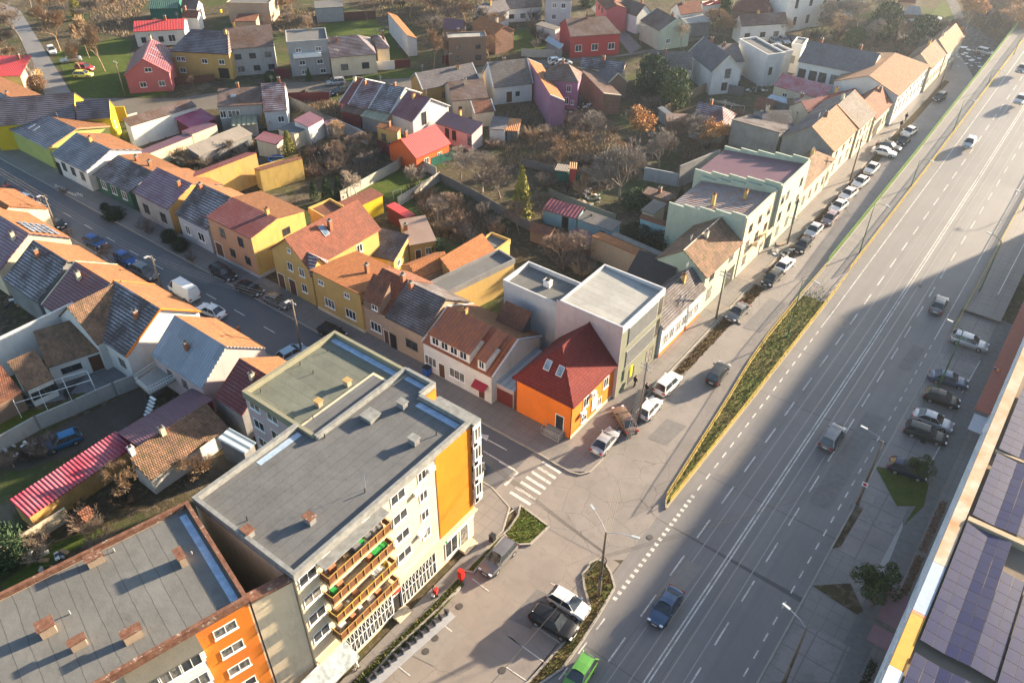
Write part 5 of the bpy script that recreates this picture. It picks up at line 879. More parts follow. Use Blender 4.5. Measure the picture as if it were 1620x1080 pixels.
# local x runs along the facade towards the viewer's left, local y points to the street
CW, CL, CH = 11.2, 30, 15.3
wpart('wall', [(0, CL, -CW, 0, -.1, CH)], W['sand'], cb)
wpart('roof', [(.3, CL, -CW + .3, -.3, CH, CH + .04)], ROOFW, cb)
wpart('parapet', [(-.05, .27, -CW - .05, .05, CH - .2, CH + .5), (.27, CL, -.24, .05, CH - .2, CH + .5), (.27, CL, -CW - .05, -CW + .24, CH - .2, CH + .5)], RUSTCAP, cb)
wpart('render_panel', [(.15, 4.0, 0, .07, 1.0, CH - .22)], W['boldorange2'], cb)
RZ = lambda x, z, y=.0: Matrix.Translation((x, y + .004, z)) @ Matrix.Rotation(math.pi, 4, 'Z')
for i, z in enumerate((13.4, 10.9, 8.4, 5.9, 3.4)):
    window(cb, 'w', 1.7, 1.0, RZ(2.1, z, .07)); window(cb, 'w', 1.5, 1.1, RZ(12.4, z)); window(cb, 'w', 1.5, 1.1, RZ(9.9, z))
    lg = wpart('loggia', [(4.2, 8.6, .05, 1.1, z - 1.3, z - .1), (4.2, 8.6, .05, 1.1, z + 1.35, z + 1.45)], WHITE, cb)
    for k in range(3): window(lg, 'w', 1.4, 1.4, RZ(4.95 + k * 1.45, z - .08, 1.1))
    window(lg, 'w', .9, 1.4, Matrix.Translation((4.19, .6, z - .08)) @ Matrix.Rotation(-math.pi / 2, 4, 'Z'))
wpart('loggia_canopy', [(4.0, 8.9, .05, 1.5, CH - .35, CH - .2)], plaster('mossy canopy sheet', (.16, .15, .12), .6), cb)
wpart('ice_film', [(.5, 1.05, -CW + .8, -.6, CH + .045, CH + .055)], ICE, cb)
for i, (x, z) in enumerate(((3.9, 12.6), (9.0, 12.3), (9.2, 10.9))): wpart('air_conditioner', [(x, x + .85, .1, .42, z, z + .6)], WHITE, cb)
inv = (Matrix.Translation(cb.location) @ Matrix.Rotation(cb.rotation_euler.z, 4, 'Z')).inverted()
for s, a_, b_, h_ in (('13:590,350', .75, 1.5, .7), ('13:1115,345', 1.4, .6, .9), ('13:300,770', 1.1, 1.3, .8), ('13:490,860', .6, 1.3, .7), ('13:820,810', .7, 1.6, .8)):
    p = inv @ at(s, CH); stack(cb, p.x, p.y, CH + .03, b_ * .75, a_ * .75, h_, 0, RUSTCAP, W['tan'])
for s in ('13:1175,300', '13:430,660', '13:700,280'):
    p = inv @ at(s, CH); m = MB(); m.tube((p.x, p.y, CH), (p.x, p.y, CH + .45), .06, k=6); m.build('vent_pipe', GALV, cb)
# ---------------------------------------------------------------- right-hand block with the solar roof
rb = empty('apartment_block', (3.1, 0, 0), 0, 'long apartment block on the right with solar panels on its flat roof and white cornice', 'apartment block')
RH = 13.0
wpart('wall', [(0, 24, -60, 149, -.1, RH)], W['ltgrey'], rb)
wpart('roof', [(.8, 24, -60, 149, RH, RH + .05)], plaster('sandy roof screed', (.22, .18, .14), .5), rb)
for y0, y1, mt in ((-60, 40.4, plain('white cornice', (.7, .7, .68), .7)), (40.4, 45.6, plain('amber cornice panels', (.5, .25, .015), .5)), (45.6, 45.9, plain('coral cornice panel', (.7, .2, .08), .5)), (45.9, 51.3, plain('pale blue cornice panels', (.26, .34, .44), .5)), (51.3, 149, plaster('rust stained cornice', (.5, .44, .36), .6, (.4, .22, .1)))):
    wpart('cornice', [(-.2, .78, y0, y1 - .03, RH - .25, RH + .45)], mt, rb)
wpart('parapet', [(.9, 24, 57.0, 57.5, RH, RH + .7), (.9, 24, 67.0, 67.25, RH, RH + .5)], plaster('sandy screed wall', (.45, .36, .25), .4), rb)
for i, z in enumerate((2.9, 5.6, 8.3, 10.9)):
    y = 36.
    while y < 118: window(rb, 'w', 1.5, 1.3, Matrix.Translation((-.004, y, z)) @ Matrix.Rotation(-math.pi / 2, 4, 'Z')); y += 3.4
m = MB()
for z in (2.2, 4.9, 7.6, 10.2): m.box(-.12, 0, 46, 149, z, z + .35)
m.build('string_course', WHITE, rb)
wpart('entrance_canopy', [(-2.4, -.0, 38.6, 43.6, 2.5, 2.65)], plain('dull glass canopy', (.22, .25, .25), .4), rb); wpart('entrance_canopy', [(-1.9, -.02, 52.6, 56.6, 2.4, 2.5), (-1.9, -.02, 50.0, 51.9, 2.4, 2.5)], plain('plum canopy sheet', (.2, .11, .12), .6), rb)
wpart('shop_canopy', [(-1.7, -.02, 86, 125, 3.0, 3.15)], plain('brick red canopy', (.32, .09, .06), .7), rb); wpart('shop_canopy', [(-1.5, -.02, 82.5, 85.6, 2.7, 2.8)], plain('pale grey canopy', (.45, .46, .5), .6), rb)
# solar panels, every one its own thing
PVM = None
def pv_mat():
    m, t, b = nodes('photovoltaic cells', .35, .15); s = t.nodes.new("ShaderNodeSeparateXYZ"); t.links.new(uvn(t), s.inputs[0])
    fx = math_(t, 'FRACT', math_(t, 'DIVIDE', s.outputs[0], .133)); fy = math_(t, 'FRACT', math_(t, 'DIVIDE', s.outputs[1], .133))
    ln = math_(t, 'MAXIMUM', math_(t, 'LESS_THAN', fx, .13), math_(t, 'LESS_THAN', fy, .13))
    oi = t.nodes.new("ShaderNodeObjectInfo")
    c = mixc(t, oi.outputs["Random"], (.008, .014, .07), (.02, .026, .075)); c = mixc(t, math_(t, 'MULTIPLY', ln, .35), c, (.1, .11, .16))
    t.links.new(c, b.inputs["Base Color"]); return m
PV = pv_mat(); m = MB(); m.box(-.41, .41, -.54, .54, 0, .04); pf = m.mesh('panel_frame', plain('aluminium frame', (.07, .07, .085), .6, .2)); m = MB(); m.poly([(-.398, -.528, .044), (.398, -.528, .044), (.398, .528, .044), (-.398, .528, .044)]); pc = m.mesh('cell_area', PV)
arrays = [('in the nearest array by the amber cornice', 4.45, 34.0, 6, 8), ('in the big middle array beside the blue cornice', 4.45, 44.05, 6, 12), ('in the array behind the screed wall', 4.6, 58.4, 6, 8), ('in the farthest array at the right edge', 4.6, 67.9, 6, 10), ('in the narrow array at the lower right corner', 9.6, 34.0, 3, 20)]
def proj(p):
    d = Vector(p) - Vector((0, 0, CAM_Z)); k = d.dot(_fw); return 810 + F_PX * d.dot(_r2) / k, 540 - F_PX * d.dot(_u2) / k
for lb, x0, y0, nx, ny in arrays:
    for i in range(nx):
        for j in range(ny):
            x = x0 + i * .845; y = y0 + j * 1.105
            if 'middle' in lb and i >= 4 and j >= 9: continue
            px, py = proj((x, y, 13.6))
            if not (-20 < px < 1640 and -20 < py < 1100): continue
            tilt = (-.09, .09)[(i // 2) % 2]; zz = RH + .5 + (i % 2) * (-.07 if tilt < 0 else .07) + (0 if tilt > 0 else .07)
            o = tag(link('solar_panel', pf), 'solar panel ' + lb + (', left column' if i == 0 else ''), 'solar panel', 'solar panels on the right-hand roof')
            o.matrix_basis = Matrix.Translation((x, y, zz)) @ Matrix.Rotation(-tilt * .9, 4, 'Y'); link('cell_area', pc, o)
# ---------------------------------------------------------------- cars
RUB = plain('tyre rubber', (.02, .02, .02), .9); RIM = plain('wheel rim', (.35, .35, .36), .4, .6); TRIM = plain('black plastic trim', (.03, .03, .03), .6)
HL = plain('headlamp glass', (.7, .72, .75), .15); TLM = plain('tail lamp red', (.35, .01, .01), .25); PLATE = plain('number plate', (.75, .75, .72), .5); CG = glassy('car glass', (.02, .025, .03), .06)
TYPES = dict(sedan=(4.5, 1.78, 1.43, 1.02, -1.72, .32, -1.02), hatch=(4.0, 1.72, 1.48, 1.0, -1.95, .32, -1.5), wagon=(4.6, 1.78, 1.48, 1.05, -2.22, .35, -1.85), suv=(4.5, 1.86, 1.68, 1.0, -2.18, .42, -1.8), van=(5.3, 2.0, 2.3, 2.15, -2.62, 1.35, -2.55), coupe=(4.4, 1.78, 1.38, .9, -1.7, .1, -.75))
_cm = {}
def car_meshes(ty):
    if ty in _cm: return _cm[ty]
    L, Wd, Hh, c0, c1, r0, r1 = TYPES[ty]; h = L / 2; w = Wd / 2; bz = .92 if ty != 'van' else 1.15; bz += .08 if ty == 'suv' else 0
    hood = bz - .05; tail = bz + (.02 if ty in ('sedan', 'coupe') else 0)
    xs = [h, h - .03, h - .1, h - .2, h - .35, h - .55, h - .8, c0 + .1, c0, c0 - .5, (c0 + c1) / 2, c1 + .5, c1, min(c1 - .02, -h + .45), -h + .3, -h + .17, -h + .08, -h + .02, -h]; xs = sorted(set(xs), reverse=True)
    def top(x):
        if x >= c0: return .5 + (hood - .5) * min(1, ((h - x) / .55)) ** .42 * (.9 + .1 * min(1, (h - x) / max(.1, h - c0)))
        if x >= c1: return bz
        return tail - (max(0, (-h + .3 - x)) / .3) ** 2 * .3
    def wid(x):
        e = min((h - x), (x + h)); return w * (.70 + .3 * min(1, max(0, e) / .7) ** .4)
    v = []; f = []; prof = lambda x: [(wid(x) * .88, .2), (wid(x) * .985, .36), (wid(x), .55), (wid(x) * .985, max(.56, top(x) - .16)), (wid(x) * .9, top(x) - .03), (0, top(x) + .045)]
    for x in xs:
        p = prof(x); ring = [(x, y, z) for y, z in p] + [(x, -y, z) for y, z in p[-2::-1]]; v += ring
    n = 11
    for i in range(len(xs) - 1):
        for j in range(n - 1): a = i * n + j; f.append((a, a + 1, a + n + 1, a + n))
    f.append(tuple(range(n))[::1]); f.append(tuple(range((len(xs) - 1) * n, len(xs) * n))[::-1])
    for i in range(len(xs) - 1): f.append((i * n, (i + 1) * n, (i + 1) * n + n - 1, i * n + n - 1))
    body = MB(); body.v = v; body.f = f; body.mi = [0] * len(f)
    # roof panel and pillars
    rw = w * .68; bw = w * .9; rz = Hh; bzz = bz - .01
    m_ = body
    for sl in (0,):
        R4 = [(r0, rw, rz - .03), (r0 - .1, rw * .5, rz), (r0 - .1, -rw * .5, rz), (r0, -rw, rz - .03)]; K4 = [(r1, rw, rz - .05), (r1 + .05, rw * .5, rz - .015), (r1 + .05, -rw * .5, rz - .015), (r1, -rw, rz - .05)]
        mid = (r0 + r1) / 2; Q4 = [(mid, rw * 1.02, rz - .005), (mid, rw * .5, rz + .025), (mid, -rw * .5, rz + .025), (mid, -rw * 1.02, rz - .005)]
        for A, B in ((R4, Q4), (Q4, K4)):
            for j in range(3): m_.poly([A[j], B[j], B[j + 1], A[j + 1]][::-1])
    def pillar(a, b, t=.05):
        m_.tube(a, b, t, t * .9, 4)
    for s in (1, -1):
        pillar((c0, s * bw, bzz), (r0, s * rw, rz - .04), .03); pillar((c1, s * bw, bzz), (r1, s * rw, rz - .06), .07 if ty != 'sedan' else .05); mx = (c0 + c1) / 2 + (.1 if ty != 'van' else 1.4)
        pillar((mx, s * (bw + .0), bzz), (mx - .03, s * (rw + .01), rz - .03), .025); m_.tube((r0, s * rw, rz - .03), (r1, s * rw, rz - .04), .03, k=4)
        if ty == 'van': m_.poly([(mx, s * (bw + .02), bzz - .05), (mx, s * (rw + .02), rz - .02), (r1, s * (rw + .02), rz - .02), (c1, s * (bw + .02), bzz - .05)][::s])
        m_.box(c0 - .25, c0 - .08, s * (w + .04) - .09, s * (w + .04) + .09, bz + .0, bz + .14)
    if ty == 'van': m_.poly([(c1 - .03, bw, bzz), (r1 - .03, rw, rz - .05), (r1 - .03, -rw, rz - .05), (c1 - .03, -bw, bzz)])
    g = MB(); cb = [(c0, bw, bzz), (c0, -bw, bzz), (c1, -bw, bzz), (c1, bw, bzz)]; ct = [(r0, rw, rz - .04), (r0, -rw, rz - .04), (r1, -rw, rz - .06), (r1, rw, rz - .06)]
    for i in range(4): j = (i + 1) % 4; g.poly([cb[i], ct[i], ct[j], cb[j]])
    gl = g.mesh('windows', CG)
    wh = MB(); rr = .33 if ty != 'van' else .36
    N_ = 14; wh.v = [(rr * math.cos(2 * math.pi * i / N_), y, rr * math.sin(2 * math.pi * i / N_)) for y in (-.11, .11) for i in range(N_)]
    wh.f = [tuple(range(N_)), tuple(range(2 * N_ - 1, N_ - 1, -1))] + [(i, N_ + i, N_ + (i + 1) % N_, (i + 1) % N_) for i in range(N_)]; wh.mi = [0] * len(wh.f)
    tyre = wh.mesh('tyre', RUB); rm = MB(); rm.v = [(rr * .62 * math.cos(2 * math.pi * i / 10), y, rr * .62 * math.sin(2 * math.pi * i / 10)) for y in (-.118, .118) for i in range(10)]
    rm.f = [tuple(range(10)), tuple(range(19, 9, -1))]; rm.mi = [0, 0]; rim = rm.mesh('rim', RIM)
    l = MB(); l.box(h - .2, h - .02, w * .5, w * .86, .6, .72); hl1 = l.mesh('headlight', HL); l = MB(); l.box(h - .2, h - .02, -w * .86, -w * .5, .6, .72); hl2 = l.mesh('headlight', HL)
    l = MB(); l.box(-h - .01, -h + .12, w * .52, w * .9, .66, .82); t1 = l.mesh('taillight', TLM); l = MB(); l.box(-h - .01, -h + .12, -w * .9, -w * .52, .66, .82); t2 = l.mesh('taillight', TLM)
    l = MB(); l.box(h - .01, h + .02, -.26, .26, .38, .49); l.box(-h - .02, -h + .01, -.26, .26, .5, .61); pl_ = l.mesh('number_plate', PLATE)
    l = MB(); l.box(h - .05, h + .012, -.5, .5, .5, .62); l.box(h - .04, h + .012, -w * .7, w * .7, .24, .34); l.box(-h - .012, -h + .05, -w * .7, w * .7, .24, .36); gr = l.mesh('trim', TRIM)
    bm = body.mesh('body', plain('car base', (.5, .5, .5)), True)
    bm.polygons.foreach_set("use_smooth", [True] * len(bm.polygons))
    try: bm.set_sharp_from_angle(angle=R(38))
    except Exception: pass
    wb = .58 * L / 2
    _cm[ty] = (bm, gl, tyre, rim, [(hl1, 'headlight'), (hl2, 'headlight'), (t1, 'taillight'), (t2, 'taillight'), (pl_, 'number_plate'), (gr, 'grille')], wb, w, rr); return _cm[ty]
CC = dict(white=(.72, .72, .7), silver=(.42, .43, .45), grey=(.16, .165, .17), dark=(.03, .032, .036), black=(.012, .012, .014), blue=(.02, .08, .28), navy=(.012, .02, .06), red=(.35, .015, .02), steel=(.06, .1, .17), green=(.09, .28, .05), yellow=(.7, .6, .12), bronze=(.2, .13, .1), teal=(.02, .14, .3), dgreen=(.02, .03, .03), lblue=(.3, .42, .5), mid=(.17, .17, .18), gold=(.45, .38, .25), rose=(.3, .22, .23))
def car(ty, col, rear, front, label, group=None, z0=.0):
    bm, gl, ty_, ri, extra, wb, w, rr = car_meshes(ty)
    a = at(rear, .6); b = at(front, .6)
    if a.x > -24 and a.y > 100: a.z = zb(a.y); z0 = zb(a.y) + .02; sc = (CAM_Z - z0) / CAM_Z; a.x *= sc; a.y *= sc; b.x *= sc; b.y *= sc
    c = (a + b) / 2; ang = math.atan2(b.y - a.y, b.x - a.x)
    root = empty('parked_car' if group and 'parked' in group else 'car', (c.x, c.y, z0 + .015), ang, label, 'van' if ty == 'van' else 'car', group)
    o = link('body', bm, root); o.material_slots[0].link = 'OBJECT'; o.material_slots[0].material = carpaint('car paint ' + col, CC[col], .0 if col in ('white', 'red', 'yellow', 'green') else .4)
    link('windows', gl, root)
    for sx in (1, -1):
        for sy in (1, -1):
            q = link('wheel', ty_, root, (sx * wb, sy * (w - .1), rr)); link('rim', ri, q)
    for me, nm in extra: link(nm, me, root)
    return root
PB = 'cars parked along the boulevard side street'; PC = 'cars parked along the cross street'; PR = 'cars parked in the bays on the right'; DB = 'cars driving on the boulevard'; PL = 'cars parked in the car park'
for t in (('sedan', 'steel', ':1069.5,934', ':1037,984', 'steel blue saloon driving towards the viewer on the boulevard, lower centre', DB), ('suv', 'mid', ':1307,705', ':1327,676', 'silver roofed crossover driving away next to the double white line', DB),
          ('sedan', 'grey', ':1479,495', ':1493,468', 'dark grey saloon with red tail lights just inside the shadow edge', DB), ('hatch', 'green', '15:500,950', '15:400,1105', 'bright green hatchback at the bottom edge of the boulevard', DB),
          ('hatch', 'silver', 'u:1560,860', 'u:1505,930', 'silver hatchback driving towards the viewer in the far sunlit lane', DB), ('sedan', 'silver', '4:1618,580', '4:1578,632', 'silver saloon at the right edge, nearer of the two', DB), ('sedan', 'grey', '4:1625,400', '4:1590,440', 'dark saloon at the right edge, farther of the two', DB),
          ('suv', 'dark', '11:1262,318', '11:1330,222', 'dark estate driving away in the side street next to the yellow island railing', None),
          ('sedan', 'silver', '11:560,742', '11:655,628', 'silver saloon parked askew nearest the orange house steps', PB), ('sedan', 'bronze', '11:765,620', '11:690,490', 'bronze saloon with pale bonnet parked beside the utility pole', PB), ('hatch', 'white', '11:842,525', '11:915,440', 'small white hatchback parked against the utility pole', PB), ('suv', 'white', '11:945,378', '11:1035,290', 'white crossover parked in front of the grey panel building', PB),
          ('sedan', 'grey', 's:965,775', 's:845,880', 'dark grey saloon parked alone by the pole in front of the mint house', PB), ('hatch', 'dark', 's:1240,500', 's:1150,580', 'black hatchback parked directly in front of the white saloon', PB), ('sedan', 'white', 's:1255,470', 's:1350,380', 'white saloon parked behind the black hatchback', PB), ('sedan', 'black', 's:1500,215', 's:1420,300', 'black saloon parked below the cream stepped block', PB),
          ('sedan', 'silver', 's:1590,90', 's:1515,165', 'silver-beige saloon parked between the black saloon and the bronze-grey one', PB), ('hatch', 'rose', 't:920,960', 't:840,1040', 'brownish grey hatchback parked first below the row of four white cars', PB), ('sedan', 'white', 't:1000,860', 't:910,930', 'white saloon, nearest of the four white cars in a row', PB), ('sedan', 'white', 't:1085,755', 't:990,825', 'white saloon, second nearest of the four white cars in a row', PB),
          ('sedan', 'white', 't:1190,650', 't:1095,725', 'white saloon, third of the four white cars in a row', PB), ('sedan', 'white', 't:1280,530', 't:1195,615', 'white saloon with dark grille, farthest of the four white cars in a row', PB), ('sedan', 'white', 't:1265,415', 't:1420,450', 'white car with yellow-green roof parked across the kerb', PB), ('sedan', 'dark', 't:1310,365', 't:1460,405', 'black saloon parked across the kerb behind the white car', PB),
          ('hatch', 'dark', 't:1550,300', 't:1475,370', 'black hatchback with silver roof parked behind the cars across the kerb', PB), ('sedan', 'white', 't:1595,240', 't:1525,280', 'white saloon parked last before the walking person', PB), ('hatch', 'dark', 'u:1315,480', 'u:1240,530', 'dark hatchback driving in the far side street below the slate roofed building', None)): car(*t)
for t in (('sedan', 'red', '5:10,140', '5:100,180', 'red car parked in the cross street at the left edge', PC), ('hatch', 'white', '5:190,225', '5:90,195', 'white hatchback parked behind the red car', PC), ('sedan', 'white', '5:185,245', '5:285,295', 'white saloon parked between the white hatchback and the black saloon', PC), ('sedan', 'black', '5:280,325', '5:385,380', 'black saloon parked at the foot of the farthest lamp pole of the cross street', PC),
          ('hatch', 'blue', '5:530,450', '5:630,495', 'blue hatchback parked beside the light concrete driveway', PC), ('hatch', 'blue', '5:720,550', '5:810,600', 'blue hatchback parked alongside the bare shrub', PC), ('suv', 'grey', '5:830,630', '5:940,685', 'grey estate parked beside the wooden lamp pole', PC), ('van', 'white', '5:1195,820', '5:1055,735', 'white panel van parked in the cross street', PC),
          ('sedan', 'white', '5:1355,920', '5:1225,865', 'white saloon with black glass roof parked behind the van', PC), ('suv', 'dark', '5:1305,630', '5:1420,695', 'dark off-road car parked below the peach house', PC), ('sedan', 'black', '5:1455,730', '5:1590,785', 'black saloon parked in front of the gap beside the yellow gabled house', PC), ('sedan', 'grey', '6:85,805', '6:210,860', 'grey saloon parked in front of the yellow gabled house', PC),
          ('hatch', 'black', '6:430,1000', '6:540,1045', 'black hatchback parked in deep shade below the mustard house', PC), ('hatch', 'lblue', '10:190,175', '10:290,120', 'pale blue car half hidden behind the apartment roof corner', PC), ('hatch', 'gold', '10:1350,935', '10:1365,860', 'gold coloured car half hidden by the corner loggias', None),
          ('wagon', 'mid', '14:1570,235', '14:1430,390', 'silver estate parked at the rounded planting bed', PL), ('hatch', 'white', '15:290,535', '15:480,650', 'white hatchback parked beside the black off-road car', PL), ('suv', 'black', '15:185,650', '15:400,770', 'black off-road car parked against the hedge strip', PL),
          ('wagon', 'silver', '12:1205,50', '12:1370,105', 'silver people carrier parked behind the green lamp post', PR), ('sedan', 'steel', '12:1055,280', '12:1265,335', 'steel blue saloon parked at the foot of the green lamp post', PR), ('hatch', 'black', '12:1025,395', '12:1215,455', 'black hatchback parked next to the steel blue saloon', PR), ('sedan', 'silver', '12:950,515', '12:1180,600', 'silver saloon parked tight beside the dark green estate', PR),
          ('wagon', 'dgreen', '12:895,595', '12:1150,680', 'dark green estate parked tight beside the silver saloon', PR), ('hatch', 'navy', '12:815,825', '12:1010,890', 'navy hatchback parked by the evergreen shrub', PR), ('hatch', 'teal', '9:470,650', '9:290,720', 'bright blue hatchback parked beside the concrete yard wall', None),
          ('hatch', 'white', '1:300,285', '1:330,330', 'white and dark car parked by the lane under the bare trees', None), ('sedan', 'silver', '1:485,355', '1:380,370', 'silver saloon parked on bare earth under the bare trees', None), ('hatch', 'red', '1:460,408', '1:575,418', 'red car parked beside the yellow one on the lawn', None), ('hatch', 'yellow', '1:455,455', '1:560,455', 'pale yellow car parked beside the red one on the lawn', None),
          ('hatch', 'silver', '2:550,495', '2:460,505', 'silver hatchback parked in front of the cream hipped house', None), ('sedan', 'dgreen', '2:580,545', '2:495,565', 'dark green car parked behind the long four-part roof', None), ('sedan', 'silver', '3:590,65', '3:625,100', 'silver car parked in the steep grey lane', None), ('hatch', 'white', '3:290,375', '3:330,370', 'white car in the lane behind the purple house, left one', None), ('hatch', 'white', '3:335,385', '3:370,380', 'white car in the lane behind the purple house, right one', None),
          ('sedan', 'silver', 'k:1090,415', 'k:1160,465', 'silver car parked behind the modern white block, left of three', None), ('sedan', 'silver', 'k:1170,395', 'k:1260,460', 'silver car parked behind the modern white block, middle of three', None), ('sedan', 'dark', 'k:1250,390', 'k:1340,440', 'dark car parked behind the modern white block, right of three', None),
          ('van', 'blue', 'n:370,190', 'n:260,235', 'blue van parked by the tiny white tiled hut', None), ('wagon', 'white', 'n:470,240', 'n:325,265', 'white estate parked by the blue van', None), ('hatch', 'white', 'n:540,290', 'n:480,325', 'white car half hidden behind the dark conifer', None), ('hatch', 'white', 'n:670,345', 'n:590,345', 'white car parked below the white and pink container', None), ('wagon', 'silver', 'n:1140,540', 'n:1290,575', 'silver estate parked on the icy waste ground', None)): car(*t)
# ---------------------------------------------------------------- poles, lamps, wires
def P3(s, z=0): return at(s, z)
def lamp_post(base, top, label, mat=GREENP, r=.09, arm=(-1, -.35), al=2.0, group=None, heads=1, arm2=None, z0=0):
    b = at(base, z0)
    if z0: b.x *= 1; 
    h = hgt(top, base) if isinstance(top, str) else top
    root = empty('street_lamp', (b.x, b.y, z0), 0, label, 'street lamp', group)
    m = MB(); m.tube((0, 0, 0), (0, 0, h * .35), r * 1.3, r, 8); m.tube((0, 0, h * .35), (0, 0, h), r, r * .6, 8); m.build('pole', mat, root, True)
    m = MB(); m.prism([(.22 * math.cos(i * .785), .22 * math.sin(i * .785)) for i in range(8)], 0, .25); m.build('base', mat, root)
    for a in ([arm] if arm2 is None else [arm, arm2]):
        d = Vector((a[0], a[1], 0)).normalized(); e = d * al + Vector((0, 0, h + .5)); m = MB(); m.path([(0, 0, h - .1), tuple(d * al * .4 + Vector((0, 0, h + .35))), tuple(e)], .035, 5); ar = m.build('arm', mat if mat is GREENP else GALV, root)
        M = Matrix.Translation(e) @ Matrix.Rotation(math.atan2(d.y, d.x), 4, 'Z'); m = MB(); m.box(-.1, .6, -.11, .11, -.05, .06); m.box(.0, .55, -.08, .08, -.08, -.05); o = m.build('lamp_head', plain('lamp housing', (.4, .43, .45), .45, .2), ar); o.matrix_local = M
    return root
GL = 'green lamp posts along the boulevard'
LP = []
for base, top, lb, z in (('w:985,350', 'w:1085,10', 'green street lamp standing in the grass island', .2), ('8:612,550', ':1388,324', 'green street lamp on the ramp pavement just beyond the grass island', .3), ('8:925,150', '8:985,-30', 'second green street lamp up the ramp pavement', 1.0), ('u:1380,835', 'u:1500,530', 'third green street lamp up the ramp pavement', 2.0), ('n:1205,975', 'n:1300,740', 'fourth green street lamp up the ramp pavement', 3.0), ('n:1505,600', 'n:1590,410', 'fifth green street lamp, near the top right corner', 4.0)):
    b = at(base); h = hgt(top, base); h = 9.0 if base == 'w:985,350' else h
    LP.append(lamp_post(base, h - z * .2, lb, GREENP, .08, (1, -.2), 1.6, GL, z0=z if z < 3 else z))
lamp_post('v:160,905', hgt('v:420,290', 'v:160,905'), 'green street lamp between the parked people carrier and saloon, right side', GREENP, .09, (-1, .2), 1.5, GL)
lamp_post('8:1340,795', hgt('8:1480,470', '8:1340,795'), 'green street lamp on the right pavement at the shadow edge', GREENP, .09, (-1, .2), 1.6, GL)
lamp_post('8:1590,328', hgt('8:1640,200', '8:1590,328'), 'green street lamp at the right edge beside the hatched margin', GREENP, .09, (-1, .2), 1.6, GL)
lamp_post(':1355.6,798', hgt(':1397,698', ':1355.6,798'), 'grey street lamp with a small no-parking sign on its pole', WOODP, .13, (-1, .1), 1.8)
lamp_post('16:150,1090', 8.6, 'grey street lamp at the bottom edge on the right pavement', WOODP, .13, (-1, .25), 1.8)
lamp_post('15:565,548', hgt('15:607,160', '15:565,548'), 'tall concrete utility pole with two lamp heads and cable coils on the teardrop island', WOODP, .16, (-1, .55), 2.3, None, arm2=(1, .3))
b0 = at(':1355.6,798')
g = MB(); g.box(-.3, .3, -.2, -.17, 3.0, 3.6); o = g.build('no_parking_sign', WHITE); o.location = (b0.x, b0.y, 0); tag(o, 'small white sign board fixed to the grey lamp pole', 'sign'); g = MB(); g.v = [(.2 * math.cos(i * .52), -.21, 3.3 + .2 * math.sin(i * .52)) for i in range(12)]; g.f = [tuple(range(12))]; g.mi = [0]; g.build('sign_face', plain('red sign ring', (.5, .03, .05), .5), o)
m = MB(); c = at('15:565,548')
for i, z in enumerate((3.2, 3.6, 5.2, 5.4)):
    for k in range(12):
        a0 = k * .5236; a1 = a0 + .5236; rr = .32 + .06 * (i % 2); m.tube((c.x + .12 + rr * math.cos(a0) * .6, c.y - .2 + .1 * i, z + rr * math.sin(a0)), (c.x + .12 + rr * math.cos(a1) * .6, c.y - .2 + .1 * i, z + rr * math.sin(a1)), .04, k=4, caps=False)
tag(m.build('cable_coil', BLACKM), 'black coils of spare cable hanging on the central utility pole', 'cable coil')
UT = []
def upole(base, top, label, lean=0, arms=1, lamp=True, mat=WOODP, r=.15, h=None):
    b = at(base); h = h or hgt(top, base); root = empty('utility_pole', tuple(b), 0, label, 'utility pole', 'utility poles')
    m = MB(); m.tube((0, 0, 0), (0, 0, h), r, r * .65, 8); m.build('pole', mat, root, True)
    for i in range(arms): m = MB(); m.box(-.7, .7, -.05, .05, h - .5 - i * .55, h - .4 - i * .55); [m.tube((x, 0, h - .4 - i * .55), (x, 0, h - .24 - i * .55), .05, k=5) for x in (-.6, -.2, .2, .6)]; m.build('crossarm', GALV, root)
    if lamp: m = MB(); m.path([(0, 0, h - .1), (.3, -.6, h + .35)], .03, 4); a_ = m.build('arm', GALV, root); m = MB(); m.box(.15, .45, -1.2, -.55, h + .3, h + .42); m.build('lamp_head', plain('lamp housing', (.4, .43, .45), .45, .2), a_)
    UT.append((b.x, b.y, h)); return root
upole('5:350,400', '5:270,190', 'wooden utility pole with lamp beside the black saloon, farthest on the cross street')
upole('5:988,765', '5:935,555', 'wooden utility pole with lamp beside the white van')
upole('10:300,150', '', 'utility pole with lamp partly behind the apartment roof', h=8.4)
upole('11:810,572', '11:870,205', 'leaning dark utility pole in front of the bronze saloon', lamp=False, arms=2)
upole('s:715,888', 's:800,470', 'utility pole with crossarms between the grey saloon and the mint house', lamp=False, arms=2)
upole('s:1325,250', 's:1390,10', 'utility pole beside the black saloon below the cream stepped block', lamp=False)
upole('t:560,1050', 't:615,835', 'utility pole in front of the mint stepped block', lamp=False)
upole('t:1050,680', 't:1150,320', 'utility pole beside the fourth white car', lamp=False)
upole('u:1275,430', 'u:1365,170', 'utility pole near the far bend of the side street', lamp=False)
upole('1:765,590', '1:690,370', 'pale utility pole leaning beside the lane, in front of the pink house', lamp=False)
upole('2:530,460', '2:513,295', 'thin utility pole in front of the cream hipped house', lamp=False, r=.1)
upole('2:1222,415', '2:1215,330', 'short lamp pole in front of the beige house', lamp=True, arms=0, r=.08)
upole('l:335,620', 'l:337,475', 'thin lamp pole beside the red striped house', lamp=True, arms=0, r=.08)
upole('l:1160,540', 'l:1165,250', 'utility pole at the mint green corner house', lamp=False, r=.1)
upole('4:585,200', '4:635,0', 'tall pale utility pole in front of the hazy white building', lamp=False)
upole('g:1300,830', 'g:1285,590', 'thin steel post beside the bright red cottage', lamp=False, arms=0, r=.07, mat=GALV)
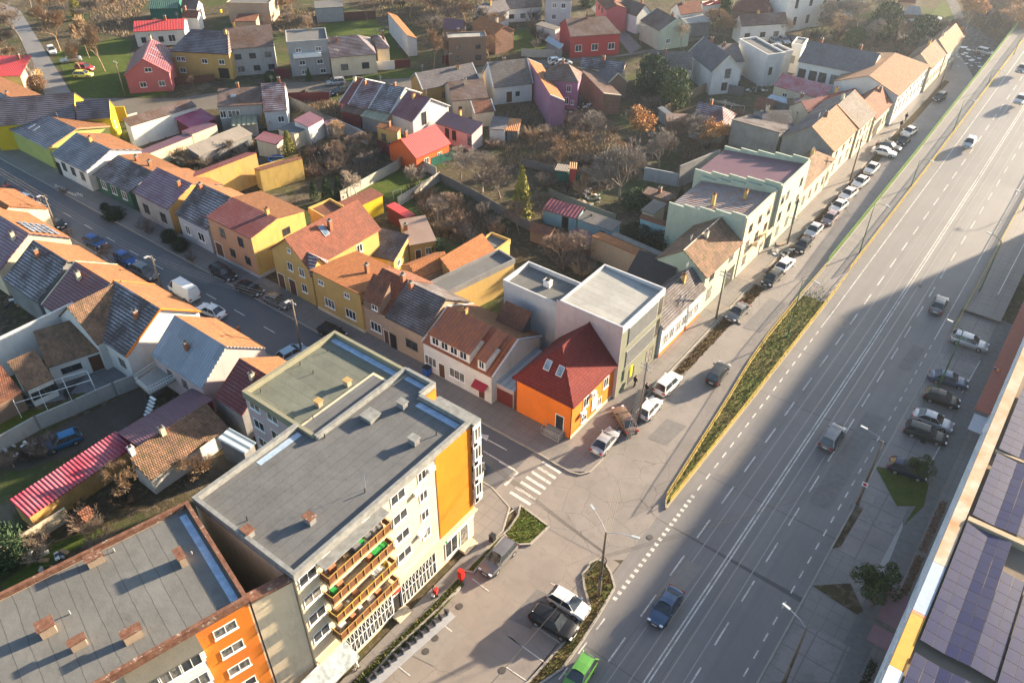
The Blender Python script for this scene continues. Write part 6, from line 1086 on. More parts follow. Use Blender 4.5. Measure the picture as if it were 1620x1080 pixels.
def wire(a, b, sag=.5, r=.014, n=8, off=0):
    pts = []
    for i in range(n + 1):
        t = i / n; p = Vector(a).lerp(Vector(b), t); p.z -= sag * 4 * t * (1 - t); pts.append(tuple(p))
    return pts
def wires(label, lines, r=.014, sag=.5, mat=None):
    m = MB()
    for a, b in lines: m.path(wire(a, b, sag), r, 3)
    tag(m.build('overhead_cable', mat or BLACKM), label, 'overhead cable')
cp = at('15:565,548'); top = Vector((cp.x, cp.y, 8.3)); p2 = Vector((UT[3][0], UT[3][1], UT[3][2] - .3)); PW = plain('pale cable', (.4, .33, .25), .8)
wires('pale bundle of cables from the central pole to the leaning dark pole', [(top + Vector((dx, 0, dz)), p2 + Vector((dx, 0, dz))) for dx, dz in ((-.3, 0), (0, .15), (.3, 0), (.1, -.3), (-.15, -.3))], .02, .35, PW)
wires('bundle of cables crossing above the car park from the central pole to the apartment corner', [(top + Vector((0, 0, -1.6 - .1 * k)), Vector((-39.5 - k * .5, 41.6, 11.5 - k * .2))) for k in range(4)] + [(top + Vector((0, 0, -2)), Vector((-21.6, -10, 8)))] * 1 + [(top + Vector((.1, 0, -1.8)), Vector((-21.9, -10, 7.6)))], .02, .5)
wires('black cables crossing the boulevard from the central pole to the right-hand lamp', [(top + Vector((0, 0, -2.2 - .2 * k)), Vector((b0.x, b0.y, 5.5 - .5 * k))) for k in range(3)], .018, .5)
wires('cables along the house fronts between the leaning pole and the mint house pole', [(Vector((UT[3][0] + dx, UT[3][1], UT[3][2] - .4)), Vector((UT[4][0] + dx, UT[4][1], UT[4][2] - .4))) for dx in (-.6, -.2, .2, .6)], .014, .4)
for i, j, nm in ((4, 5, 'mint house pole and the cream block'), (5, 6, 'cream block and the mint block'), (6, 7, 'mint block and the white cars'), (7, 8, 'white cars and the far bend')):
    wires('cables along the house fronts between the ' + nm, [(Vector((UT[i][0] + dx, UT[i][1], UT[i][2] - .4)), Vector((UT[j][0] + dx, UT[j][1], UT[j][2] - .4))) for dx in (-.6, 0, .6)], .014, .5)
wires('pale cables along the cross street between its wooden poles', [(Vector((UT[0][0], UT[0][1] + dx, UT[0][2] - .4)), Vector((UT[1][0], UT[1][1] + dx, UT[1][2] - .4))) for dx in (-.5, 0, .5)] + [(Vector((UT[1][0], UT[1][1] + dx, UT[1][2] - .4)), Vector((UT[2][0], UT[2][1] + dx, UT[2][2] - .4))) for dx in (-.5, 0, .5)] + [(Vector((UT[0][0], UT[0][1] + dx, UT[0][2] - .4)), Vector((-180, UT[0][1] + dx, 8))) for dx in (-.5, 0, .5)], .018, .4, PW)
wires('thin tram wires strung along the boulevard', [(Vector((x, y, 5.8 + zb(y))), Vector((x, y + 30, 5.8 + zb(y + 30)))) for x in (-14.4, -10.6) for y in range(-10, 300, 30)], .012, .15)
# ---------------------------------------------------------------- railings, fences, walls
def railing(name, label, pts, h, mat, step=1.2, rails=(1.0, .55), pick=0, r=.03, zf=None, cat='railing'):
    zf = zf or (lambda y: .2); m = ps = MB()
    for a, b in zip(pts, pts[1:]):
        a = Vector((*a[:2], 0)); b = Vector((*b[:2], 0)); n = max(1, int((b - a).length / step))
        for i in range(n):
            p = a.lerp(b, i / n); q = a.lerp(b, (i + 1) / n); zp = zf(p.y); zq = zf(q.y)
            ps.tube((p.x, p.y, zp), (p.x, p.y, zp + h), r, k=4)
            for f in rails: m.tube((p.x, p.y, zp + h * f), (q.x, q.y, zq + h * f), r, k=4)
            for j in range(1, pick): t = j / pick; c = p.lerp(q, t); m.tube((c.x, c.y, zf(c.y) + .05), (c.x, c.y, zf(c.y) + h), r * .8, k=4, caps=False)
    return tag(m.build(name, mat), label, cat)
railing('guard_railing', 'yellow guard railing on the side street edge of the grass island', ISL[1:7], .95, YEL, 2.0, (1, .12), 4, .035)
railing('guard_railing', 'yellow guard railing on the boulevard edge of the grass island', [(-20.4, 55.2), (-20.35, 74), (-20.4, 109)], .55, YEL, 2.0, (1, .2), 0, .04)
zr = lambda y: zb(y) + .14
railing('ramp_railing', 'long green and yellow railing on the left edge of the ramp', [(-23.75, 109.6), (-23.75, 150), (-23.75, 200), (-23.75, 262)], 1.15, plain('green railing paint', (.2, .34, .06), .6), 1.6, (1, .1), 6, .035, zr)
railing('ramp_railing', 'yellow kerbside railing between the ramp pavement and the carriageway', [(-20.5, 109.6), (-20.5, 150), (-20.5, 262)], .85, YEL, 2.0, (1, .4), 4, .045, lambda y: zb(y) + .1)
railing('ramp_railing', 'yellow railing on the right edge of the boulevard in the sun', [(-4.6, 104), (-4.6, 150), (-4.6, 262)], .85, YEL, 2.0, (1, .4), 4, .045, lambda y: zb(y) + .1)
railing('crash_barrier', 'grey steel barrier between the right pavement and the service lane', [tuple(at('8:1440,840'))[:2], tuple(at('8:1600,530'))[:2], (-.6, 150)], .7, GALV, 1.8, (1, .8), 0, .06, lambda y: zb(y) * .9 + .1)
m = MB()
for a, b in zip(ys[2:], ys[3:]): m.poly([(-23.92, a, -.1), (-23.92, b, -.1), (-23.92, b, zb(b) + .14), (-23.92, a, zb(a) + .14)][::-1]); m.poly([(-23.6, a, zb(a) + .34), (-23.6, b, zb(b) + .34), (-23.92, b, zb(b) + .34), (-23.92, a, zb(a) + .34)]); m.poly([(-23.92, a, zb(a) + .1), (-23.92, b, zb(b) + .1), (-23.92, b, zb(b) + .34), (-23.92, a, zb(a) + .34)][::-1]); m.poly([(-23.6, a, zb(a) + .1), (-23.6, b, zb(b) + .1), (-23.6, b, zb(b) + .34), (-23.6, a, zb(a) + .34)])
tag(m.build('retaining_wall', CONC), 'concrete retaining wall carrying the left side of the ramp', 'retaining wall')
def fence(label, pts, h, mat, step=2.2, post=.14, t=.08, name='fence', cat='fence', posts=True, z=0):
    m = MB(); p_ = MB(); P = [at(p) if isinstance(p, str) else Vector((*p, 0)) for p in pts]
    for a, b in zip(P, P[1:]):
        d = b - a; L = d.length; n = Vector((-d.y, d.x, 0)).normalized(); k = max(1, int(L / step)); e = d.normalized()
        c = [a + n * t / 2, b + n * t / 2, b - n * t / 2, a - n * t / 2]; m.prism([(q.x, q.y) for q in c], z - .05, z + h)
        for i in range(k + 1):
            q = a + d * (i / k); s = post; c = [q + e * s / 2 + n * s / 2, q - e * s / 2 + n * s / 2, q - e * s / 2 - n * s / 2, q + e * s / 2 - n * s / 2]; p_.prism([(w_.x, w_.y) for w_ in c], z - .05, z + h + .06)
    o = tag(m.build(name, mat), label, cat)
    if posts: p_.build('fence_posts', mat, o)
    return o
PC_ = plaster('pale concrete panels', (.42, .4, .35), .4); DK = plaster('dark old concrete', (.16, .155, .15), .6); TEALF = plain('teal fence net', (.02, .13, .09), .8); RB = plain('reddish brown boards', (.13, .06, .04), .8)
fence('pale concrete panel fence along the far side of the green lawn', ['6:540,225', '6:890,30', '2:930,975', '2:1120,1078'], 1.8, PC_)
fence('pale concrete panel fence with football goal side, between the two lawns', ['6:890,258', '6:1140,105'], 1.8, PC_); fence('long concrete fence behind the bare orchard trees', ['6:1140,105', '6:1330,200', '6:1620,370', '7:330,500'], 1.7, DK)
fence('grey concrete yard wall beside the blue hatchback', ['d:-150,1130', 'd:430,800', 'd:850,620', 'd:1250,440', 'd:1480,350'], 2.0, plaster('grey wall panels', (.33, .33, .32), .6), 4.0, .2, .2, 'yard_wall', 'wall')
fence('tall white firewall with orange coping left of the brown yard wing', [tuple(at('b:-300,900', 5.6))[:2], tuple(at('b:775,385', 5.6))[:2]], 5.5, W['white'], 50, .2, .3, 'firewall', 'wall', False)
fence('old wooden plank fence behind the two big conifers', ['i:1150,690', 'i:1430,520', 'i:1620,430'], 2.0, plaster('weathered planks', (.3, .22, .14), .5)); fence('old grey block wall around the steep side yard', ['g:140,330', 'g:300,400', 'g:500,520', 'g:650,560'], 2.0, DK, name='yard_wall', cat='wall')
fence('red-brown sheet gate wall behind the motorbike', ['g:95,280', 'g:240,270', 'g:370,275', 'g:550,265'], 1.9, W['iron'], 3); fence('grey block wall under the small house of the long row', ['g:660,590', 'g:880,690', 'g:960,740'], 2.2, plaster('blue grey blocks', (.3, .33, .36), .5), 50, .2, .25, 'yard_wall', 'wall', False)
fence('dark red sheet fence beside the blank grey side wall', ['g:1070,800', 'g:1290,900'], 2.2, W['iron'], 3); fence('concrete post and panel fence in the long shaded garden', ['m:-100,150', 'm:240,235'], 1.5, DK); fence('low concrete edge behind the pale blue sheds', ['m:190,460', 'm:620,640', 'm:900,740'], 1.2, DK)
fence('blue-grey block wall behind the big bare tree', ['m:1200,300', 'm:1560,370'], 2.4, plaster('blue grey render', (.3, .34, .38), .5), 50, .2, .25, 'yard_wall', 'wall', False); fence('tall grey end wall beside the plum roof', ['m:1560,380', 'j:360,1010'], 4.0, W['old'], 50, .2, .3, 'yard_wall', 'wall', False)
fence('teal netting fence below the red garden cabin', ['m:260,330', 'm:400,345', 'm:520,340'], 1.8, TEALF, 3, .08, .05); fence('dark green netting fence beside the red cottage', ['2:1060,1025', '2:1240,965'], 1.6, TEALF, 3, .08, .05); fence('old wooden fence around the ruined shed yard', ['j:370,120', 'j:500,200', 'j:640,220'], 2.0, DK)
fence('pale plank fence with dark red gate behind the vegetable plot', ['l:-100,600', 'l:20,615', 'l:265,615'], 1.8, PC_); fence('dark red metal fence in front of the beige house', ['2:1160,390', '2:1350,385', '2:1420,380'], 1.9, W['iron']); fence('brown picket fence in front of the yellow hipped house', ['1:1055,520', '1:1310,495'], 1.5, RB, .9, .25)
fence('grey wall and gate beside the cream hipped house', ['2:760,430', '2:865,425'], 2.0, W['white'], 3); fence('dark red fence at the foot of the long white walled building', ['2:870,415', '2:960,410'], 1.8, W['iron']); fence('low yard wall of the lane house with red gate', ['2:140,478', '2:225,478'], 2.2, W['iron'], 3)
fence('long brown fence behind the far lawn', ['2:540,125', '2:750,115'], 2.0, RB, 2.5); fence('bright yellow yard wall with flat top', ['e:1245,425', 'e:1370,415'], 3.0, W['brightyellow'], 50, .2, .25, 'yard_wall', 'wall', False); fence('white wall with gate posts of the white walled yard', ['e:1395,490', 'e:1500,460'], 2.6, W['white'], 50, .2, .2, 'yard_wall', 'wall', False)
fence('orange sunlit yard wall next to the red corrugated shed', ['9:240,1150', '9:620,905'], 2.6, W['firewall'], 50, .2, .2, 'yard_wall', 'wall', False); fence('white garden wall below the brown tiled shed', ['13:20,330', '13:180,240', '13:430,80'], 1.8, W['cream'], 50, .2, .2, 'garden_wall', 'wall', False)
fence('dark fence of the terrace steps', ['9:900,440', '9:985,395'], 1.0, DK, 3) ; fence('stained cream wall with buttresses behind the blue pool', ['6:50,95', '6:300,20'], 2.6, W['yellow'], 6, .3, .2, 'yard_wall', 'wall')
# terrace with steps and railings beside the corrugated roof house
tr = MB(); tr.prism([tuple(at(s, 2.6))[:2] for s in ('c:95,835', 'c:350,660', 'c:560,790', 'c:245,965')], 2.4, 2.6); o = tag(tr.build('terrace', CONC), 'raised concrete terrace with white railings and steps beside the yard wall', 'terrace')
a, b, c, d = [at(s, 2.6) for s in ('c:100,835', 'c:245,960', 'c:560,795', 'c:350,665')]; m = MB()
for p, q in ((a, b), (b, c), (a, d)):
    for zz in (.5, .95): m.tube((p.x, p.y, 2.6 + zz), (q.x, q.y, 2.6 + zz), .025, k=4)
    for i in range(13): t = i / 12; r_ = p.lerp(q, t); m.tube((r_.x, r_.y, 2.6), (r_.x, r_.y, 3.55), .018, k=3)
m.build('railing', WHITE, o)
m = MB()
for i in range(8): p = b + Vector((.3 + .28 * i * .2, -.28 * i, 0)); m.box(p.x, p.x + 1.0, p.y - .3, p.y, 2.35 - .3 * i, 2.42 - .3 * i)
m.build('steps', WHITE, o)
# pergola frame on the lawn
m = MB(); tp = [at(s, 2.3) for s in ('d:155,525', 'd:975,275', 'd:890,250', 'd:275,475')]
q = [at(s) for s in ('d:435,790', 'd:480,720', 'd:740,580', 'd:1010,440', 'd:355,635')]
A_ = at('d:155,525', 2.3); B_ = at('d:975,275', 2.3); off = Vector((-2.0, .6, 0)); 
for k in range(4):
    t = k / 3; p = A_.lerp(B_, t); m.tube((p.x, p.y, 0), (p.x, p.y, 2.3), .04, k=5); m.tube((p.x + off.x, p.y + off.y, 0), (p.x + off.x, p.y + off.y, 2.3), .04, k=5); m.tube(tuple(p), tuple(p + off), .035, k=4)
m.tube(tuple(A_), tuple(B_), .04, k=4); m.tube(tuple(A_ + off), tuple(B_ + off), .04, k=4)
tag(m.build('pergola', WHITE), 'white metal pergola frame on the sunlit lawn by the yard wall', 'pergola')
# football goal, pool, greenhouse frame, washing line frame
m = MB(); p = at('6:858,210'); q = at('6:908,190'); m.path([(p.x, p.y, 0), (p.x, p.y, 1.3), (q.x, q.y, 1.3), (q.x, q.y, 0)], .045, 5); tag(m.build('football_goal', WHITE), 'small white football goal on the green lawn', 'football goal')
pr = MB(); c = at('f:1465,830', .4); ring = [(c.x + 1.35 * math.cos(i * .314), c.y + 1.35 * math.sin(i * .314)) for i in range(20)]; pr.path([(x, y, .65) for x, y in ring + ring[:1]], .13, 6); po = tag(pr.build('paddling_pool', plain('blue pool vinyl', (.03, .12, .4), .5), None, True), 'round blue inflatable pool in the yard behind the ochre wall', 'pool'); m = MB(); m.prism(ring, 0, .45); m.build('water', glassy('pool water', (.02, .05, .08)), po); m = MB(); m.tube((c.x - 1.3, c.y - .4, .7), (c.x + 1.0, c.y + .9, 1.0), .04, k=4); m.build('pole', WHITE, po)
m = MB()
for i in range(5):
    p = at('g:%d,%d' % (330 + i * 60, 955 - i * 25)); pts_ = [(p.x - 1.2 * math.cos(k * .449), p.y + .5 * math.cos(k * .449), 1.6 * math.sin(k * .449)) for k in range(8)]; m.path(pts_, .03, 4)
tag(m.build('greenhouse_frame', WHITE), 'collapsed white greenhouse frame in the kitchen garden', 'greenhouse frame')
m = MB()
for i in range(5): p = at('j:%d,%d' % (320 + i * 48, 270 + i * 12), 1.6); m.tube(tuple(p), (p.x + 2.2, p.y + 1.6, 1.6), .05, k=4)
for s in ('j:320,270', 'j:520,320'): p = at(s, 1.6); m.tube((p.x, p.y, 0), tuple(p), .05, k=4); m.tube((p.x + 2.2, p.y + 1.6, 0), (p.x + 2.2, p.y + 1.6, 1.6), .05, k=4)
tag(m.build('vine_trellis', plain('pale timber', (.5, .45, .38), .8)), 'row of pale timber bars of a vine trellis in the dark yard', 'trellis')
# bike rack with docks, mailbox, bins, small street things
br = empty('bike_rack', (0, 0, 0), 0, 'long grey bike-share rack with a row of docks beside the hedge strip', 'bike rack'); a = at('14:700,1075'); b = at('14:1195,640'); d = (b - a); L = d.length; e = d.normalized(); n = Vector((-e.y, e.x, 0))
br.location = a; br.rotation_euler.z = math.atan2(e.y, e.x); m = MB(); m.box(-6, L, -.9, .0, .01, .13); m.build('base_plate', plain('galvanised base', (.3, .31, .33), .5), br)
for i in range(22): m = MB(); x = L - .4 - i * (L / 12.5); m.box(x - .06, x + .06, -.35, .1, .12, .75); m.box(x - .1, x + .1, -.45, -.2, .6, .95); m.build('dock', plain('dark dock', (.06, .065, .08), .5), br)
p = at('14:1272,455'); mb = empty('letter_box', tuple(p), 0, 'bright red letter box standing beside the hedge strip', 'letter box'); m = MB(); m.box(-.25, .25, -.22, .22, .5, 1.5); m.prism([(-.25, -.22), (.25, -.22), (.25, .22), (-.25, .22)], 1.5, 1.58); m.build('box', plain('letter box red', (.65, .02, .01), .45), mb); m = MB(); m.box(-.15, .15, -.12, .12, 0, .5); m.build('stand', plain('letter box red', (.65, .02, .01), .45), mb)
m = MB(); m.box(-.17, .17, -.225, -.22, 1.25, 1.3); m.build('slot', BLACKM, mb)
def bin_(s, mat, label, h=1.0, w_=.5, z=.1):
    p = at(s); r_ = empty('rubbish_bin', (p.x, p.y, z), 0, label, 'bin'); m = MB(); m.box(-w_ / 2, w_ / 2, -w_ / 2, w_ / 2, 0, h * .9); m.build('body', mat, r_); m = MB(); m.box(-w_ / 2 - .03, w_ / 2 + .03, -w_ / 2 - .03, w_ / 2 + .03, h * .9, h); m.build('lid', BLACKM, r_)
bin_('14:1462,215', BLACKM, 'small black bin at the edge of the planting bed', .9); bin_('10:1065,280', plain('blue bin', (.02, .08, .3), .5), 'blue bin in front of the white rust-roofed house', 1.2, .8); bin_('1:1350,80', plain('yellow bin', (.6, .5, .02), .5), 'yellow bin in the small backyard near the upper edge', 1.0); bin_('i:1195,850', plain('yellow bin', (.6, .5, .02), .5), 'yellow bin under the brown carport roof', .9, .7, 0); bin_('i:855,365', plain('yellow bin', (.6, .5, .02), .5), 'yellow tub beside the pale house behind the conifers', 1.2, .5, 0)
fb = at('v:830,700', 3.5)
fl = empty('flag', (2.3, fb.y, 3.2), 0, 'small yellow and red flag over the entrance of the right-hand block', 'flag'); 
for k, cl in enumerate(((.02, .04, .35), (.75, .6, .02), (.6, .03, .03))): m = MB(); m.poly([(-.75 + .25 * k, 0, -.35 - .05 * k), (-.5 + .25 * k, -.03, -.35), (-.5 + .25 * k, -.03, .25), (-.75 + .25 * k, 0, .2)]); m.build('stripe', plain('flag stripe %d' % k, cl, .8), fl)
m = MB(); m.tube((.8, 0, -.6), (-.85, 0, .35), .02, k=4); m.build('flag_pole', WHITE, fl)
# parking bollards on the left verge
bm_ = MB(); bm_.tube((0, 0, 0), (0, 0, .55), .06, k=6); bme = bm_.mesh('bollard', WHITE)
for i in range(18):
    t = i / 17; s = '5:%d,%d' % (340 + 165 * t, 140 + 60 * t + (12 if 6 < i < 14 else 0)); tag(link('bollard', bme, None, tuple(at(s, .1))), 'small white bollard in the row around the sunken bed on the cross street pavement', 'bollard', 'white bollards')
# wooden white-pink container
p = at('n:640,300'); ct = empty('container', tuple(p), R(25), 'white and pink lettered container on the far yard', 'container'); m = MB(); m.box(-1.6, 1.6, -1.1, 1.1, .2, 2.5); m.build('body', WHITE, ct); m = MB(); m.box(-1.62, -.2, -1.12, -1.1, .4, 2.3); m.build('panel', plain('pink panel', (.6, .06, .15), .6), ct)
# waste ground rubble
st_ = MB(); r_ = random.Random(5)
for i in range(260):
    s = r_.choice(('i:150,640', 'i:250,600', 'i:420,610', 'j:760,170', 'j:850,150', 'm:400,400', 'm:640,470', 'm:560,430', '13:260,330', 'd:250,1040', 'f:500,850', 'f:620,820', 'f:150,600', 'n:780,390', 's:1290,310', 'm:620,520', 'b:150,400'))
    p = at(s) + Vector((r_.uniform(-1.8, 1.8), r_.uniform(-1.8, 1.8), 0)); w_ = r_.uniform(.06, .5); M = Matrix.Translation((p.x, p.y, r_.uniform(.03, .25))) @ Matrix.Rotation(r_.uniform(0, 3), 4, 'Z') @ Matrix.Rotation(r_.uniform(-.3, .3), 4, 'X'); st_.box(-w_, w_, -w_ * .4, w_ * .4, -.04, .06 + r_.uniform(0, .2), r_.randrange(4), M)
tag(st_.build('rubble', [plain('grey rubble', (.3, .3, .3), .9), WHITE, plain('tan plank', (.3, .2, .12), .9), plain('dark junk', (.05, .05, .06), .9)]), 'scattered planks, sheets and junk lying in the back yards', 'rubble', kind='stuff')
# ---------------------------------------------------------------- trees and plants
def bark(name, col): return plain(name, col, .95, var=.3)
BARKS = dict(grey=bark('grey bark', (.2, .17, .145)), brown=bark('brown bark', (.16, .125, .1)), gold=bark('golden twigs', (.3, .205, .125)), pale=bark('pale twigs', (.3, .25, .2)), red=bark('reddish twigs', (.2, .14, .105)), dark=bark('dark twigs', (.05, .035, .025)))
def leafm(name, a, b):
    m, t, bb = nodes(name, .8, .2); oi = t.nodes.new("ShaderNodeNewGeometry"); t.links.new(mixc(t, oi.outputs["Random Per Island"], a, b), bb.inputs["Base Color"]); return m
LEAF = dict(orange=leafm('orange dry leaves', (.42, .19, .06), (.6, .33, .12)), green=leafm('dark evergreen leaves', (.018, .035, .012), (.05, .085, .02)), conifer=leafm('conifer foliage', (.015, .032, .018), (.04, .075, .028)), conif2=leafm('lighter conifer foliage', (.035, .06, .015), (.09, .12, .035)), olive=leafm('olive foliage', (.12, .12, .02), (.25, .23, .05)), gold=leafm('golden dry foliage', (.35, .2, .05), (.5, .33, .1)), hedge=leafm('dark hedge leaves', (.012, .02, .01), (.035, .05, .02)), brown=leafm('withered brown leaves', (.1, .055, .03), (.2, .11, .06)), twig=leafm('dry stalks', (.16, .11, .07), (.36, .27, .18)), moss=leafm('grass tuft', (.08, .12, .03), (.28, .25, .09)))  # conif2: conifers of a lighter green
def bare_meshes(seed, levels=5, spread=.75, up=.35, n0=5, rmin=.0):
    r = random.Random(seed); tr = MB(); cr = MB()
    def grow(p, d, L, rad, lv):
        nseg = 2 if lv < 3 else 1; q = p
        for i in range(nseg):
            d = (d + Vector((r.uniform(-1, 1), r.uniform(-1, 1), r.uniform(-.4, .8))) * .18).normalized(); q2 = q + d * L / nseg
            rad = max(rad, rmin); (tr if lv < 2 else cr).tube(q, q2, rad, max(rad * .75, rmin), 5 if lv < 2 else 3, caps=False); q = q2; rad *= .78
        if lv >= levels: return
        k = n0 if lv == 0 else r.choice((3, 3, 4)) if lv < levels - 1 else 4
        for i in range(k):
            a = r.uniform(0, 6.283) if lv else 6.283 * i / k + r.uniform(-.4, .4); side = Vector((math.cos(a), math.sin(a), 0)); ax = d.cross(side); ax = ax.normalized() if ax.length > .01 else side
            nd = (Matrix.Rotation(r.uniform(.45, 1.0) * spread, 3, ax) @ d); nd = (nd + Vector((0, 0, up * .35))).normalized(); s = q - (q - p) * r.uniform(0, .5) if lv else q - (q - p) * r.uniform(0, .35)
            grow(s, nd, L * r.uniform(.62, .82), rad * .62, lv + 1)
    grow(Vector((0, 0, 0)), Vector((0, 0, 1)), 1.0, .055, 0); zm = max(v[2] for v in cr.v); f = 1 / zm
    for m in (tr, cr): m.v = [(x * f, y * f, z * f) for x, y, z in m.v]
    return tr, cr
_tm = {}
def tree_proto(kind, seed):
    k = (kind, seed)
    if k in _tm: return _tm[k]
    if kind == 'bare': t, c = bare_meshes(seed, 6, .8, .35, 5, .006); r_ = (t.mesh('trunk', BARKS['grey'], True), c.mesh('crown', BARKS['grey']))
    elif kind == 'tall': t, c = bare_meshes(seed, 6, .72, .55, 5, .009); r_ = (t.mesh('trunk', BARKS['grey'], True), c.mesh('crown', BARKS['grey']))
    elif kind == 'bush':
        r = random.Random(seed); t = MB(); c = MB()
        for i in range(16):
            a = r.uniform(0, 6.28); d = Vector((math.cos(a) * .5, math.sin(a) * .5, 1)).normalized(); p = Vector((math.cos(a) * .08, math.sin(a) * .08, 0)); L = r.uniform(.5, .75)
            q = p + d * L; t.tube(p, q, .012, .008, 3, caps=False)
            for j in range(9):
                e = (d + Vector((r.uniform(-1, 1), r.uniform(-1, 1), r.uniform(-.3, .9))) * .8).normalized(); s = p.lerp(q, r.uniform(.3, 1)); e2 = s + e * r.uniform(.15, .4); c.tube(s, e2, .007, .004, 3, caps=False)
                for k_ in range(3): g = (e + Vector((r.uniform(-1, 1), r.uniform(-1, 1), r.uniform(-.5, 1))) * .9).normalized(); s2 = s.lerp(e2, r.uniform(.2, 1)); c.tube(s2, s2 + g * r.uniform(.08, .2), .005, .003, 3, caps=False)
        r_ = (t.mesh('stems', BARKS['brown']), c.mesh('crown', BARKS['brown']))
    else:
        r = random.Random(seed); t = MB(); c = MB(); t.tube((0, 0, 0), (0, 0, .5), .05, .03, 6)
        n = 2600 if kind != 'thuja' else 1300
        for i in range(n):
            if kind == 'thuja': z = r.uniform(0.02, 1); R_ = .2 * (1 - z) ** .6 * min(1, z * 8 + .3) * r.uniform(.75, 1.08); s = .035
            elif kind == 'cone': z = r.uniform(.05, 1) ** 1.2; lay = (.75 + .25 * math.sin(z * 34)); R_ = .36 * (1 - z) ** .8 * lay * r.uniform(.55, 1.05); s = .045
            elif kind == 'spread': z = r.uniform(.02, 1); R_ = .5 * math.sin(math.pi * min(1, z * .8 + .12)) ** .6 * r.uniform(.6, 1.05) * (1 + .25 * math.sin(r.randrange(7) + z * 9)); s = .05
            else:
                cx = r.randrange(14); rr = random.Random(cx * 7 + seed); cc = Vector((rr.uniform(-.3, .3), rr.uniform(-.3, .3), rr.uniform(.38, .85))); d = Vector((r.gauss(0, 1), r.gauss(0, 1), r.gauss(0, 1))).normalized() * rr.uniform(.11, .2) * r.uniform(.75, 1.1); z = None; s = .035
            if z is None: p = cc + d; nn = d.normalized()
            else: a = r.uniform(0, 6.283); p = Vector((R_ * math.cos(a), R_ * math.sin(a), z)); nn = Vector((math.cos(a), math.sin(a), .5)).normalized()
            u = nn.orthogonal().normalized(); v_ = nn.cross(u); th = r.uniform(0, 6.28); u, v_ = u * math.cos(th) + v_ * math.sin(th), v_ * math.cos(th) - u * math.sin(th)
            if kind in ('thuja', 'cone', 'spread'): v_ = (v_ + Vector((0, 0, .8 if kind != 'cone' else -.2)) + nn * .5).normalized()
            s *= r.uniform(.6, 1.3); c.poly([p - u * s * .5, p + v_ * s * 1.4, p + u * s * .5, p - v_ * s * .3])
        r_ = (t.mesh('trunk', BARKS['brown']), c.mesh('crown', LEAF['conifer']))
    _tm[k] = r_; return r_
def tree(kind, s, h, label, mat=None, wide=1.0, seed=None, name='tree', cat='tree', group=None, leaves=None, z=0, tmat=None):
    seed = seed if seed is not None else rnd.randrange(5); tm, cm = tree_proto(kind, seed); p = at(s) if isinstance(s, str) else Vector((*s, 0)); root = empty(name, (p.x, p.y, z), rnd.uniform(0, 6.28), label, cat, group)
    if kind in ('bare', 'tall', 'bush') and mat is None: mat = BARKS['grey']
    for me, nm in ((tm, 'trunk'), (cm, 'crown')):
        o = link(nm, me, root); o.scale = (h * wide, h * wide, h); o.material_slots[0].link = 'OBJECT'; o.material_slots[0].material = (tmat or (mat if kind in ('bare', 'tall', 'bush') else BARKS['brown'])) if nm == 'trunk' else mat
    if leaves:
        k = ('leaf', kind, seed)
        if k not in _tm:
            r = random.Random(seed); m = MB(); vs = cm.vertices; n = len(vs)
            for i in range(2400): v = vs[r.randrange(n // 3, n)].co; d = Vector((r.gauss(0, 1), r.gauss(0, 1), r.gauss(0, 1))) * .018; u = Vector((r.gauss(0, 1), r.gauss(0, 1), r.gauss(0, 1))).normalized() * r.uniform(.012, .024); w_ = u.orthogonal().normalized() * u.length; m.poly([v + d - u, v + d + w_, v + d + u, v + d - w_])
            _tm[k] = m.mesh('leaves', LEAF['orange'])
        o = link('leaves', _tm[k], root); o.scale = (h * wide, h * wide, h); o.material_slots[0].link = 'OBJECT'; o.material_slots[0].material = leaves
    return root
B = BARKS; G = 'bare trees between the yards'
